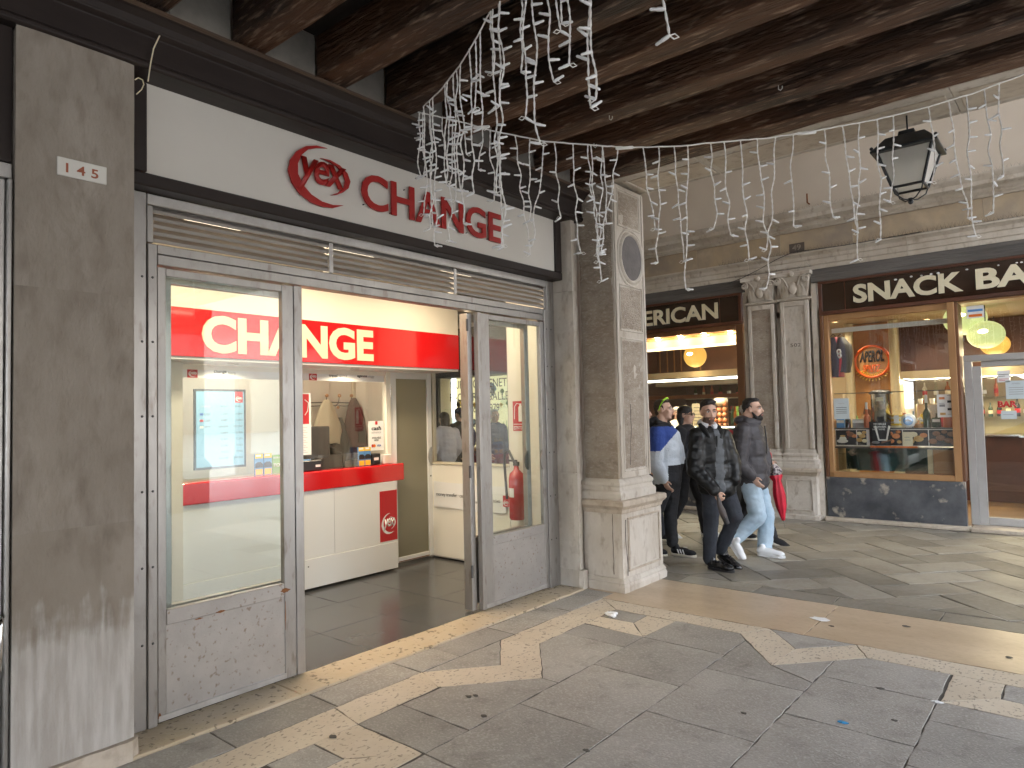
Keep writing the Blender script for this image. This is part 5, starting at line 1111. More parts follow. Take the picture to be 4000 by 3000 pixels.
# goods on the shelf
def jar(nm, label, cat, u, prof, m, dy=.2, lid=None, grp=None):
    p = B7(u, 928, YB + dy); T = thing(nm, label, cat, (p[0], YB + dy, zs_), grp); MB().lathe((p[0], YB + dy, zs_ + .001), prof, 16).build('body', m, T)
    if lid: MB().lathe((p[0], YB + dy, zs_ + .001 + prof[-1][1]), lid[0], 16).build('cap', lid[1], T)
    return T
bt = lambda r, h: [(r, 0), (r, h * .58), (r * .75, h * .68), (r * .34, h * .78), (r * .34, h)]
jar('drinks_urn', 'tall polished steel drinks urn with black lid in bar window', 'urn', 477, [(.115, 0), (.115, .10), (.125, .11), (.125, .46), (.13, .47)], 'steel', .24, ([(.15, 0), (.15, .02), (.10, .05), (.03, .06)], 'black_plastic'))
rect('urn_label', 'print_cream', [o for o in bpy.data.objects if o.name == 'drinks_urn'][0], (B7(445, 780, YB + .11)[0], YB + .108, zs_ + .37), FB, .09, .05, .002)
jar('wine_bottle', 'dark wine bottle with white foil beside wicker basket in window', 'bottle', 722, bt(.045, .33), 'bottle_green', .18, ([(.019, 0), (.017, .10), (.014, .11)], 'foil_white')); jar('wine_bottle', 'pale bottle with white neck beside the steel urn', 'bottle', 398, bt(.042, .26), 'orange_juice', .18, ([(.017, 0), (.016, .09), (.013, .10)], 'foil_white'))
jar('wine_bottle', 'short dark bottle standing under the take away notice', 'bottle', 295, bt(.038, .20), 'bottle_dark', .15); jar('juice_bottle', 'stout salmon coloured bottle with label near the door side', 'bottle', 835, [(.055, 0), (.055, .17), (.04, .21), (.025, .23), (.025, .25)], 'orange_juice', .18)
jar('water_bottle', 'small clear water bottle with green label left of urn', 'bottle', 375, [(.028, 0), (.028, .06), (.03, .15), (.012, .18), (.012, .20)], 'glass_case', .30)
p = B7(620, 898, YB + .14); T = thing('cheese_wheel', 'white round cheese box with blue picture in bar window', 'cheese box', (p[0], YB + .14, zs_)); MB().lathe((p[0], YB + .15, zs_ + .095), [(.001, -.02), (.09, -.02), (.095, -.012), (.095, .025), (.001, .026)], 22, axis='y').build('box_body', 'porcelain', T); MB().lathe((p[0], YB + .127, zs_ + .095), [(.062, 0), (.062, .001)], 20, axis='y').build('picture', 'print_sky', T); flat_poly('picture_boat', 'print_dark', T, [(-.045, 0), (.045, 0), (.03, .015), (.0, .035), (-.03, .02)], (p[0], YB + .1262, zs_ + .085), FB, .0008)
T = thing('panettone_bag', 'clear bag of striped yellow biscuits tied at top', 'biscuit bag', (B7(565, 900, YB + .2)[0], YB + .2, zs_)); p = B7(565, 928, YB + .2)
for k in range(6): MB().lathe((p[0], YB + .2, zs_ + .002 + k * .03), [(.085, 0), (.088, .012), (.085, .024)], 16).build('biscuit', ('print_cream', 'print_yellow')[k % 2], T)
MB().lathe((p[0], YB + .2, zs_ + .185), [(.08, 0), (.05, .04), (.015, .07), (.03, .11)], 14).build('bag_neck', 'acrylic', T); rect('tag_card', 'paper', T, (p[0] - .03, YB + .108, zs_ + .06), FB, .06, .11, .002)
def packet(nm, label, u0, u1, h, m, dy=.16, z=None): 
    a_, b_ = B7(u0, 928, YB + dy), B7(u1, 928, YB + dy); T = thing(nm, label, 'packet', ((a_[0] + b_[0]) / 2, YB + dy, zs_)); box('body', m, T, a_[0], b_[0], YB + dy, YB + dy + .08, zs_ + .001, zs_ + h, .004); rect('print_band', 'paper', T, (a_[0] + .006, YB + dy - .001, zs_ + h * .55), FB, b_[0] - a_[0] - .012, h * .3, .0006); return T
packet('food_packet', 'white and blue packet on shelf under take away notice', 232, 275, .13, 'print_sky'); packet('food_packet', 'grey carton beside the short dark bottle', 318, 382, .125, 'print_grey', .2); packet('food_packet', 'green packet at the door end of the shelf', 858, 888, .16, 'print_green', .2); packet('food_packet', 'dark green gift packet beside the wine bottle', 748, 795, .13, 'bottle_green', .22)
T = thing('wicker_basket', 'low basket of wrapped sweets between cheese and bottle', 'basket', (B7(675, 920, YB + .2)[0], YB + .2, zs_)); p = B7(675, 928, YB + .2); MB().lathe((p[0], YB + .2, zs_ + .001), [(.06, 0), (.075, .05), (.07, .055), (.05, .045)], 16).build('body', 'wood_ball', T)
for k in range(10): MB().ball((p[0] + random.uniform(-.05, .05), YB + .2 + random.uniform(-.04, .04), zs_ + .06 + random.uniform(0, .07)), .02, 8, 5).build('sweet', random.choice(('print_yellow', 'litter_white', 'pastry', 'print_cream')), T)
for k, (u, h, r, m, lab) in enumerate(((250, .11, .03, 'bottle_amber', 'squat amber jar behind the white and blue packet'), (345, .17, .032, 'print_green', 'green tin behind the grey carton'), (430, .15, .03, 'bottle_dark', 'dark jar tucked left of the steel urn'), (532, .16, .035, 'bottle_amber', 'amber jar tucked right of the steel urn'), (600, .20, .03, 'orange_juice', 'salmon bottle behind the round cheese box'), (650, .22, .034, 'bottle_green', 'green bottle behind the basket of sweets'), (700, .18, .032, 'print_yellow', 'yellow tin behind the white foil bottle'), (775, .19, .034, 'bottle_dark', 'dark bottle behind the green gift packet'), (815, .16, .032, 'print_red', 'red tin beside the salmon bottle'), (868, .22, .03, 'bottle_amber', 'amber bottle at the door end of the back row'))):
    jar('shelf_jar', lab + ' in bar window', 'jar', u, bt(r, h) if k % 2 else [(r, 0), (r, h * .8), (r * .8, h * .85), (r * .8, h)], m, .35)
# jerseys on hangers
def jersey(label, u, m, m2, dy, s):
    p = B7(u, 440, YB + dy); q = B7(u, 655 if s else 630, YB + dy); h = p[2] - q[2]; T = thing('football_jersey', label, 'jersey', (p[0], YB + dy, q[2]))
    mb = MB(); n = 14; v = []; f = []; nz = 12
    for j in range(nz + 1):
        t = j / nz; w = .05 + .075 * min(1, t * 4); 
        for i in range(n):
            a_ = 2 * math.pi * i / n; e = 1 + .12 * math.sin(3 * a_ + t * 4 + s); v.append((p[0] + math.cos(a_) * w * e + .02 * math.sin(t * 3), YB + dy + math.sin(a_) * (.05 + .11 * min(1, t * 3)) * e, p[2] - h * t))
    for j in range(nz):
        for i in range(n): f.append((j * n + i, (j + 1) * n + i, (j + 1) * n + (i + 1) % n, j * n + (i + 1) % n))
    mb.add(v, f, 0, True); mb.mi = [1 if (i % n) in (2, 3, 9, 10, 11) else 0 for i in range(len(mb.f))]; mb.build('cloth', [m, m2], T)
    MB().tube([(p[0] - .05, YB + dy, p[2]), (p[0], YB + dy, p[2] + .05), (p[0] + .05, YB + dy, p[2])], .007, 6).build('hanger', 'black_plastic', T)
    return T, p, h
jersey('red and navy football jersey hanging in bar window corner', 213, 'jersey_red', 'jersey_navy', .22, 1); T, p, h = jersey('black football jersey with white numeral hanging beside red one', 252, 'jersey_black', 'jersey_navy', .26, 0)
text('numeral', '8', 'paper', T, (p[0] - .02, YB + .09, p[2] - h * .62), FB, .07, .14, .002, bold=.03)
# ------------------------------------------------------------------ bar interior
IN = struct(box('bar_floor', 'bar_floor', None, -8.0, .9, YB + .06, 15.2, .0, .045)); struct(box('bar_ceiling', 'bar_ceiling', None, -6.9, .9, YB + .06, 15.2, 2.96, 3.05)); struct(box('bar_back_wall', 'bar_wall_dark', None, -6.9, .9, 15.2, 15.3, 0, 3.0)); struct(box('bar_side_wall', 'bar_wall_dark', None, .9, 1.0, YB + .06, 15.2, 0, 3.0)); struct(box('bar_side_wall', 'bar_wall_dark', None, -6.98, -6.9, YB + .5, 15.2, 0, 3.0))
OW = thing('feature_wall', 'textured orange wall panel inside the snack bar', 'wall panel', (-3, 12.3, 0)); a = B7(318, 400, 12.3); b = B7(525, 400, 12.3); box('panel', 'bar_wall', OW, a[0] - .05, b[0] + .05, 12.3, 12.36, .05, 2.95)
for u, lab in ((300, 'slim gold column left of the orange panel'), (540, 'slim gold column right of the orange panel')):
    p = B7(u, 500, 12.1); T = thing('gold_column', lab, 'column', (p[0], 12.1, 0)); MB().lathe((p[0], 12.1, .045), [(.085, 0), (.07, .05), (.065, 2.85), (.08, 2.9)], 18).build('shaft', 'bar_column', T)
AP = thing('round_wall_sign', 'round orange sign reading APEROL SPRITZ on orange wall', 'sign', (-3, 12.25, 1.9)); c = B7(425, 570, 12.22); r_ = (B7(525, 570, 12.22)[0] - B7(325, 570, 12.22)[0]) / 2
MB().lathe((c[0], 12.22, c[2]), [(r_ * .86, .0), (r_ * .86, -.03), (r_ * .9, -.05), (r_ * .98, -.05), (r_, -.03), (r_, .06)], 40, axis='y').build('rim', 'aperol_orange', AP); MB().lathe((c[0], 12.20, c[2]), [(r_ * .87, .0), (r_ * .87, .03)], 36, axis='y').build('face', 'bar_wall', AP)
text('lettering', 'APEROL', 'print_dark', AP, (c[0] - r_ * .66, 12.195, c[2] - .01), FB, r_ * 1.32, .19, .004, bold=.035, shear=.15); text('lettering', 'SPRITZ', 'aperol_orange', AP, (c[0] - r_ * .5, 12.195, c[2] - .17), FB, r_ * .95, .12, .004, bold=.03, shear=.15)
for k in range(13):
    t = math.radians(200 + k * 11.7); MB().tube([(c[0] + math.cos(t) * .10, 12.196, c[2] - .10 + math.sin(t) * .10), (c[0] + math.cos(t) * .26, 12.196, c[2] - .10 + math.sin(t) * .22)], .006, 4).build('sun_ray', 'print_yellow', AP)
SC_ = thing('wall_ornament', 'dark metal leaf ornament on the orange panel below sign', 'ornament', (c[0], 12.28, 1.0))
for k in range(6): 
    z_ = 1.62 - k * .12; s = -1 if k % 2 else 1; MB().prism([(c[0], 12.285, z_), (c[0] + s * .16, 12.285, z_ + .09), (c[0] + s * .19, 12.285, z_ - .02), (c[0] + s * .05, 12.285, z_ - .09)], (0, .012, 0)).build('leaf', 'wood_red', SC_)
MB().box(c[0] - .02, c[0] + .02, 12.28, 12.298, .6, 1.7).build('stem', 'wood_red', SC_)
# back bar with bulkhead, shelves and bottles
BK = thing('back_bar', 'back bar with dark red bulkhead, lit shelves and bottles niche', 'bar unit', (-1.6, 14, 0)); a = B7(570, 460, 13.2); b = B7(880, 440, 13.2)
box('bulkhead', 'bar_wall_dark', BK, a[0], .9, 13.2, 13.5, a[2] - .52, 2.95); box('lintel', 'bar_column', BK, a[0], .9, 13.12, 13.5, a[2] - .66, a[2] - .525); box('niche_wall', 'bar_ceiling', BK, a[0], .9, 14.3, 14.4, .05, a[2] - .66); box('side', 'bar_column', BK, a[0] - .08, a[0], 13.0, 14.4, .05, 2.95); box('counter', 'bar_wall_dark', BK, a[0], .9, 13.2, 13.7, .05, 1.08); box('counter_top', 'steel', BK, a[0], .9, 13.15, 13.72, 1.082, 1.11)
MA = thing('coffee_machine', 'boxy steel coffee machine on the back bar', 'coffee machine', (-1.0, 13.5, 1.12)); p = B7(780, 700, 13.4); box('body', 'steel', MA, p[0] - .32, p[0] + .35, 13.25, 13.65, 1.12, 1.62, .02); box('panel', 'dark_grey', MA, p[0] - .25, p[0] + .28, 13.24, 13.249, 1.22, 1.36)
for k in range(4): MB().lathe((p[0] - .25 + k * .17, 13.3, 1.62), [(.03, 0), (.04, .08), (.035, .085)], 10).build('cup', 'porcelain', MA)
ORD = ['first', 'second', 'third', 'fourth', 'fifth', 'sixth', 'seventh', 'eighth', 'ninth', 'tenth', 'eleventh', 'twelfth', 'thirteenth', 'fourteenth', 'fifteenth', 'sixteenth', 'seventeenth', 'eighteenth', 'nineteenth', 'twentieth', 'twenty-first', 'twenty-second', 'twenty-third', 'twenty-fourth']
BCOL = dict(bottle_amber='amber', bottle_green='dark green', bottle_dark='black', glass_case='clear', orange_juice='salmon', print_cream='cream')
def bottle_row(x0, x1, y, z, n, label, seed):
    rnd = random.Random(seed)
    for k in range(n):
        x = x0 + (x1 - x0) * (k + .5) / n; h = rnd.uniform(.22, .32); r = rnd.uniform(.03, .042); m = rnd.choice(('bottle_amber', 'bottle_green', 'bottle_dark', 'glass_case', 'orange_juice', 'print_cream'))
        T = thing('spirit_bottle', f'{BCOL[m]} bottle, {ORD[k]} along the {label}', 'bottle', (x, y, z), 'bottles on the ' + label); MB().lathe((x, y, z), bt(r, h), 10).build('body', m, T); MB().lathe((x, y, z + h * .2), [(r * 1.03, 0), (r * 1.03, h * .25)], 10).build('paper_label', rnd.choice(('paper', 'print_cream', 'print_red')), T)
box('light_strip', 'tube_white', BK, a[0] + .05, .85, 13.52, 13.55, a[2] - .66, a[2] - .645)
ld = bpy.data.lights.new('niche_light', 'AREA'); ld.shape = 'RECTANGLE'; ld.size = 2.2; ld.size_y = .06; ld.energy = 60 * LAMP; ld.color = (1, .82, .5); lo = bpy.data.objects.new('niche_light', ld); COL.objects.link(lo); lo.parent = BK; lo.location = Vector((a[0] + 1.2, 13.6, a[2] - .68)) - Vector(BK['_o']); lo.rotation_euler = (math.radians(-25), 0, 0)
p = B7(620, 640, 14.15); box('shelf', 'glass_case', BK, a[0], .9, 14.05, 14.3, 1.36, 1.375); box('shelf', 'glass_case', BK, a[0], .9, 14.05, 14.3, 1.70, 1.715)
bottle_row(a[0] + .1, a[0] + 1.7, 14.18, 1.376, 13, 'lower niche shelf of the back bar', 2); bottle_row(a[0] + .1, a[0] + 1.5, 14.18, 1.716, 8, 'upper niche shelf of the back bar', 5)
# left of the orange panel: small shelf unit
LU = thing('wall_shelves', 'narrow lit wall shelves with small tins left of gold column', 'shelf', (-3.6, 12.4, 0)); a2 = B7(240, 600, 12.4); b2 = B7(292, 600, 12.4)
box('back', 'bar_ceiling', LU, a2[0] - .6, b2[0] + .1, 12.6, 12.66, .05, 2.95)
for z in (1.12, 1.36, 1.72): 
    box('board', 'wood_tan', LU, a2[0] - .5, b2[0] + .08, 12.42, 12.6, z - .02, z)
    for k in range(3): MB().lathe((a2[0] + .06 + k * .085, 12.5, z), [(.032, 0), (.032, .10)], 12).build('tin', ('print_cream', 'bar_column', 'print_yellow')[k], LU)
# pendant globes
def globe(nm, label, px, r, y, m, lamp=0, el=.85):
    p = on(px, 'y', y); T = thing(nm, label, 'pendant lamp', (p[0], y, p[2])); MB().ball(p, r, 22, 14, sc=(1, 1, el)).build('shade', m, T); MB().tube([(p[0], y, p[2] + r * el * .98), (p[0], y, 2.955)], .008, 6).build('cord', 'black_plastic', T)
    ld = bpy.data.lights.new('globe_light', 'POINT'); ld.energy = lamp * .7 * LAMP; ld.color = (1, .80, .48); ld.shadow_soft_size = r * 1.02; lo = bpy.data.objects.new('globe_light', ld); COL.objects.link(lo); lo.parent = T; lo.location = (0, 0, -r * el - .12)
    MB().ball((p[0] - .01, y - r * .92, p[2] + .03), .05, 10, 7, sc=(1.2, .5, .6)).build('glow', 'bulb_hot', T); return T
globe('pendant_globe', 'pale green pendant globe behind the window post', z7(925, 340), .27, 11.6, 'globe_green', 12); globe('pendant_globe', 'green pendant globe above the bar door', z7(1038, 425), .225, 11.4, 'globe_green', 12); globe('pendant_globe', 'amber pendant globe farther back above the bar door', z7(1088, 478), .20, 13.0, 'globe_amber', 12); globe('pendant_globe', 'clear amber pendant globe behind the American window', z8(510, 690), .21, 12.0, 'globe_amber', 8, 1)
# ceiling spots in the bar; the last is added to brighten the orange panel
for i, (x, y) in enumerate(((-2.6, 10.9), (-2.1, 10.9), (-1.6, 10.9), (-1.9, 12.6), (-.6, 12.4), (-.3, 14.0), (-4.7, 12.3), (-5.5, 12.3), (-4.4, 13.8), (-3.05, 11.75))):
    downlight(x, y, 2.955, 'bar_spot', ('lit ceiling spot above left of snack bar window', 'lit ceiling spot above middle of snack bar window', 'lit ceiling spot above right of snack bar window', 'lit ceiling spot before the back bar', 'lit ceiling spot inside the bar door', 'lit ceiling spot deep in the bar', 'lit ceiling spot above pastry counter near pilaster', 'lit ceiling spot above pastry counter far end', 'lit ceiling spot behind the pastry counter', 'added ceiling spot brightening the orange panel')[i], 62, spot=2.3)
# ------------------------------------------------------------------ bar door
DO = thing('bar_door', 'grey framed glass door of the bar with BAR lettering', 'door', (-.6, YB + .25, .05)); yd = YB + .22
jx = B7(945, 800, yd)[0]; gx = B7(1030, 900, yd)[0]; zh = B7(1000, 570, yd)[2]
box('jamb', 'door_grey', DO, jx - .03, jx + .06, yd - .04, yd + .06, .05, zh, .004); box('jamb', 'door_grey', DO, jx + .062, gx - .005, yd - .02, yd + .05, .05, zh - .06, .004); box('head', 'door_grey', DO, jx - .03, .55, yd - .04, yd + .06, zh + .001, zh + .085, .004); box('rail', 'door_grey', DO, gx - .004, .45, yd - .015, yd + .04, .055, .155, .004); box('rail', 'door_grey', DO, gx - .004, .45, yd - .015, yd + .04, zh - .075, zh - .001, .004); box('jamb', 'door_grey', DO, .451, .60, yd - .03, yd + .06, .05, zh, .004)
box('pane', 'glass_clear', DO, gx - .002, .452, yd + .008, yd + .014, .154, zh - .076); box('pane', 'glass_clear', DO, jx - .03, .60, yd + .012, yd + .018, zh + .086, 2.92); box('head_rail', 'wood_tan', DO, -1.22, .9, YB - .02, YB + .30, 2.895, 2.921)
text('lettering', 'BAR', 'print_red', DO, (B7(1103, 818, yd)[0], yd + .003, B7(1103, 818, yd)[2]), FB, B7(1207, 790, yd)[0] - B7(1103, 790, yd)[0], None, .004, bold=.05)
G = yd + .004
notice('door_sticker', 'rounded white no dogs style sticker at top of bar door', 'sticker', (1098, 620), (1170, 680), G, 'sticker', [(.1, .65, .8, 'print_dark', None), (.1, .5, .5, 'print_dark', None), (.1, .25, .8, 'print_red', None), (.1, .12, .5, 'print_red', None)]); notice('notice', 'pale green paper notice on bar door above BAR lettering', 'notice', (1143, 675), (1260, 770), G, 'paper_blue', [(.3, .8, .4, 'print_grey', 'AVVISO')] + [(.15, .25 + .12 * k, .7, 'print_grey', None) for k in range(4)]); notice('notice', 'small pale card on bar door under BAR lettering', 'notice', (1120, 836), (1206, 880), G, 'paper_blue', [(.1, .5, .7, 'print_grey', None)])
notice('wall_sticker', 'white, blue and orange licence sticker on glass above bar door', 'sticker', (932, 272), (1030, 330), YB + .02, 'sticker', []); a = B7(932, 272, YB + .018); b = B7(1030, 330, YB + .018); T = bpy.data.objects['wall_sticker']; w, h = b[0] - a[0], a[2] - b[2]
rect('blue_band', 'print_sky', T, (a[0] + .07 * w, YB + .0175, b[2] + .52 * h), FB, .86 * w, .18 * h, .001); rect('orange_band', 'print_orange', T, (a[0] + .12 * w, YB + .0175, b[2] + .1 * h), FB, .76 * w, .2 * h, .001)
IC = thing('inner_counter', 'orange wooden bar counter seen through the bar door', 'counter', (-.4, 12.5, 0)); box('front', 'wood_red', IC, -.75, .88, 12.3, 12.8, .05, 1.10); box('worktop', 'steel', IC, -.78, .88, 12.25, 12.85, 1.102, 1.13); box('case', 'glass_case', IC, -.7, .8, 12.35, 12.75, 1.131, 1.42)
for k in range(9): MB().ball((-.62 + k * .16, 12.5, 1.175), .06, 10, 6, sc=(1.1, 1, .6)).build('pastry', 'pastry', IC)
box('light_strip', 'tube_white', IC, -.7, .8, 12.36, 12.38, 1.40, 1.412)
# ------------------------------------------------------------------ American window
W1 = thing('american_window', 'brown wooden framed shop window under the American sign', 'window', (-5.3, YB, .6)); xr = -4.04
box('frame_post', 'wood_brown', W1, xr - .11, xr, YB - .03, YB + .06, .62, 2.922, .004); box('head_rail', 'wood_brown', W1, -6.9, xr - .111, YB - .03, YB + .06, 2.84, 2.922, .004); zm = B8(500, 1065)[2]; box('mid_rail', 'wood_brown', W1, -6.9, xr - .111, YB - .02, YB + .05, zm - .03, zm + .03, .004); box('sill', 'wood_tan', W1, -6.9, xr - .111, YB - .05, YB + .06, .62, .70, .004)
box('pane', 'glass_clear', W1, -6.9, xr - .112, YB + .012, YB + .018, zm + .031, 2.84); box('pane', 'glass_clear', W1, -6.9, xr - .112, YB + .012, YB + .018, .70, zm - .031)
ap = thing('marble_apron', 'black marble apron under the American window behind walkers', 'stone panel', (-5.4, YB, .06)); rough_block(-6.9, -4.035, YB - .05, YB + .06, .057, .618, amp=.002, seed=5).build('slab', 'marble_black', ap)
BL = thing('bulb_batten', 'brass batten of four bare lit bulbs atop American window', 'light batten', (-5, YB + .2, 2.8)); zq = B8(400, 515, YB + .16)[2]
MB().tube([(-6.85, YB + .19, zq + .005), (xr - .13, YB + .19, zq + .005)], .022, 8).build('batten', 'wood_tan', BL)
for u, v in ((170, 530), (380, 512), (600, 490), (840, 462), (-40, 548)):
    p = B8(u, v, YB + .16); MB().ball((p[0], YB + .15, zq), .034, 12, 8).build('bulb', 'bulb_hot', BL); MB().lathe((p[0], YB + .17, zq), [(.018, 0), (.016, .03)], 10, axis='y').build('socket', 'wood_ball', BL)
    ld = bpy.data.lights.new('bulb_light', 'POINT'); ld.energy = 10 * LAMP; ld.color = (1, .76, .42); ld.shadow_soft_size = .035; lo = bpy.data.objects.new('bulb_light', ld); COL.objects.link(lo); lo.parent = BL; lo.location = Vector((p[0], YB + .09, zq - .03)) - Vector(BL['_o'])
va = B8(500, 560, YB + .25); vb = B8(500, 605, YB + .25); T = thing('window_blind', 'rolled cream blind below the bulbs of American window', 'blind', (-5, YB + .25, va[2])); box('cloth', 'bar_ceiling', T, -6.85, xr - .13, YB + .25, YB + .27, vb[2] + .02, va[2] + .12); box('rail', 'acrylic_white', T, -6.85, xr - .13, YB + .24, YB + .28, vb[2] - .02, vb[2] + .02)
# inside: copper-lined bulkhead, beige soffit, long tube, shelves, pastry counter
AI = thing('pastry_bar', 'pastry bar interior unit with beige soffit and bottle shelves', 'bar unit', (-5, 13, 0))
box('bulkhead', 'bar_wall_dark', AI, -6.9, -3.9, 13.0, 13.1, 2.35, 2.955)
for u in (180, 248, 312, 376, 552): p = B8(u, 660, 12.98); MB().box(p[0] - .012, p[0] + .012, 12.985, 12.999, 2.40, 2.90).build('copper_strip', 'bar_wall', AI)
MB().prism([(-6.9, 12.2, 2.20), (-6.9, 12.9, 2.20), (-6.9, 13.0, 2.34), (-6.9, 12.2, 2.34)], (3.0, 0, 0)).build('soffit', 'bar_ceiling', AI); box('soffit_step', 'bar_column', AI, -6.9, -3.9, 12.9, 13.4, 2.10, 2.199)
box('back_wall', 'bar_wall_dark', AI, -6.9, -3.9, 14.3, 14.36, .05, 2.3)
for z in (1.25, 1.55, 1.85): box('shelf', 'bar_column', AI, -6.8, -3.95, 14.05, 14.29, z - .02, z)
bottle_row(-6.7, -4.05, 14.17, 1.55, 16, 'middle shelf behind the pastry counter', 8); bottle_row(-6.7, -4.05, 14.17, 1.85, 14, 'top shelf behind the pastry counter', 9)
TL = thing('tube_light', 'long thin lit white tube across the American window', 'tube lamp', (-5, 11.3, 2.0)); p0 = B8(85, 930, 11.2); p1 = B8(940, 882, 11.2); MB().tube([(-6.8, 11.2, p1[2]), (p1[0] + .05, 11.2, p1[2])], .018, 8).build('tube', 'tube_white', TL); box('bracket', 'steel', TL, -6.8, p1[0] + .05, 11.19, 11.21, p1[2] + .02, p1[2] + .04)
ld = bpy.data.lights.new('tube_glow', 'AREA'); ld.shape = 'RECTANGLE'; ld.size = 2.4; ld.size_y = .05; ld.energy = 34 * LAMP; ld.color = (1, .90, .70); lo = bpy.data.objects.new('tube_glow', ld); COL.objects.link(lo); lo.parent = TL; lo.location = Vector((-5.3, 11.2, p1[2] - .04)) - Vector(TL['_o'])
PCN = thing('pastry_counter', 'glass pastry counter with lit shelves in American window', 'pastry counter', (-5, 10.9, 0)); zt_ = B8(600, 1330, 10.75)[2]
box('body', 'bar_wall', PCN, -6.8, -4.2, 10.72, 11.35, .05, .85); box('top_glass', 'glass_case', PCN, -6.8, -4.2, 10.70, 11.35, zt_ - .012, zt_); box('front_glass', 'glass_case', PCN, -6.8, -4.2, 10.70, 10.708, .86, zt_ - .013); box('shelf', 'glass_case', PCN, -6.8, -4.2, 10.75, 11.3, 1.10, 1.112); box('light_strip', 'tube_white', PCN, -6.8, -4.2, 10.73, 10.75, zt_ - .04, zt_ - .025); box('light_strip', 'tube_white', PCN, -6.8, -4.2, 10.73, 10.75, 1.085, 1.099)
for k in range(26): MB().ball((-6.7 + k * .095, 10.95 + .08 * math.sin(k * 2.1), 1.15), .04, 8, 6, sc=(1.2, 1, .7)).build('pastry', random.choice(('pastry', 'pastry_dark', 'print_cream')), PCN)
for k in range(26): MB().ball((-6.7 + k * .095, 10.95 + .08 * math.sin(k * 1.7), .89), .045, 8, 6, sc=(1.2, 1, .7)).build('pastry', random.choice(('pastry', 'pastry_dark', 'apricot')), PCN)
p = B8(735, 1230, 11.6); T = thing('orange_stack', 'tall stack of red orange fruit behind the pastry counter', 'fruit stack', (p[0], 11.6, 1.1)); box('rack', 'steel', T, p[0] - .14, p[0] + .14, 11.66, 11.70, 1.05, 1.85)
for i in range(7):
    for j in range(3): MB().ball((p[0] - .09 + j * .09, 11.6, 1.13 + i * .095), .045, 8, 6).build('orange', 'apricot', T)
p = B8(735, 1110, 11.6); MB().ball((p[0], 11.6, p[2]), .11, 12, 8, sc=(1, 1, .7)).build('bag', 'print_cream', T)
p = B8(535, 1180, 11.8); T = thing('menu_board', 'yellow menu board behind the pastry counter', 'menu board', (p[0], 11.8, 1.3)); box('board', 'bar_column', T, p[0] - .11, p[0] + .11, 11.8, 11.82, 1.28, 1.72)
for k in range(6): rect('print_line', 'print_dark', T, (p[0] - .08, 11.799, 1.34 + k * .06), FB, .15, .012, .001)
T = thing('fruit_bottles', 'cluster of green bottles at pilaster end of counter', 'bottles', (-4.4, 11.3, 1.3))
for k in range(6): p = B8(860 + k * 13, 1250, 11.1); MB().lathe((p[0], 11.1 + .1 * (k % 2), zt_), bt(.035, .3), 10).build('bottle', ('bottle_green', 'print_green', 'bottle_amber')[k % 3], T)
# ------------------------------------------------------------------ glass gallery farther along the facade, seen through the side window
MU = thing('glass_gallery_window', 'brightly lit gallery window lettered MURANO VENETIAN FACTORY GALLERY', 'window', (-9.6, YB, .9)); zA, zB = .92, 2.42
box('backdrop', 'display_glow', MU, -10.85, -8.15, YB + .55, YB + .58, zA, zB + .3); box('pane', 'glass_clear', MU, -10.85, -8.15, YB + .03, YB + .036, zA, zB); box('header', 'fascia', MU, -10.9, -8.1, YB - .03, YB + .45, zB + .001, 3.449); box('apron', 'marble_black', MU, -10.9, -8.1, YB - .03, YB + .45, .0, .86); box('sill', 'wood_tan', MU, -10.9, -8.1, YB - .05, YB + .55, .861, .919)
for x in (-10.9, -9.62, -8.15): box('post', 'fascia', MU, x, x + .05, YB - .02, YB + .06, zA + .001, zB)
for s, x, z, w in (('MURANO', -10.50, 2.17, .80), ('VENETIAN', -9.52, 2.17, .95), ('FACTORY', -10.52, 1.90, .90), ('GALLERY', -9.45, 1.90, .85), ('Since', -10.05, 1.66, .36), ('1979', -9.44, 1.66, .32)): text('lettering', s, 'print_dark', MU, (x, YB + .0285, z), FB, w, .17 if s != 'Since' else .15, .002)
rg = random.Random(3); OX = sorted(rg.uniform(-10.8, -8.2) for _ in range(24)); OC_ = dict(print_green='green', print_orange='orange', print_red='red', print_sky='blue', glass_case='clear', porcelain='white', print_yellow='yellow', fascia='dark brown', bottle_amber='amber', jersey_navy='navy')
for k in range(24):
    x = OX[k]; z = rg.choice((.95, 1.0, 1.35, 1.75, 2.0)); r = rg.uniform(.03, .10); y = YB + rg.uniform(.15, .45); m = rg.choice(('print_green', 'print_orange', 'print_red', 'print_sky', 'glass_case', 'porcelain', 'print_yellow', 'fascia', 'bottle_amber', 'jersey_navy'))
    T = thing('glass_ornament', f'{OC_[m]} blown glass ornament, {ORD[k]} from the far end of the gallery window', 'glass ornament', (x, y, z), 'glass ornaments in the gallery window'); MB().lathe((x, y, z), [(r * .5, 0), (r * .2, r * .5), (r, r * 1.4), (r * .8, r * 2.2), (r * .45, r * 2.5), (r * .6, r * 2.8)], 10).build('vessel', m, T)
ld = None
for z in (1.34, 1.74): box('shelf', 'glass_case', MU, -10.8, -8.2, YB + .12, YB + .5, z - .012, z)
p = on((1977, 1700), 'y', YB + .12); T = thing('leaf_vase', 'tall green glass vase with leaf shaped rim in gallery window', 'vase', (p[0], YB + .15, .92)); MB().lathe((p[0], YB + .15, .92), [(.06, 0), (.08, .1), (.05, .2), (.12, .32)], 14).build('vessel', 'print_green', T)
for k in range(9): t = math.radians(-10 + k * 25); MB().prism([(p[0] + math.cos(t) * .03, YB + .14, 1.24), (p[0] + math.cos(t) * .22, YB + .14, 1.28 + math.sin(t) * .20), (p[0] + math.cos(t + .2) * .06, YB + .14, 1.30)], (0, .02, 0)).build('leaf', 'print_green', T)
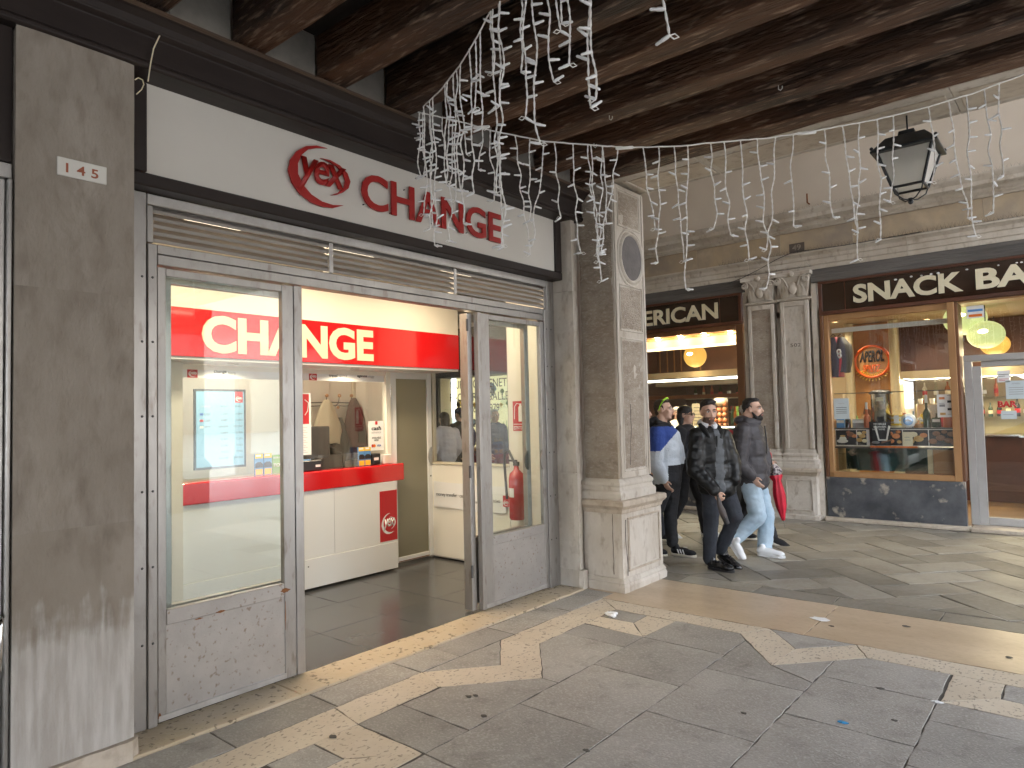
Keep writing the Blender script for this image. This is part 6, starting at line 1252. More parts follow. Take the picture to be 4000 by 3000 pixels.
ld = bpy.data.lights.new('gallery_light', 'AREA'); ld.shape = 'RECTANGLE'; ld.size = 2.6; ld.size_y = .3; ld.energy = 25 * LAMP; ld.color = (1, .9, .62); lo = bpy.data.objects.new('gallery_light', ld); COL.objects.link(lo); lo.parent = MU; lo.location = (0.1, .3, 1.75)
# covered passage and far end; unseen ceiling's height and reach set for light
struct(box('passage_ceiling', 'plaster', None, -20, 5.3, 6.03, YB - .01, 8.2, 8.3)); struct(box('passage_end_wall', 'plaster', None, -20.2, -20.0, 5.9, 10.9, 0, 9))
# ------------------------------------------------------------------ hanging lantern
LX, LY = -.925, 5.70
LN = thing('hanging_lantern', 'black four sided street lantern hanging under the stone beam', 'lantern', (LX, LY, 3.1))
def frus(h0, z0, h1, z1): return [(LX - h0, LY - h0, z0), (LX + h0, LY - h0, z0), (LX + h0, LY + h0, z0), (LX - h0, LY + h0, z0), (LX - h1, LY - h1, z1), (LX + h1, LY - h1, z1), (LX + h1, LY + h1, z1), (LX - h1, LY + h1, z1)]
BX = [(3, 2, 1, 0), (4, 5, 6, 7), (0, 1, 5, 4), (1, 2, 6, 5), (2, 3, 7, 6), (3, 0, 4, 7)]
zb, zt = 3.205, 3.455; hb, ht = .098, .172
MB().add(frus(ht + .035, zt + .018, .125, zt + .115), BX).build('roof', 'lantern_black', LN, .004); MB().add(frus(ht + .04, zt, ht + .04, zt + .018), BX).build('roof_rim', 'lantern_black', LN, .003)
MB().add(frus(.06, zt + .116, .05, zt + .17), BX).build('chimney', 'lantern_black', LN, .003); MB().tube([(LX, LY, zt + .17), (LX, LY, 3.752)], .006, 8).build('stem', 'lantern_black', LN)
for sx in (-1, 1):
    for sy in (-1, 1):
        MB().tube([(LX + sx * hb, LY + sy * hb, zb), (LX + sx * ht, LY + sy * ht, zt)], .011, 6).build('corner_bar', 'lantern_black', LN); MB().ball((LX + sx * (ht + .03), LY + sy * (ht + .03), zt + .035), .013, 10, 7).build('finial', 'lantern_black', LN)
        MB().tube([(LX + sx * hb, LY + sy * hb, zb), (LX + sx * .085, LY + sy * .085, zb - .045), (LX + sx * .04, LY + sy * .04, zb - .085), (LX, LY, zb - .09)], .005, 6).build('tail_wire', 'lantern_black', LN)
for (a, b) in (((-1, -1), (1, -1)), ((1, -1), (1, 1)), ((1, 1), (-1, 1)), ((-1, 1), (-1, -1))):
    MB().tube([(LX + a[0] * hb, LY + a[1] * hb, zb), (LX + b[0] * hb, LY + b[1] * hb, zb)], .010, 6).build('bottom_bar', 'lantern_black', LN)
    P = [(LX + a[0] * (hb - .004), LY + a[1] * (hb - .004), zb + .004), (LX + b[0] * (hb - .004), LY + b[1] * (hb - .004), zb + .004), (LX + b[0] * (ht - .004), LY + b[1] * (ht - .004), zt - .002), (LX + a[0] * (ht - .004), LY + a[1] * (ht - .004), zt - .002)]
    n_ = Vector(((a[0] + b[0]), (a[1] + b[1]), 0)).normalized() * -.003; MB().prism(P, n_).build('pane', 'lantern_glass', LN)
MB().ball((LX, LY, zb - .105), .018, 12, 8).build('finial', 'lantern_black', LN); MB().ball((LX, LY, zb - .085), .022, 10, 6, sc=(1, 1, .5)).build('boss', 'lantern_black', LN); MB().ball((LX, LY, 3.36), .045, 12, 8).build('lamp_bulb', 'porcelain', LN)
# ------------------------------------------------------------------ icicle string lights (unlit)
bulb_me = None
def bulb_mesh():
    global bulb_me
    if bulb_me is None:
        o = MB().lathe((0, 0, 0), [(.0055, 0), (.0072, .007), (.0072, .026), (.006, .028), (.0057, .047), (.0025, .051)], 7, axis='x').build('bulb', 'bulb_plastic', None); bulb_me = o.data; bpy.data.objects.remove(o)
    return bulb_me
def drop(T, top, bot, wob=.012, r=.0036, rnd=random):
    """one twisted cable hanging from the carrier, kinked where its bulbs sit"""
    top, bot = Vector(top), Vector(bot); L = (top - bot).length; n = max(2, int(L / .088)); pts = []
    ph = rnd.uniform(0, 6)
    for k in range(n + 1):
        t = k / n; p = top.lerp(bot, t); w = wob * min(1, t * 3) * rnd.uniform(-1.1, 1.1); a = ph + k * .9
        pts.append(p + Vector((math.cos(.70) * w, math.sin(.70) * w, 0)) + Vector((rnd.uniform(-.004, .004), rnd.uniform(-.004, .004), 0)))
    fine = []
    for a, b in zip(pts, pts[1:]):
        pass
    for i in range(n):
        p0, p1, p2, p3 = pts[max(0, i - 1)], pts[i], pts[i + 1], pts[min(n, i + 2)]
        for j in range(6):
            t = j / 6; fine.append(.5 * ((2 * p1) + (p2 - p0) * t + (2 * p0 - 5 * p1 + 4 * p2 - p3) * t * t + (3 * p1 - p0 - 3 * p2 + p3) * t ** 3))
    fine.append(pts[-1])
    mb = MB()
    for s in (0, math.pi):
        mb.tube([q + Vector((math.cos(i * 1.25 + s), math.sin(i * 1.25 + s), 0)) * r * .75 for i, q in enumerate(fine)], r * .78, 5)
    # loop at the end
    e = pts[-1]; s = rnd.choice((-1, 1)); mb.tube([e, e + Vector((s * .012, s * .010, -.012)), e + Vector((s * .024, s * .02, -.006)), e + Vector((s * .014, s * .012, .006)), e], r * .7, 5)
    D = mb.build('light_drop', 'cable_white', T)
    off = Vector(T['_o'])
    for k in range(1, n + 1):
        if k < n and rnd.random() < .14: continue
        b = bpy.data.objects.new('bulb', bulb_mesh()); COL.objects.link(b); b.parent = D
        p = pts[k] - off; a = rnd.choice((.70, .70 + math.pi)) + rnd.uniform(-.5, .5); el = rnd.uniform(-.55, .5)
        b.location = p; b.rotation_euler = (0, -el, a)
    return D
def carrier(T, pts, r=.005):
    mb = MB(); fine = []
    for a, b in zip(pts, pts[1:]):
        for j in range(8): fine.append(Vector(a).lerp(Vector(b), j / 8) + Vector((0, 0, random.uniform(-.002, .002))))
    fine.append(Vector(pts[-1])); mb.tube(fine, r, 6); return mb.build('carrier_cable', 'cable_white', T)
H0 = np.array([-3.475, 3.19]); H1 = np.array([-.20, 5.24])
S1 = thing('icicle_lights', 'white unlit icicle light string sagging along the stone beam', 'string lights', (-3.475, 3.19, 3.7))
cz = lambda p: tuple(onplane(p, H0, H1))
c1 = [(1632, 437), (1780, 470), (1940, 515), (2130, 553), (2320, 567), (2460, 577), (2640, 572), (2800, 556), (3000, 540), (3200, 508), (3400, 472), (3600, 425), (3800, 365), (4000, 290), (4200, 210)]
carrier(S1, [cz(p) for p in c1])
def top_at(x):
    for a, b in zip(c1, c1[1:]):
        if a[0] <= x <= b[0]: t = (x - a[0]) / (b[0] - a[0]); return (x, a[1] + (b[1] - a[1]) * t)
z2 = lambda x, y: (1100 + x * .6027, y * .6027); z3 = lambda x, y: (2300 + x * .7685, y * .7685)
d1 = [z2(895, 0)[0:1] + z2(0, 1140)[1:] + (0,)] and []
for (xt, xb, yb) in ((895, 890, 1140), (915, 930, 1140), (955, 985, 1470), (1040, 1060, 1200), (1110, 1090, 1560), (1180, 1195, 1000), (1300, 1275, 1100), (1350, 1375, 1300), (1400, 1435, 1600), (1515, 1600, 1650), (1605, 1610, 1430), (1700, 1625, 1590), (1770, 1800, 1410), (1885, 1935, 1640), (1980, 2060, 1650), (2080, 2110, 1450)):
    d1.append((z2(xt, 0)[0], z2(xb, yb)))
for (xt, xb, yb) in ((10, 65, 1430), (70, 45, 1330), (150, 60, 1280), (275, 335, 1165), (355, 350, 1335), (430, 480, 1330), (505, 488, 1470), (620, 645, 1160), (690, 710, 1195), (770, 815, 1320), (855, 910, 1270), (945, 908, 1465), (1037, 1035, 1150), (1195, 1240, 1105), (1290, 1365, 1185), (1375, 1360, 1318), (1465, 1490, 1215), (1550, 1538, 1028), (1730, 1755, 925), (1830, 1930, 1110), (1920, 1960, 1200), (2010, 2065, 1080), (2090, 2105, 895)):
    d1.append((z3(xt, 0)[0], z3(xb, yb)))
rr_ = random.Random(4)
for xt, pb in d1:
    drop(S1, cz(top_at(max(1640, xt))), cz(pb), rnd=rr_)
for px in ((1880, 497), (2440, 578), (3150, 520)):
    p = Vector(cz(px)); d_ = Vector((H1[0] - H0[0], H1[1] - H0[1], 0)).normalized(); MB().tube([p - d_ * .06, p - d_ * .05, p + d_ * .05, p + d_ * .06], [.006, .011, .011, .006], 8).build('connector', 'cable_white', S1)
p = Vector(cz((1812, 495))); MB().box(p.x - .001, p.x + .03, p.y - .0015, p.y + .0015, p.z - .05, p.z).build('tag', 'paper', S1)
# second string running out over the viewer's head
E1 = np.array([-2.24, 2.61]); S2 = thing('icicle_lights', 'white unlit icicle light string reaching out overhead from the cornice', 'string lights', (-3.475, 3.19, 3.72))
cy = lambda p: tuple(onplane(p, H0, E1))
dirv = (E1 - H0) / np.linalg.norm(E1 - H0)
st = cy(z2(890, 715)); c2 = [st, cy(z2(1030, 585)), cy(z2(1150, 430)), cy(z2(1270, 235)), cy(z2(1385, 5))]
e_ = Vector(c2[-1]); c2 += [tuple(e_ + Vector((dirv[0], dirv[1], 0)) * k + Vector((0, 0, .02 * k))) for k in (.4, .9, 1.5)]
carrier(S2, c2)
def z_at(p):
    s = np.dot(np.array(p[:2]) - H0, dirv); best = c2[-1][2]
    for a, b in zip(c2, c2[1:]):
        sa = np.dot(np.array(a[:2]) - H0, dirv); sb = np.dot(np.array(b[:2]) - H0, dirv)
        if sa <= s <= sb: return a[2] + (b[2] - a[2]) * (s - sa) / (sb - sa)
    return best
for (x, y) in ((935, 1590 - 200), (975, 1480), (1000, 1590), (1070, 1180), (1085, 1100), (1130, 1300), (1150, 1235), (1180, 1450), (1240, 1250), (1300, 830), (1260, 700), (1370, 480), (1395, 1250), (1430, 690), (1440, 1590), (1560, 470), (1590, 760), (1660, 930), (1740, 530), (1790, 200), (1815, 155), (1860, 420), (2010, 700), (2030, 640), (2490, 235)):
    q = cy(z2(x, y)); 
    drop(S2, (q[0], q[1], z_at(q)), q, rnd=rr_, r=.0036)
# ------------------------------------------------------------------ people
def vplane(px, root):
    """photo pixel -> point on the upright plane through root that squarely faces the camera"""
    d = np.array([root[0], root[1], 0.]); d /= np.linalg.norm(d); r = CAMM @ _ray(px); t = (np.dot(d, np.array([root[0], root[1], 0]) - EYE)) / np.dot(d, r)
    return EYE + r * t
zq3 = lambda x, y: (2500 + x * .4822, 1500 + y * .4822)
class Shape(MB):
    def cap(s, a, b, ra, rb, n=12, k=6):
        """tapered limb with round ends"""
        a, b = Vector(a), Vector(b); s.tube([a.lerp(b, i / k) for i in range(k + 1)], [ra + (rb - ra) * i / k for i in range(k + 1)], n); s.ball(a, ra, n, 8); s.ball(b, rb, n, 8); return s
    def ell(s, c, ax, n=16, m=12):
        c = Vector(c); A = [Vector(a) for a in ax]; i0 = len(s.v); s.ball((0, 0, 0), 1, n, m)
        for i in range(i0, len(s.v)): q = s.v[i]; p = c + A[0] * q[0] + A[1] * q[1] + A[2] * q[2]; s.v[i] = tuple(p)
        return s
def fuse(sh, name, mats, parent, voxel=.011, smooth=4, disp=None, matfn=None, label=None):
    """all the closed shapes become one continuous skin"""
    me = bpy.data.meshes.new('tmp'); me.from_pydata(sh.v, [], sh.f); me.update()
    o = bpy.data.objects.new('tmp', me); COL.objects.link(o)
    r = o.modifiers.new('r', 'REMESH'); r.mode = 'VOXEL'; r.voxel_size = voxel
    if smooth: q = o.modifiers.new('s', 'SMOOTH'); q.factor = .5; q.iterations = smooth
    dg = bpy.context.evaluated_depsgraph_get(); m2 = bpy.data.meshes.new_from_object(o.evaluated_get(dg)); bpy.data.objects.remove(o); bpy.data.meshes.remove(me)
    n = len(m2.vertices); co = np.zeros(n * 3); m2.vertices.foreach_get('co', co); co = co.reshape(-1, 3)
    if disp:
        no = np.zeros(n * 3); m2.vertices.foreach_get('normal', no); no = no.reshape(-1, 3)
        d = np.array([disp(Vector(c)) for c in co]); co = co + no * d[:, None]
    off = np.array(parent['_o']); m2.vertices.foreach_set('co', (co - off).reshape(-1)); m2.name = name
    m2.materials.clear()
    for mm in mats: m2.materials.append(MAT[mm])
    if matfn:
        nf = len(m2.polygons); c = np.zeros(nf * 3); m2.polygons.foreach_get('center', c); c = c.reshape(-1, 3) + off
        m2.polygons.foreach_set('material_index', [matfn(p) for p in c])
    else: m2.polygons.foreach_set('material_index', [0] * len(m2.polygons))
    m2.polygons.foreach_set('use_smooth', [True] * len(m2.polygons)); m2.update()
    ob = bpy.data.objects.new(name, m2); COL.objects.link(ob); ob.parent = parent; ob['_o'] = parent['_o']
    if label: ob['label'] = label
    return ob
def folds(a=.006, fx=9, fz=16, seed=0):
    return lambda p: a * (mnoise.noise(Vector((p.x * fx + seed, p.y * fx, p.z * fz))) + .5 * mnoise.noise(Vector((p.x * fx * 2.3, p.y * fx * 2.3 + seed, p.z * fz * 2))))
def frame_head(c, yaw, pitch=0, roll=0): return Matrix.Translation(Vector(c)) @ Matrix.Rotation(yaw, 4, 'Z') @ Matrix.Rotation(-pitch, 4, 'Y') @ Matrix.Rotation(roll, 4, 'X')
def head_shape(sh, Mh, k=1.):
    T = lambda *p: Mh @ (Vector(p) * k); D = lambda *p: Mh.to_3x3() @ (Vector(p) * k)
    E = lambda c, a: sh.ell(T(*c), (D(a[0], 0, 0), D(0, a[1], 0), D(0, 0, a[2])))
    E((-.014, 0, .034), (.098, .077, .090)); E((.026, 0, -.030), (.068, .060, .088)); E((.026, 0, -.078), (.055, .048, .036)); E((.066, 0, -.098), (.020, .022, .018))
    sh.cap(T(.090, 0, .020), T(.112, 0, -.024), .008 * k, .013 * k, 8, 3); E((.100, .010, -.030), (.010, .009, .008)); E((.100, -.010, -.030), (.010, .009, .008))
    for s in (-1, 1):
        sh.cap(T(.084, s * .014, .032), T(.074, s * .050, .030), .010 * k, .009 * k, 8, 3); E((.056, s * .042, -.020), (.026, .020, .024)); E((-.008, s * .079, -.004), (.019, .009, .033))
    E((.088, 0, -.062), (.014, .025, .010))
    sh.cap(T(-.022, 0, -.075), T(-.045, 0, -.20), .054 * k, .062 * k)
def face_parts(par, Mh, k=1., brow='hair_black', gaze=0.):
    T = lambda *p: Mh @ (Vector(p) * k); D = lambda *p: Mh.to_3x3() @ (Vector(p) * k)
    for s in (-1, 1):
        e = Shape(); e.ell(T(.083, s * .033, .010), (D(.010, 0, 0), D(0, .0145, 0), D(0, 0, .0072)), 12, 8); e.build('eye', 'eye_white', par); p = Shape(); p.ell(T(.0905, s * .033 + gaze, .010), (D(.0035, 0, 0), D(0, .0065, 0), D(0, 0, .0066)), 10, 8); p.build('iris', 'eye_dark', par)
        Shape().tube([T(.092, s * .013, .028), T(.091, s * .033, .036), T(.080, s * .053, .030)], [.0042 * k, .0055 * k, .003 * k], 7).build('eyebrow', brow, par)
        Shape().tube([T(.090, s * .019, .016), T(.0915, s * .034, .0195), T(.084, s * .048, .014)], .0022 * k, 6).build('eyelid', brow, par)
    l = Shape(); l.ell(T(.098, 0, -.058), (D(.007, 0, 0), D(0, .021, 0), D(0, 0, .0042)), 12, 8); l.ell(T(.097, 0, -.066), (D(.007, 0, 0), D(0, .018, 0), D(0, 0, .0052)), 12, 8); l.build('lips', 'lips', par)
def hair_shape(par, Mh, m, k=1., style='short', seed=0):
    sh = Shape(); T = lambda *p: Mh @ (Vector(p) * k); D = lambda *p: Mh.to_3x3() @ (Vector(p) * k); E = lambda c, a: sh.ell(T(*c), (D(a[0], 0, 0), D(0, a[1], 0), D(0, 0, a[2])))
    if style == 'quiff': E((-.028, 0, .078), (.092, .083, .062)); E((-.058, 0, .030), (.066, .079, .080)); E((.040, .010, .112), (.050, .062, .026)); E((.0, 0, .118), (.07, .062, .030)); E((.055, -.02, .105), (.03, .035, .018)); E((-.03, .064, .035), (.036, .020, .05)); E((-.03, -.064, .035), (.036, .020, .05))
    elif style == 'fade': E((-.030, 0, .082), (.086, .076, .052)); E((-.060, 0, .040), (.060, .074, .066)); E((.022, 0, .104), (.052, .056, .026)); E((-.030, .052, .045), (.042, .029, .045)); E((-.030, -.052, .045), (.042, .029, .045)); E((.006, .069, .025), (.012, .008, .035)); E((.006, -.069, .025), (.012, .008, .035)); E((-.075, 0, -.02), (.032, .055, .05))
    elif style == 'long': E((-.016, 0, .055), (.105, .086, .080)); E((-.060, 0, -.02), (.066, .080, .11)); sh.cap(T(-.05, .05, 0), T(-.05, .055, -.20), .04 * k, .03 * k); sh.cap(T(-.05, -.05, 0), T(-.05, -.055, -.20), .04 * k, .03 * k)
    return fuse(sh, 'hair', [m], par, .007, 2, folds(.004, 60, 60, seed))
def hand(sh, w, d, palm, k=1., curl=.5, thumb=1):
    """palm and five bent fingers at wrist w, pointing along d, palm facing palm"""
    w, d, p = Vector(w), Vector(d).normalized(), Vector(palm).normalized(); s = d.cross(p).normalized() * thumb; p = s.cross(d) * thumb if False else p
    c = w + d * .045 * k; sh.ell(c, (d * .050 * k, s * .040 * k, p * .017 * k), 12, 8); sh.cap(w - d * .02, w + d * .02, .024 * k, .026 * k, 10, 2)
    for i, L in enumerate((.070, .078, .072, .056)):
        b = w + d * .085 * k + s * (.030 - .020 * i) * k; a1, a2 = curl * .9, curl * 2.1; q1 = b + (d * math.cos(a1) + p * math.sin(a1)) * L * .5 * k; q2 = q1 + (d * math.cos(a2) + p * math.sin(a2)) * L * .55 * k
        sh.cap(b - d * .012 * k, q1, .0098 * k, .0088 * k, 8, 3); sh.cap(q1, q2, .0088 * k, .0072 * k, 8, 3)
    b = w + d * .028 * k + s * .036 * k; q1 = b + (d * .7 + s * .55 + p * .3) * .036 * k; q2 = q1 + (d * .85 + p * (.3 + curl * .4)) * .034 * k; sh.cap(b - s * .012 * k, q1, .0125 * k, .0105 * k, 8, 3); sh.cap(q1, q2, .0105 * k, .008 * k, 8, 3)
def shoe(par, heel, yaw, pitch, m, msole, L=.29, style='low', nm='shoe'):
    Mt = Matrix.Translation(Vector(heel)) @ Matrix.Rotation(yaw, 4, 'Z') @ Matrix.Rotation(-pitch, 4, 'Y'); T = lambda *p: Mt @ Vector(p); R = Mt.to_3x3(); D = lambda *p: R @ Vector(p)
    sh = Shape(); sh.ell(T(.055, 0, .058), (D(.062, 0, 0), D(0, .040, 0), D(0, 0, .048))); sh.ell(T(.13, 0, .050), (D(.10, 0, 0), D(0, .043, 0), D(0, 0, .044))); sh.ell(T(L - .085, 0, .040), (D(.082, 0, 0), D(0, .049, 0), D(0, 0, .036))); sh.cap(T(.065, 0, .06), T(.06, 0, .10), .036, .034)
    for i, q in enumerate(sh.v):
        l = Mt.inverted() @ Vector(q)
        if l.z < .012: l.z = .012; sh.v[i] = tuple(Mt @ l)
    o = fuse(sh, nm, [m], par, .0085, 3)
    n = 28; out = []
    for i in range(n):
        t = 2 * math.pi * i / n; x = L / 2 + math.cos(t) * L / 2; w = .042 + .010 * (x / L) - .006 * math.sin(math.pi * x / L); out.append((x, math.sin(t) ** 1 * w * 1.05 if abs(math.sin(t)) > .01 else 0))
    mb = MB(); mb.prism([T(x, y, 0) for x, y in out], D(0, 0, .026)); mb.build('sole', msole, o, .004)
    if style == 'lace':
        for k_ in range(4): MB().tube([T(.125 + k_ * .024, -.022, .091 - k_ * .006), T(.135 + k_ * .024, 0, .098 - k_ * .007), T(.125 + k_ * .024, .022, .091 - k_ * .006)], .0035, 5).build('lace', 'black_plastic', o)
    if style == 'stripe':
        for s in (-1, 1):
            for k_ in range(3): MB().prism([T(.105 + k_ * .030, s * .0462, .028), T(.118 + k_ * .030, s * .0462, .028), T(.098 + k_ * .030, s * .0405, .078), T(.085 + k_ * .030, s * .0405, .078)], D(0, s * .004, 0)).build('stripe', 'shoe_white', o)
        MB().lathe(T(.165, 0, .098), [(.022, 0), (.022, .003)], 12, sx=1.2, sy=.8).build('tongue_badge', 'shoe_white', o)
    return o
def figure(root, label, J, head, skin='skin', mod=None):
    """J: joints in world metres; head = (centre, yaw, pitch, scale)"""
    P = thing('person', label, 'person', (root[0], root[1], 0)); return P
def skeleton_body(P, J, Mh, k, hands, skin, stub=None):
    sh = Shape(); head_shape(sh, Mh, k); nb = Vector(J['neck']); pel = Vector(J['pel']); s = (Vector(J['shL']) - Vector(J['shR'])).normalized(); up = (nb - pel).normalized(); f = s.cross(up).normalized()
    sh.ell(nb.lerp(pel, .28), (s * .155, f * .10, up * .20)); sh.ell(nb.lerp(pel, .62), (s * .135, f * .095, up * .18)); sh.ell(pel, (s * .15, f * .10, up * .13)); sh.cap(nb - up * .02, nb + up * .07, .062, .055)
    for a in 'RL':
        sh.cap(nb - up * .05, J['sh' + a], .06, .055); sh.cap(J['sh' + a], J['el' + a], .050, .040); sh.cap(J['el' + a], J['wr' + a], .040, .027); sh.cap(J['hip' + a], J['kn' + a], .078, .052); sh.cap(J['kn' + a], J['an' + a], .052, .035); sh.ell(Vector(J['an' + a]) + Vector((0, 0, -.02)), ((.04, 0, 0), (0, .04, 0), (0, 0, .03)))
    for a, d, pm, cu, th in hands: hand(sh, J['wr' + a], d, pm, .98, cu, th)
    mats = [skin] + (['stubble'] if stub else []); inv = Mh.inverted()
    def mf(p):
        l = inv @ Vector(p) / k; return 1 if (stub and l.length < .16 and l.x > .02 and -.125 < l.z < -.048 and not (abs(l.y) < .022 and -.071 < l.z < -.053)) else 0
    return fuse(sh, 'body', mats, P, .0085, 2, None, mf if stub else None)
def torso_shape(J, w=1., d=1., low=.10, chest=.20):
    sh = Shape(); nb = Vector(J['neck']); pel = Vector(J['pel']); s = (Vector(J['shL']) - Vector(J['shR'])).normalized(); up = (nb - pel).normalized(); f = s.cross(up).normalized()
    sh.ell(nb.lerp(pel, .22), (s * .20 * w, f * .125 * d, up * .17)); sh.ell(nb.lerp(pel, .45), (s * .19 * w, f * .135 * d, up * .22)); sh.ell(nb.lerp(pel, .72), (s * .185 * w, f * .135 * d, up * .20)); sh.ell(pel + up * low, (s * .19 * w, f * .135 * d, up * .14))
    for a in 'RL': sh.cap(nb - up * .045, Vector(J['sh' + a]) - up * .02, .075, .078)
    return sh, s, up, f
def sleeve(sh, J, a, r0, r1, r2, cut=.93):
    e = Vector(J['el' + a]); w = e.lerp(Vector(J['wr' + a]), cut); sh.cap(J['sh' + a], e, r0, r1); sh.cap(e, w, r1, r2)
def trousers(P, J, m, r=(.105, .075, .060), seed=0, drop=.02, amp=.008, name='trousers'):
    sh = Shape(); pel = Vector(J['pel']); s = (Vector(J['hipL']) - Vector(J['hipR'])).normalized(); sh.ell(pel + Vector((0, 0, .02)), (s * .175, s.cross(Vector((0, 0, 1))) * .125, Vector((0, 0, .13))))
    for a in 'RL': sh.cap(J['hip' + a], J['kn' + a], r[0], r[1]); an = Vector(J['an' + a]); sh.cap(J['kn' + a], an + Vector((0, 0, -drop + .03)), r[1], r[2])
    return fuse(sh, name, [m], P, .011, 3, folds(amp, 8, 15, seed))
def joints(root, px, off):
    """px: joint -> pixel in the close-up; off: joint -> metres towards the camera"""
    d = np.array([root[0], root[1], 0.]); d /= np.linalg.norm(d); J = {}
    for k_, p in px.items():
        q = vplane(zq3(*p), root); o = off.get(k_, 0.); r = q - EYE; J[k_] = Vector(q - r / np.linalg.norm(r) * o)
    return J
AWAY = lambda root: math.atan2(root[1], root[0])

# --- man in black leather jacket
R1 = on((2790, 2222), 'z', 0)[:2]; V1 = math.atan2(-R1[1], -R1[0])            # V1: direction towards the camera
J = joints(R1, dict(neck=(548, 352), pel=(625, 850), shR=(462, 425), shL=(672, 432), elR=(448, 690), elL=(748, 640), wrR=(612, 868), wrL=(770, 790), hipR=(580, 870), hipL=(690, 855), knR=(572, 1140), knL=(772, 1065), anR=(562, 1420), anL=(652, 1350)),
           dict(shR=.09, shL=-.06, elR=.16, wrR=.24, elL=-.06, wrL=.02, hipR=.04, hipL=-.05, knR=.05, knL=-.02, anR=0, anL=-.14))
P = figure(R1, 'bearded man in black leather jacket and dark jeans walking, head turned', J, None)
hc = vplane(zq3(556, 232), R1); Mh = frame_head(hc, V1 + .30, -.03); k = .98
skeleton_body(P, J, Mh, k, [('R', (.45, -.1, -.8), (0, .6, .1), .9, 1)], 'skin', True); face_parts(P, Mh, k, gaze=.004); hair_shape(P, Mh, 'hair_black', k, 'quiff', 1)
sh, s, up, f = torso_shape(J, 1.10, 1.12, .02); sleeve(sh, J, 'R', .098, .090, .062, .95); sleeve(sh, J, 'L', .095, .088, .065, .9)
nbk = Vector(J['neck']); zt = nbk.z; 
def mf(p):
    q = Vector(p) - nbk; a = math.atan2(q.dot(s), q.dot(f)); return 1 if (.02 < a < .62 and -.66 < q.z < -.02 and q.dot(f) > .04) else 0
fuse(sh, 'jacket', ['leather', 'knit_grey'], P, .0105, 2, folds(.008, 10, 18, 3), mf)
c = Shape(); c.tube([nbk + Vector((0, 0, .005)) + s * math.cos(t) * .082 + f * (math.sin(t) * .078) + Vector((0, 0, .035 * (-math.sin(t)) + .03)) for t in [-math.pi * 1.35 + i * .30 for i in range(20)]], .019, 7, flat=1.6); c.build('shirt_collar', 'shirt_white', P)
for a in (1, -1): Shape().tube([nbk + s * .09 * a + f * .02 + Vector((0, 0, .03)), nbk + s * .10 * a + f * .09 + Vector((0, 0, -.03)), nbk + s * .06 * a + f * .145 + Vector((0, 0, -.11))], [.03, .038, .012], 8, flat=.5).build('jacket_collar', 'leather', P)
zl_ = [nbk + f * (.150 - .004 * i) + s * (.01 - .002 * i) + Vector((0, 0, -.09 - .085 * i)) for i in range(7)]; Shape().tube(zl_, .010, 6).build('zip_strip', 'leather', P)
trousers(P, J, 'denim_dark', (.100, .078, .066), 2)
shoe(P, vplane(zq3(548, 1497), R1) * np.array([1, 1, 0]) + np.array([0, 0, .002]), V1 + 1.02, 0, 'shoe_black', 'black_plastic', .30, 'lace'); b = Vector(J['anL']); shoe(P, (b.x - .05, b.y + .02, b.z - .075), V1 + 1.0, -.42, 'shoe_black', 'black_plastic', .30, 'lace')
U = thing('folded_umbrella', 'short folded dark umbrella in the hand of leather jacket man', 'umbrella', tuple(J['wrR'])); w = Vector(J['wrR']); q0 = vplane(zq3(632, 940), R1); tw = lambda p, o: Vector(p) + (Vector(EYE) - Vector(p)).normalized() * o
h0 = tw(vplane(zq3(632, 915), R1), .27); h1 = tw(vplane(zq3(648, 985), R1), .27); h2 = tw(vplane(zq3(702, 1125), R1), .26)
Shape().tube([h0, h1, h1.lerp(h2, .3), h1.lerp(h2, .7), h2], [.016, .026, .034, .030, .018], 10).build('canopy', 'umbrella_grey', U); Shape().tube([h0 + (h0 - h1) * .3, h0], .014, 8).build('handle', 'black_plastic', U); Shape().tube([h1.lerp(h2, .6), h2 + (h2 - h1) * .06], [.031, .026], 10).build('sheath', 'black_plastic', U)

# --- man in dark windbreaker and pale jeans
R2 = on((2995, 2172), 'z', 0)[:2]; V2 = math.atan2(-R2[1], -R2[0])
J = joints(R2, dict(neck=(878, 300), pel=(920, 800), shR=(830, 385), shL=(930, 385), elR=(800, 640), elL=(1000, 600), wrR=(905, 748), wrL=(1010, 720), hipR=(900, 830), hipL=(950, 830), knR=(955, 1075), knL=(1022, 1060), anR=(742, 1250), anL=(1012, 1335)),
           dict(shR=.17, shL=-.17, elR=.23, elL=-.22, wrR=.21, wrL=-.12, hipR=.09, hipL=-.08, knR=.09, knL=-.08, anR=.10, anL=-.06))
P = figure(R2, 'bearded man in dark grey windbreaker and pale blue jeans striding', J, None)
hc = vplane(zq3(915, 208), R2); Mh = frame_head(hc, V2 + 1.25, .02); k = 1.0
skeleton_body(P, J, Mh, k, [('R', (.5, .15, -.75), (.2, .5, 0), .35, 1)], 'skin'); face_parts(P, Mh, k); hair_shape(P, Mh, 'hair_black', k, 'fade', 4)
bd = Shape(); T = lambda *p: Mh @ (Vector(p) * k); D = lambda *p: Mh.to_3x3() @ (Vector(p) * k); bd.ell(T(.034, 0, -.092), (D(.062, 0, 0), D(0, .056, 0), D(0, 0, .038))); bd.ell(T(.075, 0, -.098), (D(.030, 0, 0), D(0, .034, 0), D(0, 0, .030)))
for s_ in (-1, 1): bd.cap(T(.014, s_ * .062, -.035), T(.045, s_ * .05, -.085), .011, .020); bd.cap(T(.097, s_ * .004, -.046), T(.085, s_ * .032, -.068), .008, .010)
fuse(bd, 'beard', ['hair_black'], P, .006, 2)
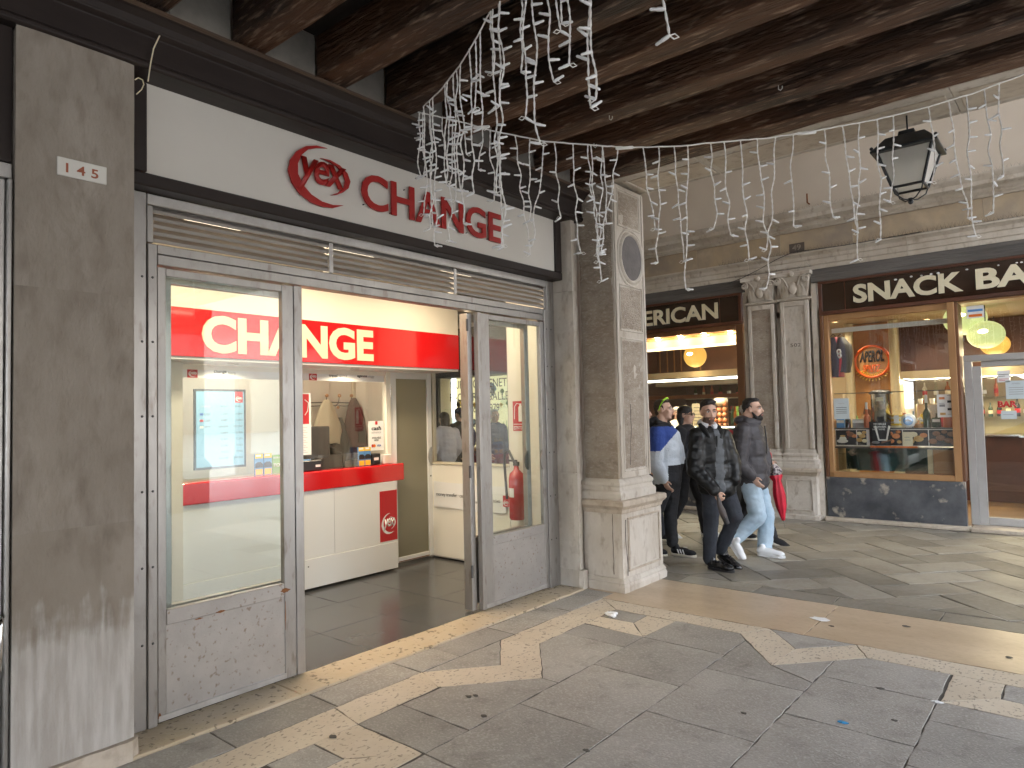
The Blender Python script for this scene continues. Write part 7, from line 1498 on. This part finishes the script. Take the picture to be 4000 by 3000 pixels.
sh, s, up, f = torso_shape(J, 1.02, 1.22, .03); sleeve(sh, J, 'R', .100, .092, .062, .95); sleeve(sh, J, 'L', .098, .088, .065, .95); nbk = Vector(J['neck'])
sh.ell(nbk - f * .06 + Vector((0, 0, .015)), (s * .13, f * .10, Vector((0, 0, .06)))); sh.cap(nbk + s * .09 + f * .02, nbk + f * .11 - Vector((0, 0, .02)), .04, .035); sh.cap(nbk - s * .09 + f * .02, nbk + f * .11 - Vector((0, 0, .02)), .04, .035)
fuse(sh, 'windbreaker', ['windbreaker'], P, .0105, 2, folds(.009, 9, 20, 7))
Shape().tube([nbk + f * .175 + Vector((0, 0, -.06)) + s * .01, nbk + f * .19 + Vector((0, 0, -.20)), nbk + f * .19 + Vector((0, 0, -.36))], .008, 6).build('zip', 'black_plastic', P)
trousers(P, J, 'denim_pale', (.108, .092, .080), 5, .05, .010)
shoe(P, vplane(zq3(950, 1400), R2) * np.array([1, 1, 0]) + np.array([-.0, 0, .002]), V2 + 1.25, 0, 'shoe_white', 'shoe_white', .30); b = Vector(J['anR']); shoe(P, (b.x - .03, b.y - .04, b.z - .01), V2 + 1.15, -.95, 'shoe_white', 'shoe_white', .29)

# --- young man in blue and white fleece, beside the pillar
R0 = on((2640, 2168), 'z', 0)[:2]; V0 = math.atan2(-R0[1], -R0[0])
J = joints(R0, dict(neck=(180, 320), pel=(225, 800), shR=(140, 400), shL=(262, 410), elR=(118, 640), elL=(310, 600), wrR=(190, 772), wrL=(300, 730), hipR=(190, 840), hipL=(262, 830), knR=(120, 1060), knL=(246, 1060), anR=(20, 1240), anL=(262, 1290)),
           dict(shR=.13, shL=-.13, elR=.19, elL=-.16, wrR=.18, wrL=-.05, hipR=.07, hipL=-.06, knR=.06, knL=-.04, anR=-.05))
P = figure(R0, 'young man in blue and white fleece with lime sunglasses on head', J, None)
hc = vplane(zq3(195, 212), R0); Mh = frame_head(hc, V0 + 1.30, .05); k = .96
skeleton_body(P, J, Mh, k, [('R', (.35, .1, -.85), (.2, .5, 0), .5, 1)], 'skin'); face_parts(P, Mh, k, 'hair_brown'); hair_shape(P, Mh, 'hair_brown', k, 'fade', 9)
sh, s, up, f = torso_shape(J, 1.0, 1.12, .05); sleeve(sh, J, 'R', .092, .090, .064, .93); sleeve(sh, J, 'L', .088, .080, .060, .93); nbk = Vector(J['neck'])
cr = Vector(vplane((1, 1), R0)); rgt = Vector((math.cos(V0 + math.pi / 2), math.sin(V0 + math.pi / 2), 0))
def mf(p):
    q = Vector(p) - nbk; h = q.dot(rgt)                       # to the right as the camera sees it
    if q.z < -.46 and q.dot(f) > .02 and h > .05: return 2
    if q.z > -.03: return 2
    return 0 if q.z > -.27 + h * 1.1 and q.z > -.30 else 1
fuse(sh, 'fleece', ['fleece_blue', 'fleece_white', 'black_cloth'], P, .011, 3, folds(.010, 8, 12, 11), mf)
hd = Shape(); hd.ell(nbk - f * .075 + Vector((0, 0, .01)), (s * .14, f * .085, Vector((0, 0, .075)))); hd.cap(nbk + s * .10 + f * .01, nbk + f * .09 - Vector((0, 0, .03)), .036, .03); hd.cap(nbk - s * .10 + f * .01, nbk + f * .09 - Vector((0, 0, .03)), .036, .03); fuse(hd, 'hood', ['black_cloth'], P, .011, 3, folds(.006, 14, 14, 2))
uh = Shape(); pel = Vector(J['pel']); uh.ell(pel + Vector((0, 0, .08)), (s * .175, f * .142, Vector((0, 0, .12)))); fuse(uh, 'undershirt', ['black_cloth'], P, .012, 3, folds(.006, 10, 12, 6))
MB().box(0, .03, 0, .004, 0, .018).build('x', 'print_dark', None) and None
bpy.data.objects.remove(bpy.data.objects['x'])
trousers(P, J, 'black_cloth', (.098, .076, .066), 8)
shoe(P, vplane(zq3(255, 1385), R0) * np.array([1, 1, 0]) + np.array([0, 0, .002]), V0 + 1.15, 0, 'shoe_suede', 'sole_cream', .295, 'stripe'); b = Vector(J['anR']); shoe(P, (b.x, b.y, .02), V0 + 1.2, -.1, 'shoe_suede', 'sole_cream', .295, 'stripe')
G_ = thing('sunglasses', 'lime green sunglasses pushed up on the young man head', 'sunglasses', tuple(hc)); T = lambda *p: Mh @ (Vector(p) * k)
for s_ in (-1, 1): Shape().tube([T(.02, s_ * .083, .11), T(-.02, s_ * .088, .05), T(-.04, s_ * .086, .0)], [.009, .006, .005], 6).build('temple', 'lime_plastic', G_)
Shape().tube([T(.02, -.083, .112), T(.045, -.04, .135), T(.050, 0, .138), T(.045, .04, .135), T(.02, .083, .112)], .011, 8).build('frame', 'lime_plastic', G_)

# --- simpler figures behind them
def walker(root, label, yaw, height, jacket, pants, hairm, style, shoes, skin='skin', k=.96, stride=.18, extra=None, arms=True, phase=1):
    P = thing('person', label, 'person', (root[0], root[1], 0)); z = height / 1.72; F = Vector((math.cos(yaw), math.sin(yaw), 0)); S_ = Vector((-math.sin(yaw), math.cos(yaw), 0)); o = Vector((root[0], root[1], 0)); q = lambda fx, sy, zz: o + F * fx + S_ * sy + Vector((0, 0, zz * z))
    J = dict(neck=q(0, 0, 1.44), pel=q(-.02, 0, .93), shL=q(0, .18, 1.37), shR=q(0, -.18, 1.37), elL=q(-.04, .25, 1.10), elR=q(-.04, -.25, 1.10), wrL=q(.12, .22, .92), wrR=q(.12, -.22, .92), hipL=q(0, .09, .90), hipR=q(0, -.09, .90), knL=q(stride * .6 * phase + .03, .095, .50), knR=q(-stride * .3 * phase + .03, -.095, .50), anL=q(stride * phase, .10, .09), anR=q(-stride * 1.3 * phase, -.10, .12))
    if extra: J.update({a: q(*b) for a, b in extra.items()})
    Mh = frame_head(q(.02, 0, 1.60), yaw, 0); skeleton_body(P, J, Mh, k, [('R', F * .7 - Vector((0, 0, .7)), S_, .6, 1), ('L', F * .7 - Vector((0, 0, .7)), -S_, .6, -1)], skin); face_parts(P, Mh, k); hair_shape(P, Mh, hairm, k, style, root[0])
    sh, s, up, f = torso_shape(J, 1.05, 1.15, .02); sleeve(sh, J, 'R', .09, .08, .055); sleeve(sh, J, 'L', .09, .08, .055); fuse(sh, 'jacket', [jacket], P, .013, 3, folds(.011, 8, 14, root[1])); trousers(P, J, pants, (.095, .07, .06), root[0])
    for a in 'LR': b = J['an' + a]; shoe(P, (b.x - F.x * .06, b.y - F.y * .06, max(.003, b.z - .09)), yaw, 0 if b.z < .1 * z else -.35, shoes, 'sole_cream', .27)
    return P, J, Mh, q, k
R4 = on((2690, 2098), 'z', 0)[:2]
P, J, Mh, q, k = walker(R4, 'woman in black jacket and sunglasses behind the fleece man', AWAY(R4) - 1.95, 1.66, 'black_cloth', 'black_cloth', 'hair_black', 'long', 'shoe_white', extra=dict(elL=(.05, .22, 1.08), wrL=(.26, .12, 1.12)))
G_ = thing('sunglasses', 'dark sunglasses worn by woman in black jacket', 'sunglasses', tuple(q(.1, 0, 1.6))); T = lambda *p: Mh @ (Vector(p) * k)
for s_ in (-1, 1): Shape().ell(T(.098, s_ * .034, .010), (Mh.to_3x3() @ Vector((.006, 0, 0)), Mh.to_3x3() @ Vector((0, .026, 0)), Mh.to_3x3() @ Vector((0, 0, .020))), 12, 8).build('lens', 'eye_dark', G_); Shape().tube([T(.095, s_ * .058, .014), T(.0, s_ * .082, .012)], .004, 5).build('temple', 'black_plastic', G_)
Shape().tube([T(.104, -.012, .016), T(.104, .012, .016)], .004, 5).build('bridge', 'black_plastic', G_)
R3 = np.array([on((2925, 1630), 'y', 8.28)[0], 8.28]); P, J, Mh, q, k = walker(R3, 'person in black puffer jacket hidden behind the windbreaker man', AWAY(R3) - 1.75, 1.66, 'black_cloth', 'black_cloth', 'hair_light', 'fade', 'shoe_suede', extra=dict(elR=(.0, -.27, 1.12), wrR=(.24, -.23, 1.02)), phase=-1)
cp_ = Shape(); cp_.ell(Mh @ Vector((-.015, 0, .06)), (Mh.to_3x3() @ Vector((.115, 0, 0)), Mh.to_3x3() @ Vector((0, .095, 0)), Mh.to_3x3() @ Vector((0, 0, .085)))); fuse(cp_, 'cap', ['grey_cap'], P, .010, 2, lambda p: .004 * math.sin(p.z * 260))
BKP = thing('backpack', 'red backpack behind the windbreaker man', 'backpack', tuple(q(-.2, 0, 1.2))); bs = Shape(); bs.ell(q(-.24, -.02, 1.18), ((.14, 0, 0), (0, .16, 0), (0, 0, .22))); fuse(bs, 'bag', ['pack_red'], BKP, .013, 3, folds(.008, 8, 8, 1))
for s_ in (-1, 1): Shape().tube([q(-.16, s_ * .10, 1.40), q(.0, s_ * .13, 1.46), q(.13, s_ * .13, 1.36), q(.10, s_ * .16, 1.10)], .022, 6, flat=.4).build('strap', 'pack_red', BKP)
UM = thing('red_umbrella', 'closed red umbrella with patterned rim held beside pale jeans', 'umbrella', tuple(vplane(zq3(1120, 900), R3))); w3 = lambda x, y: Vector(vplane(zq3(x, y), R3)) + (Vector(EYE) - Vector(vplane(zq3(x, y), R3))).normalized() * .30
Shape().tube([w3(1022, 540), w3(1040, 540), w3(1056, 565), w3(1062, 600)], .012, 8).build('handle', 'umbrella_red', UM); Shape().tube([w3(1062, 600), w3(1070, 660)], .007, 6).build('shaft', 'black_plastic', UM)
def fluted(pts, rad, nm, m, fl=6, dep=.18):
    mb = Shape(); n = 24; ax = (pts[-1] - pts[0]).normalized(); a = ax.cross(Vector((0, 1, 0))).normalized(); b = ax.cross(a); v = []; fc = []
    for p, r in zip(pts, rad):
        for i in range(n): t = 2 * math.pi * i / n; rr = r * (1 + dep * math.sin(fl * t + p.z * 6)); v.append(p + a * math.cos(t) * rr + b * math.sin(t) * rr)
    for j in range(len(pts) - 1):
        for i in range(n): fc.append((j * n + i, j * n + (i + 1) % n, (j + 1) * n + (i + 1) % n, (j + 1) * n + i))
    mb.add(v, fc, 0, True); mb.add(v[:n], [tuple(range(n))[::-1]]); mb.add(v[-n:], [tuple(range(n))]); return mb.build(nm, m, UM)
u0, u1 = w3(1085, 650), w3(1163, 1105); fluted([u0.lerp(u1, t) for t in (0, .06, .14, .20)], [.022, .05, .072, .05], 'canopy_rim', 'umbrella_print'); fluted([u0.lerp(u1, t) for t in (.19, .22, .30, .42, .55, .75, .92, 1.0)], [.055, .064, .038, .052, .060, .050, .028, .016], 'canopy', 'umbrella_red'); Shape().tube([u1, w3(1177, 1170)], [.005, .003], 6).build('tip', 'chrome', UM)
R5 = np.array([-4.25, 7.55]); walker(R5, 'dark haired person mostly hidden between the pillar and fleece man', AWAY(R5) - 1.7, 1.70, 'jersey_navy', 'denim_dark', 'hair_brown', 'fade', 'shoe_suede')
# bar staff
p = B8(345, 1170, 11.75); R6 = np.array([p[0], 11.75]); P, J, Mh, q, k = walker(R6, 'bar worker in pale cap behind the pastry counter', -.9, 1.66, 'chef_white', 'black_cloth', 'hair_black', 'fade', 'shoe_suede', skin='skin_b', stride=.02)
cp_ = Shape(); cp_.ell(Mh @ Vector((-.01, 0, .085)), (Mh.to_3x3() @ Vector((.105, 0, 0)), Mh.to_3x3() @ Vector((0, .09, 0)), Mh.to_3x3() @ Vector((0, 0, .045)))); fuse(cp_, 'cap', ['chef_white'], P, .010, 2)
p = B8(440, 1200, 12.5); R7 = np.array([p[0], 12.5]); walker(R7, 'dark haired bar worker standing farther behind the pastry counter', -1.4, 1.62, 'black_cloth', 'black_cloth', 'hair_black', 'fade', 'shoe_suede', skin='skin_b', stride=.02)
# walkers seen through the side window
p = on((1740, 1850), 'y', 8.0); walker(np.array([p[0], 8.0]), 'walker in pale sweater passing the gallery window', 2.9, 1.66, 'sweater_pale', 'sweater_pale', 'hair_brown', 'long', 'shoe_white'); p = on((1800, 1800), 'y', 8.9); P, J, Mh, q, k = walker(np.array([p[0], 8.9]), 'walker in dark coat and beanie carrying a black rucksack', 3.1, 1.74, 'coat_black', 'black_cloth', 'hair_black', 'fade', 'shoe_suede')
cp_ = Shape(); cp_.ell(Mh @ Vector((-.012, 0, .06)), (Mh.to_3x3() @ Vector((.108, 0, 0)), Mh.to_3x3() @ Vector((0, .088, 0)), Mh.to_3x3() @ Vector((0, 0, .075)))); fuse(cp_, 'beanie', ['jersey_navy'], P, .010, 2)
bk = thing('rucksack', 'black rucksack on the back of the beanie walker', 'rucksack', tuple(q(-.2, 0, 1.1))); bs = Shape(); bs.ell(q(-.22, 0, 1.2), ((.13, 0, 0), (0, .15, 0), (0, 0, .22))); fuse(bs, 'bag', ['jersey_navy'], bk, .014, 3)
p = on((1935, 1850), 'y', 9.3); walker(np.array([p[0], 9.3]), 'walker in dark coat and pale hat before the gallery window', -.2, 1.70, 'jersey_navy', 'denim_dark', 'grey_cap', 'fade', 'shoe_suede')
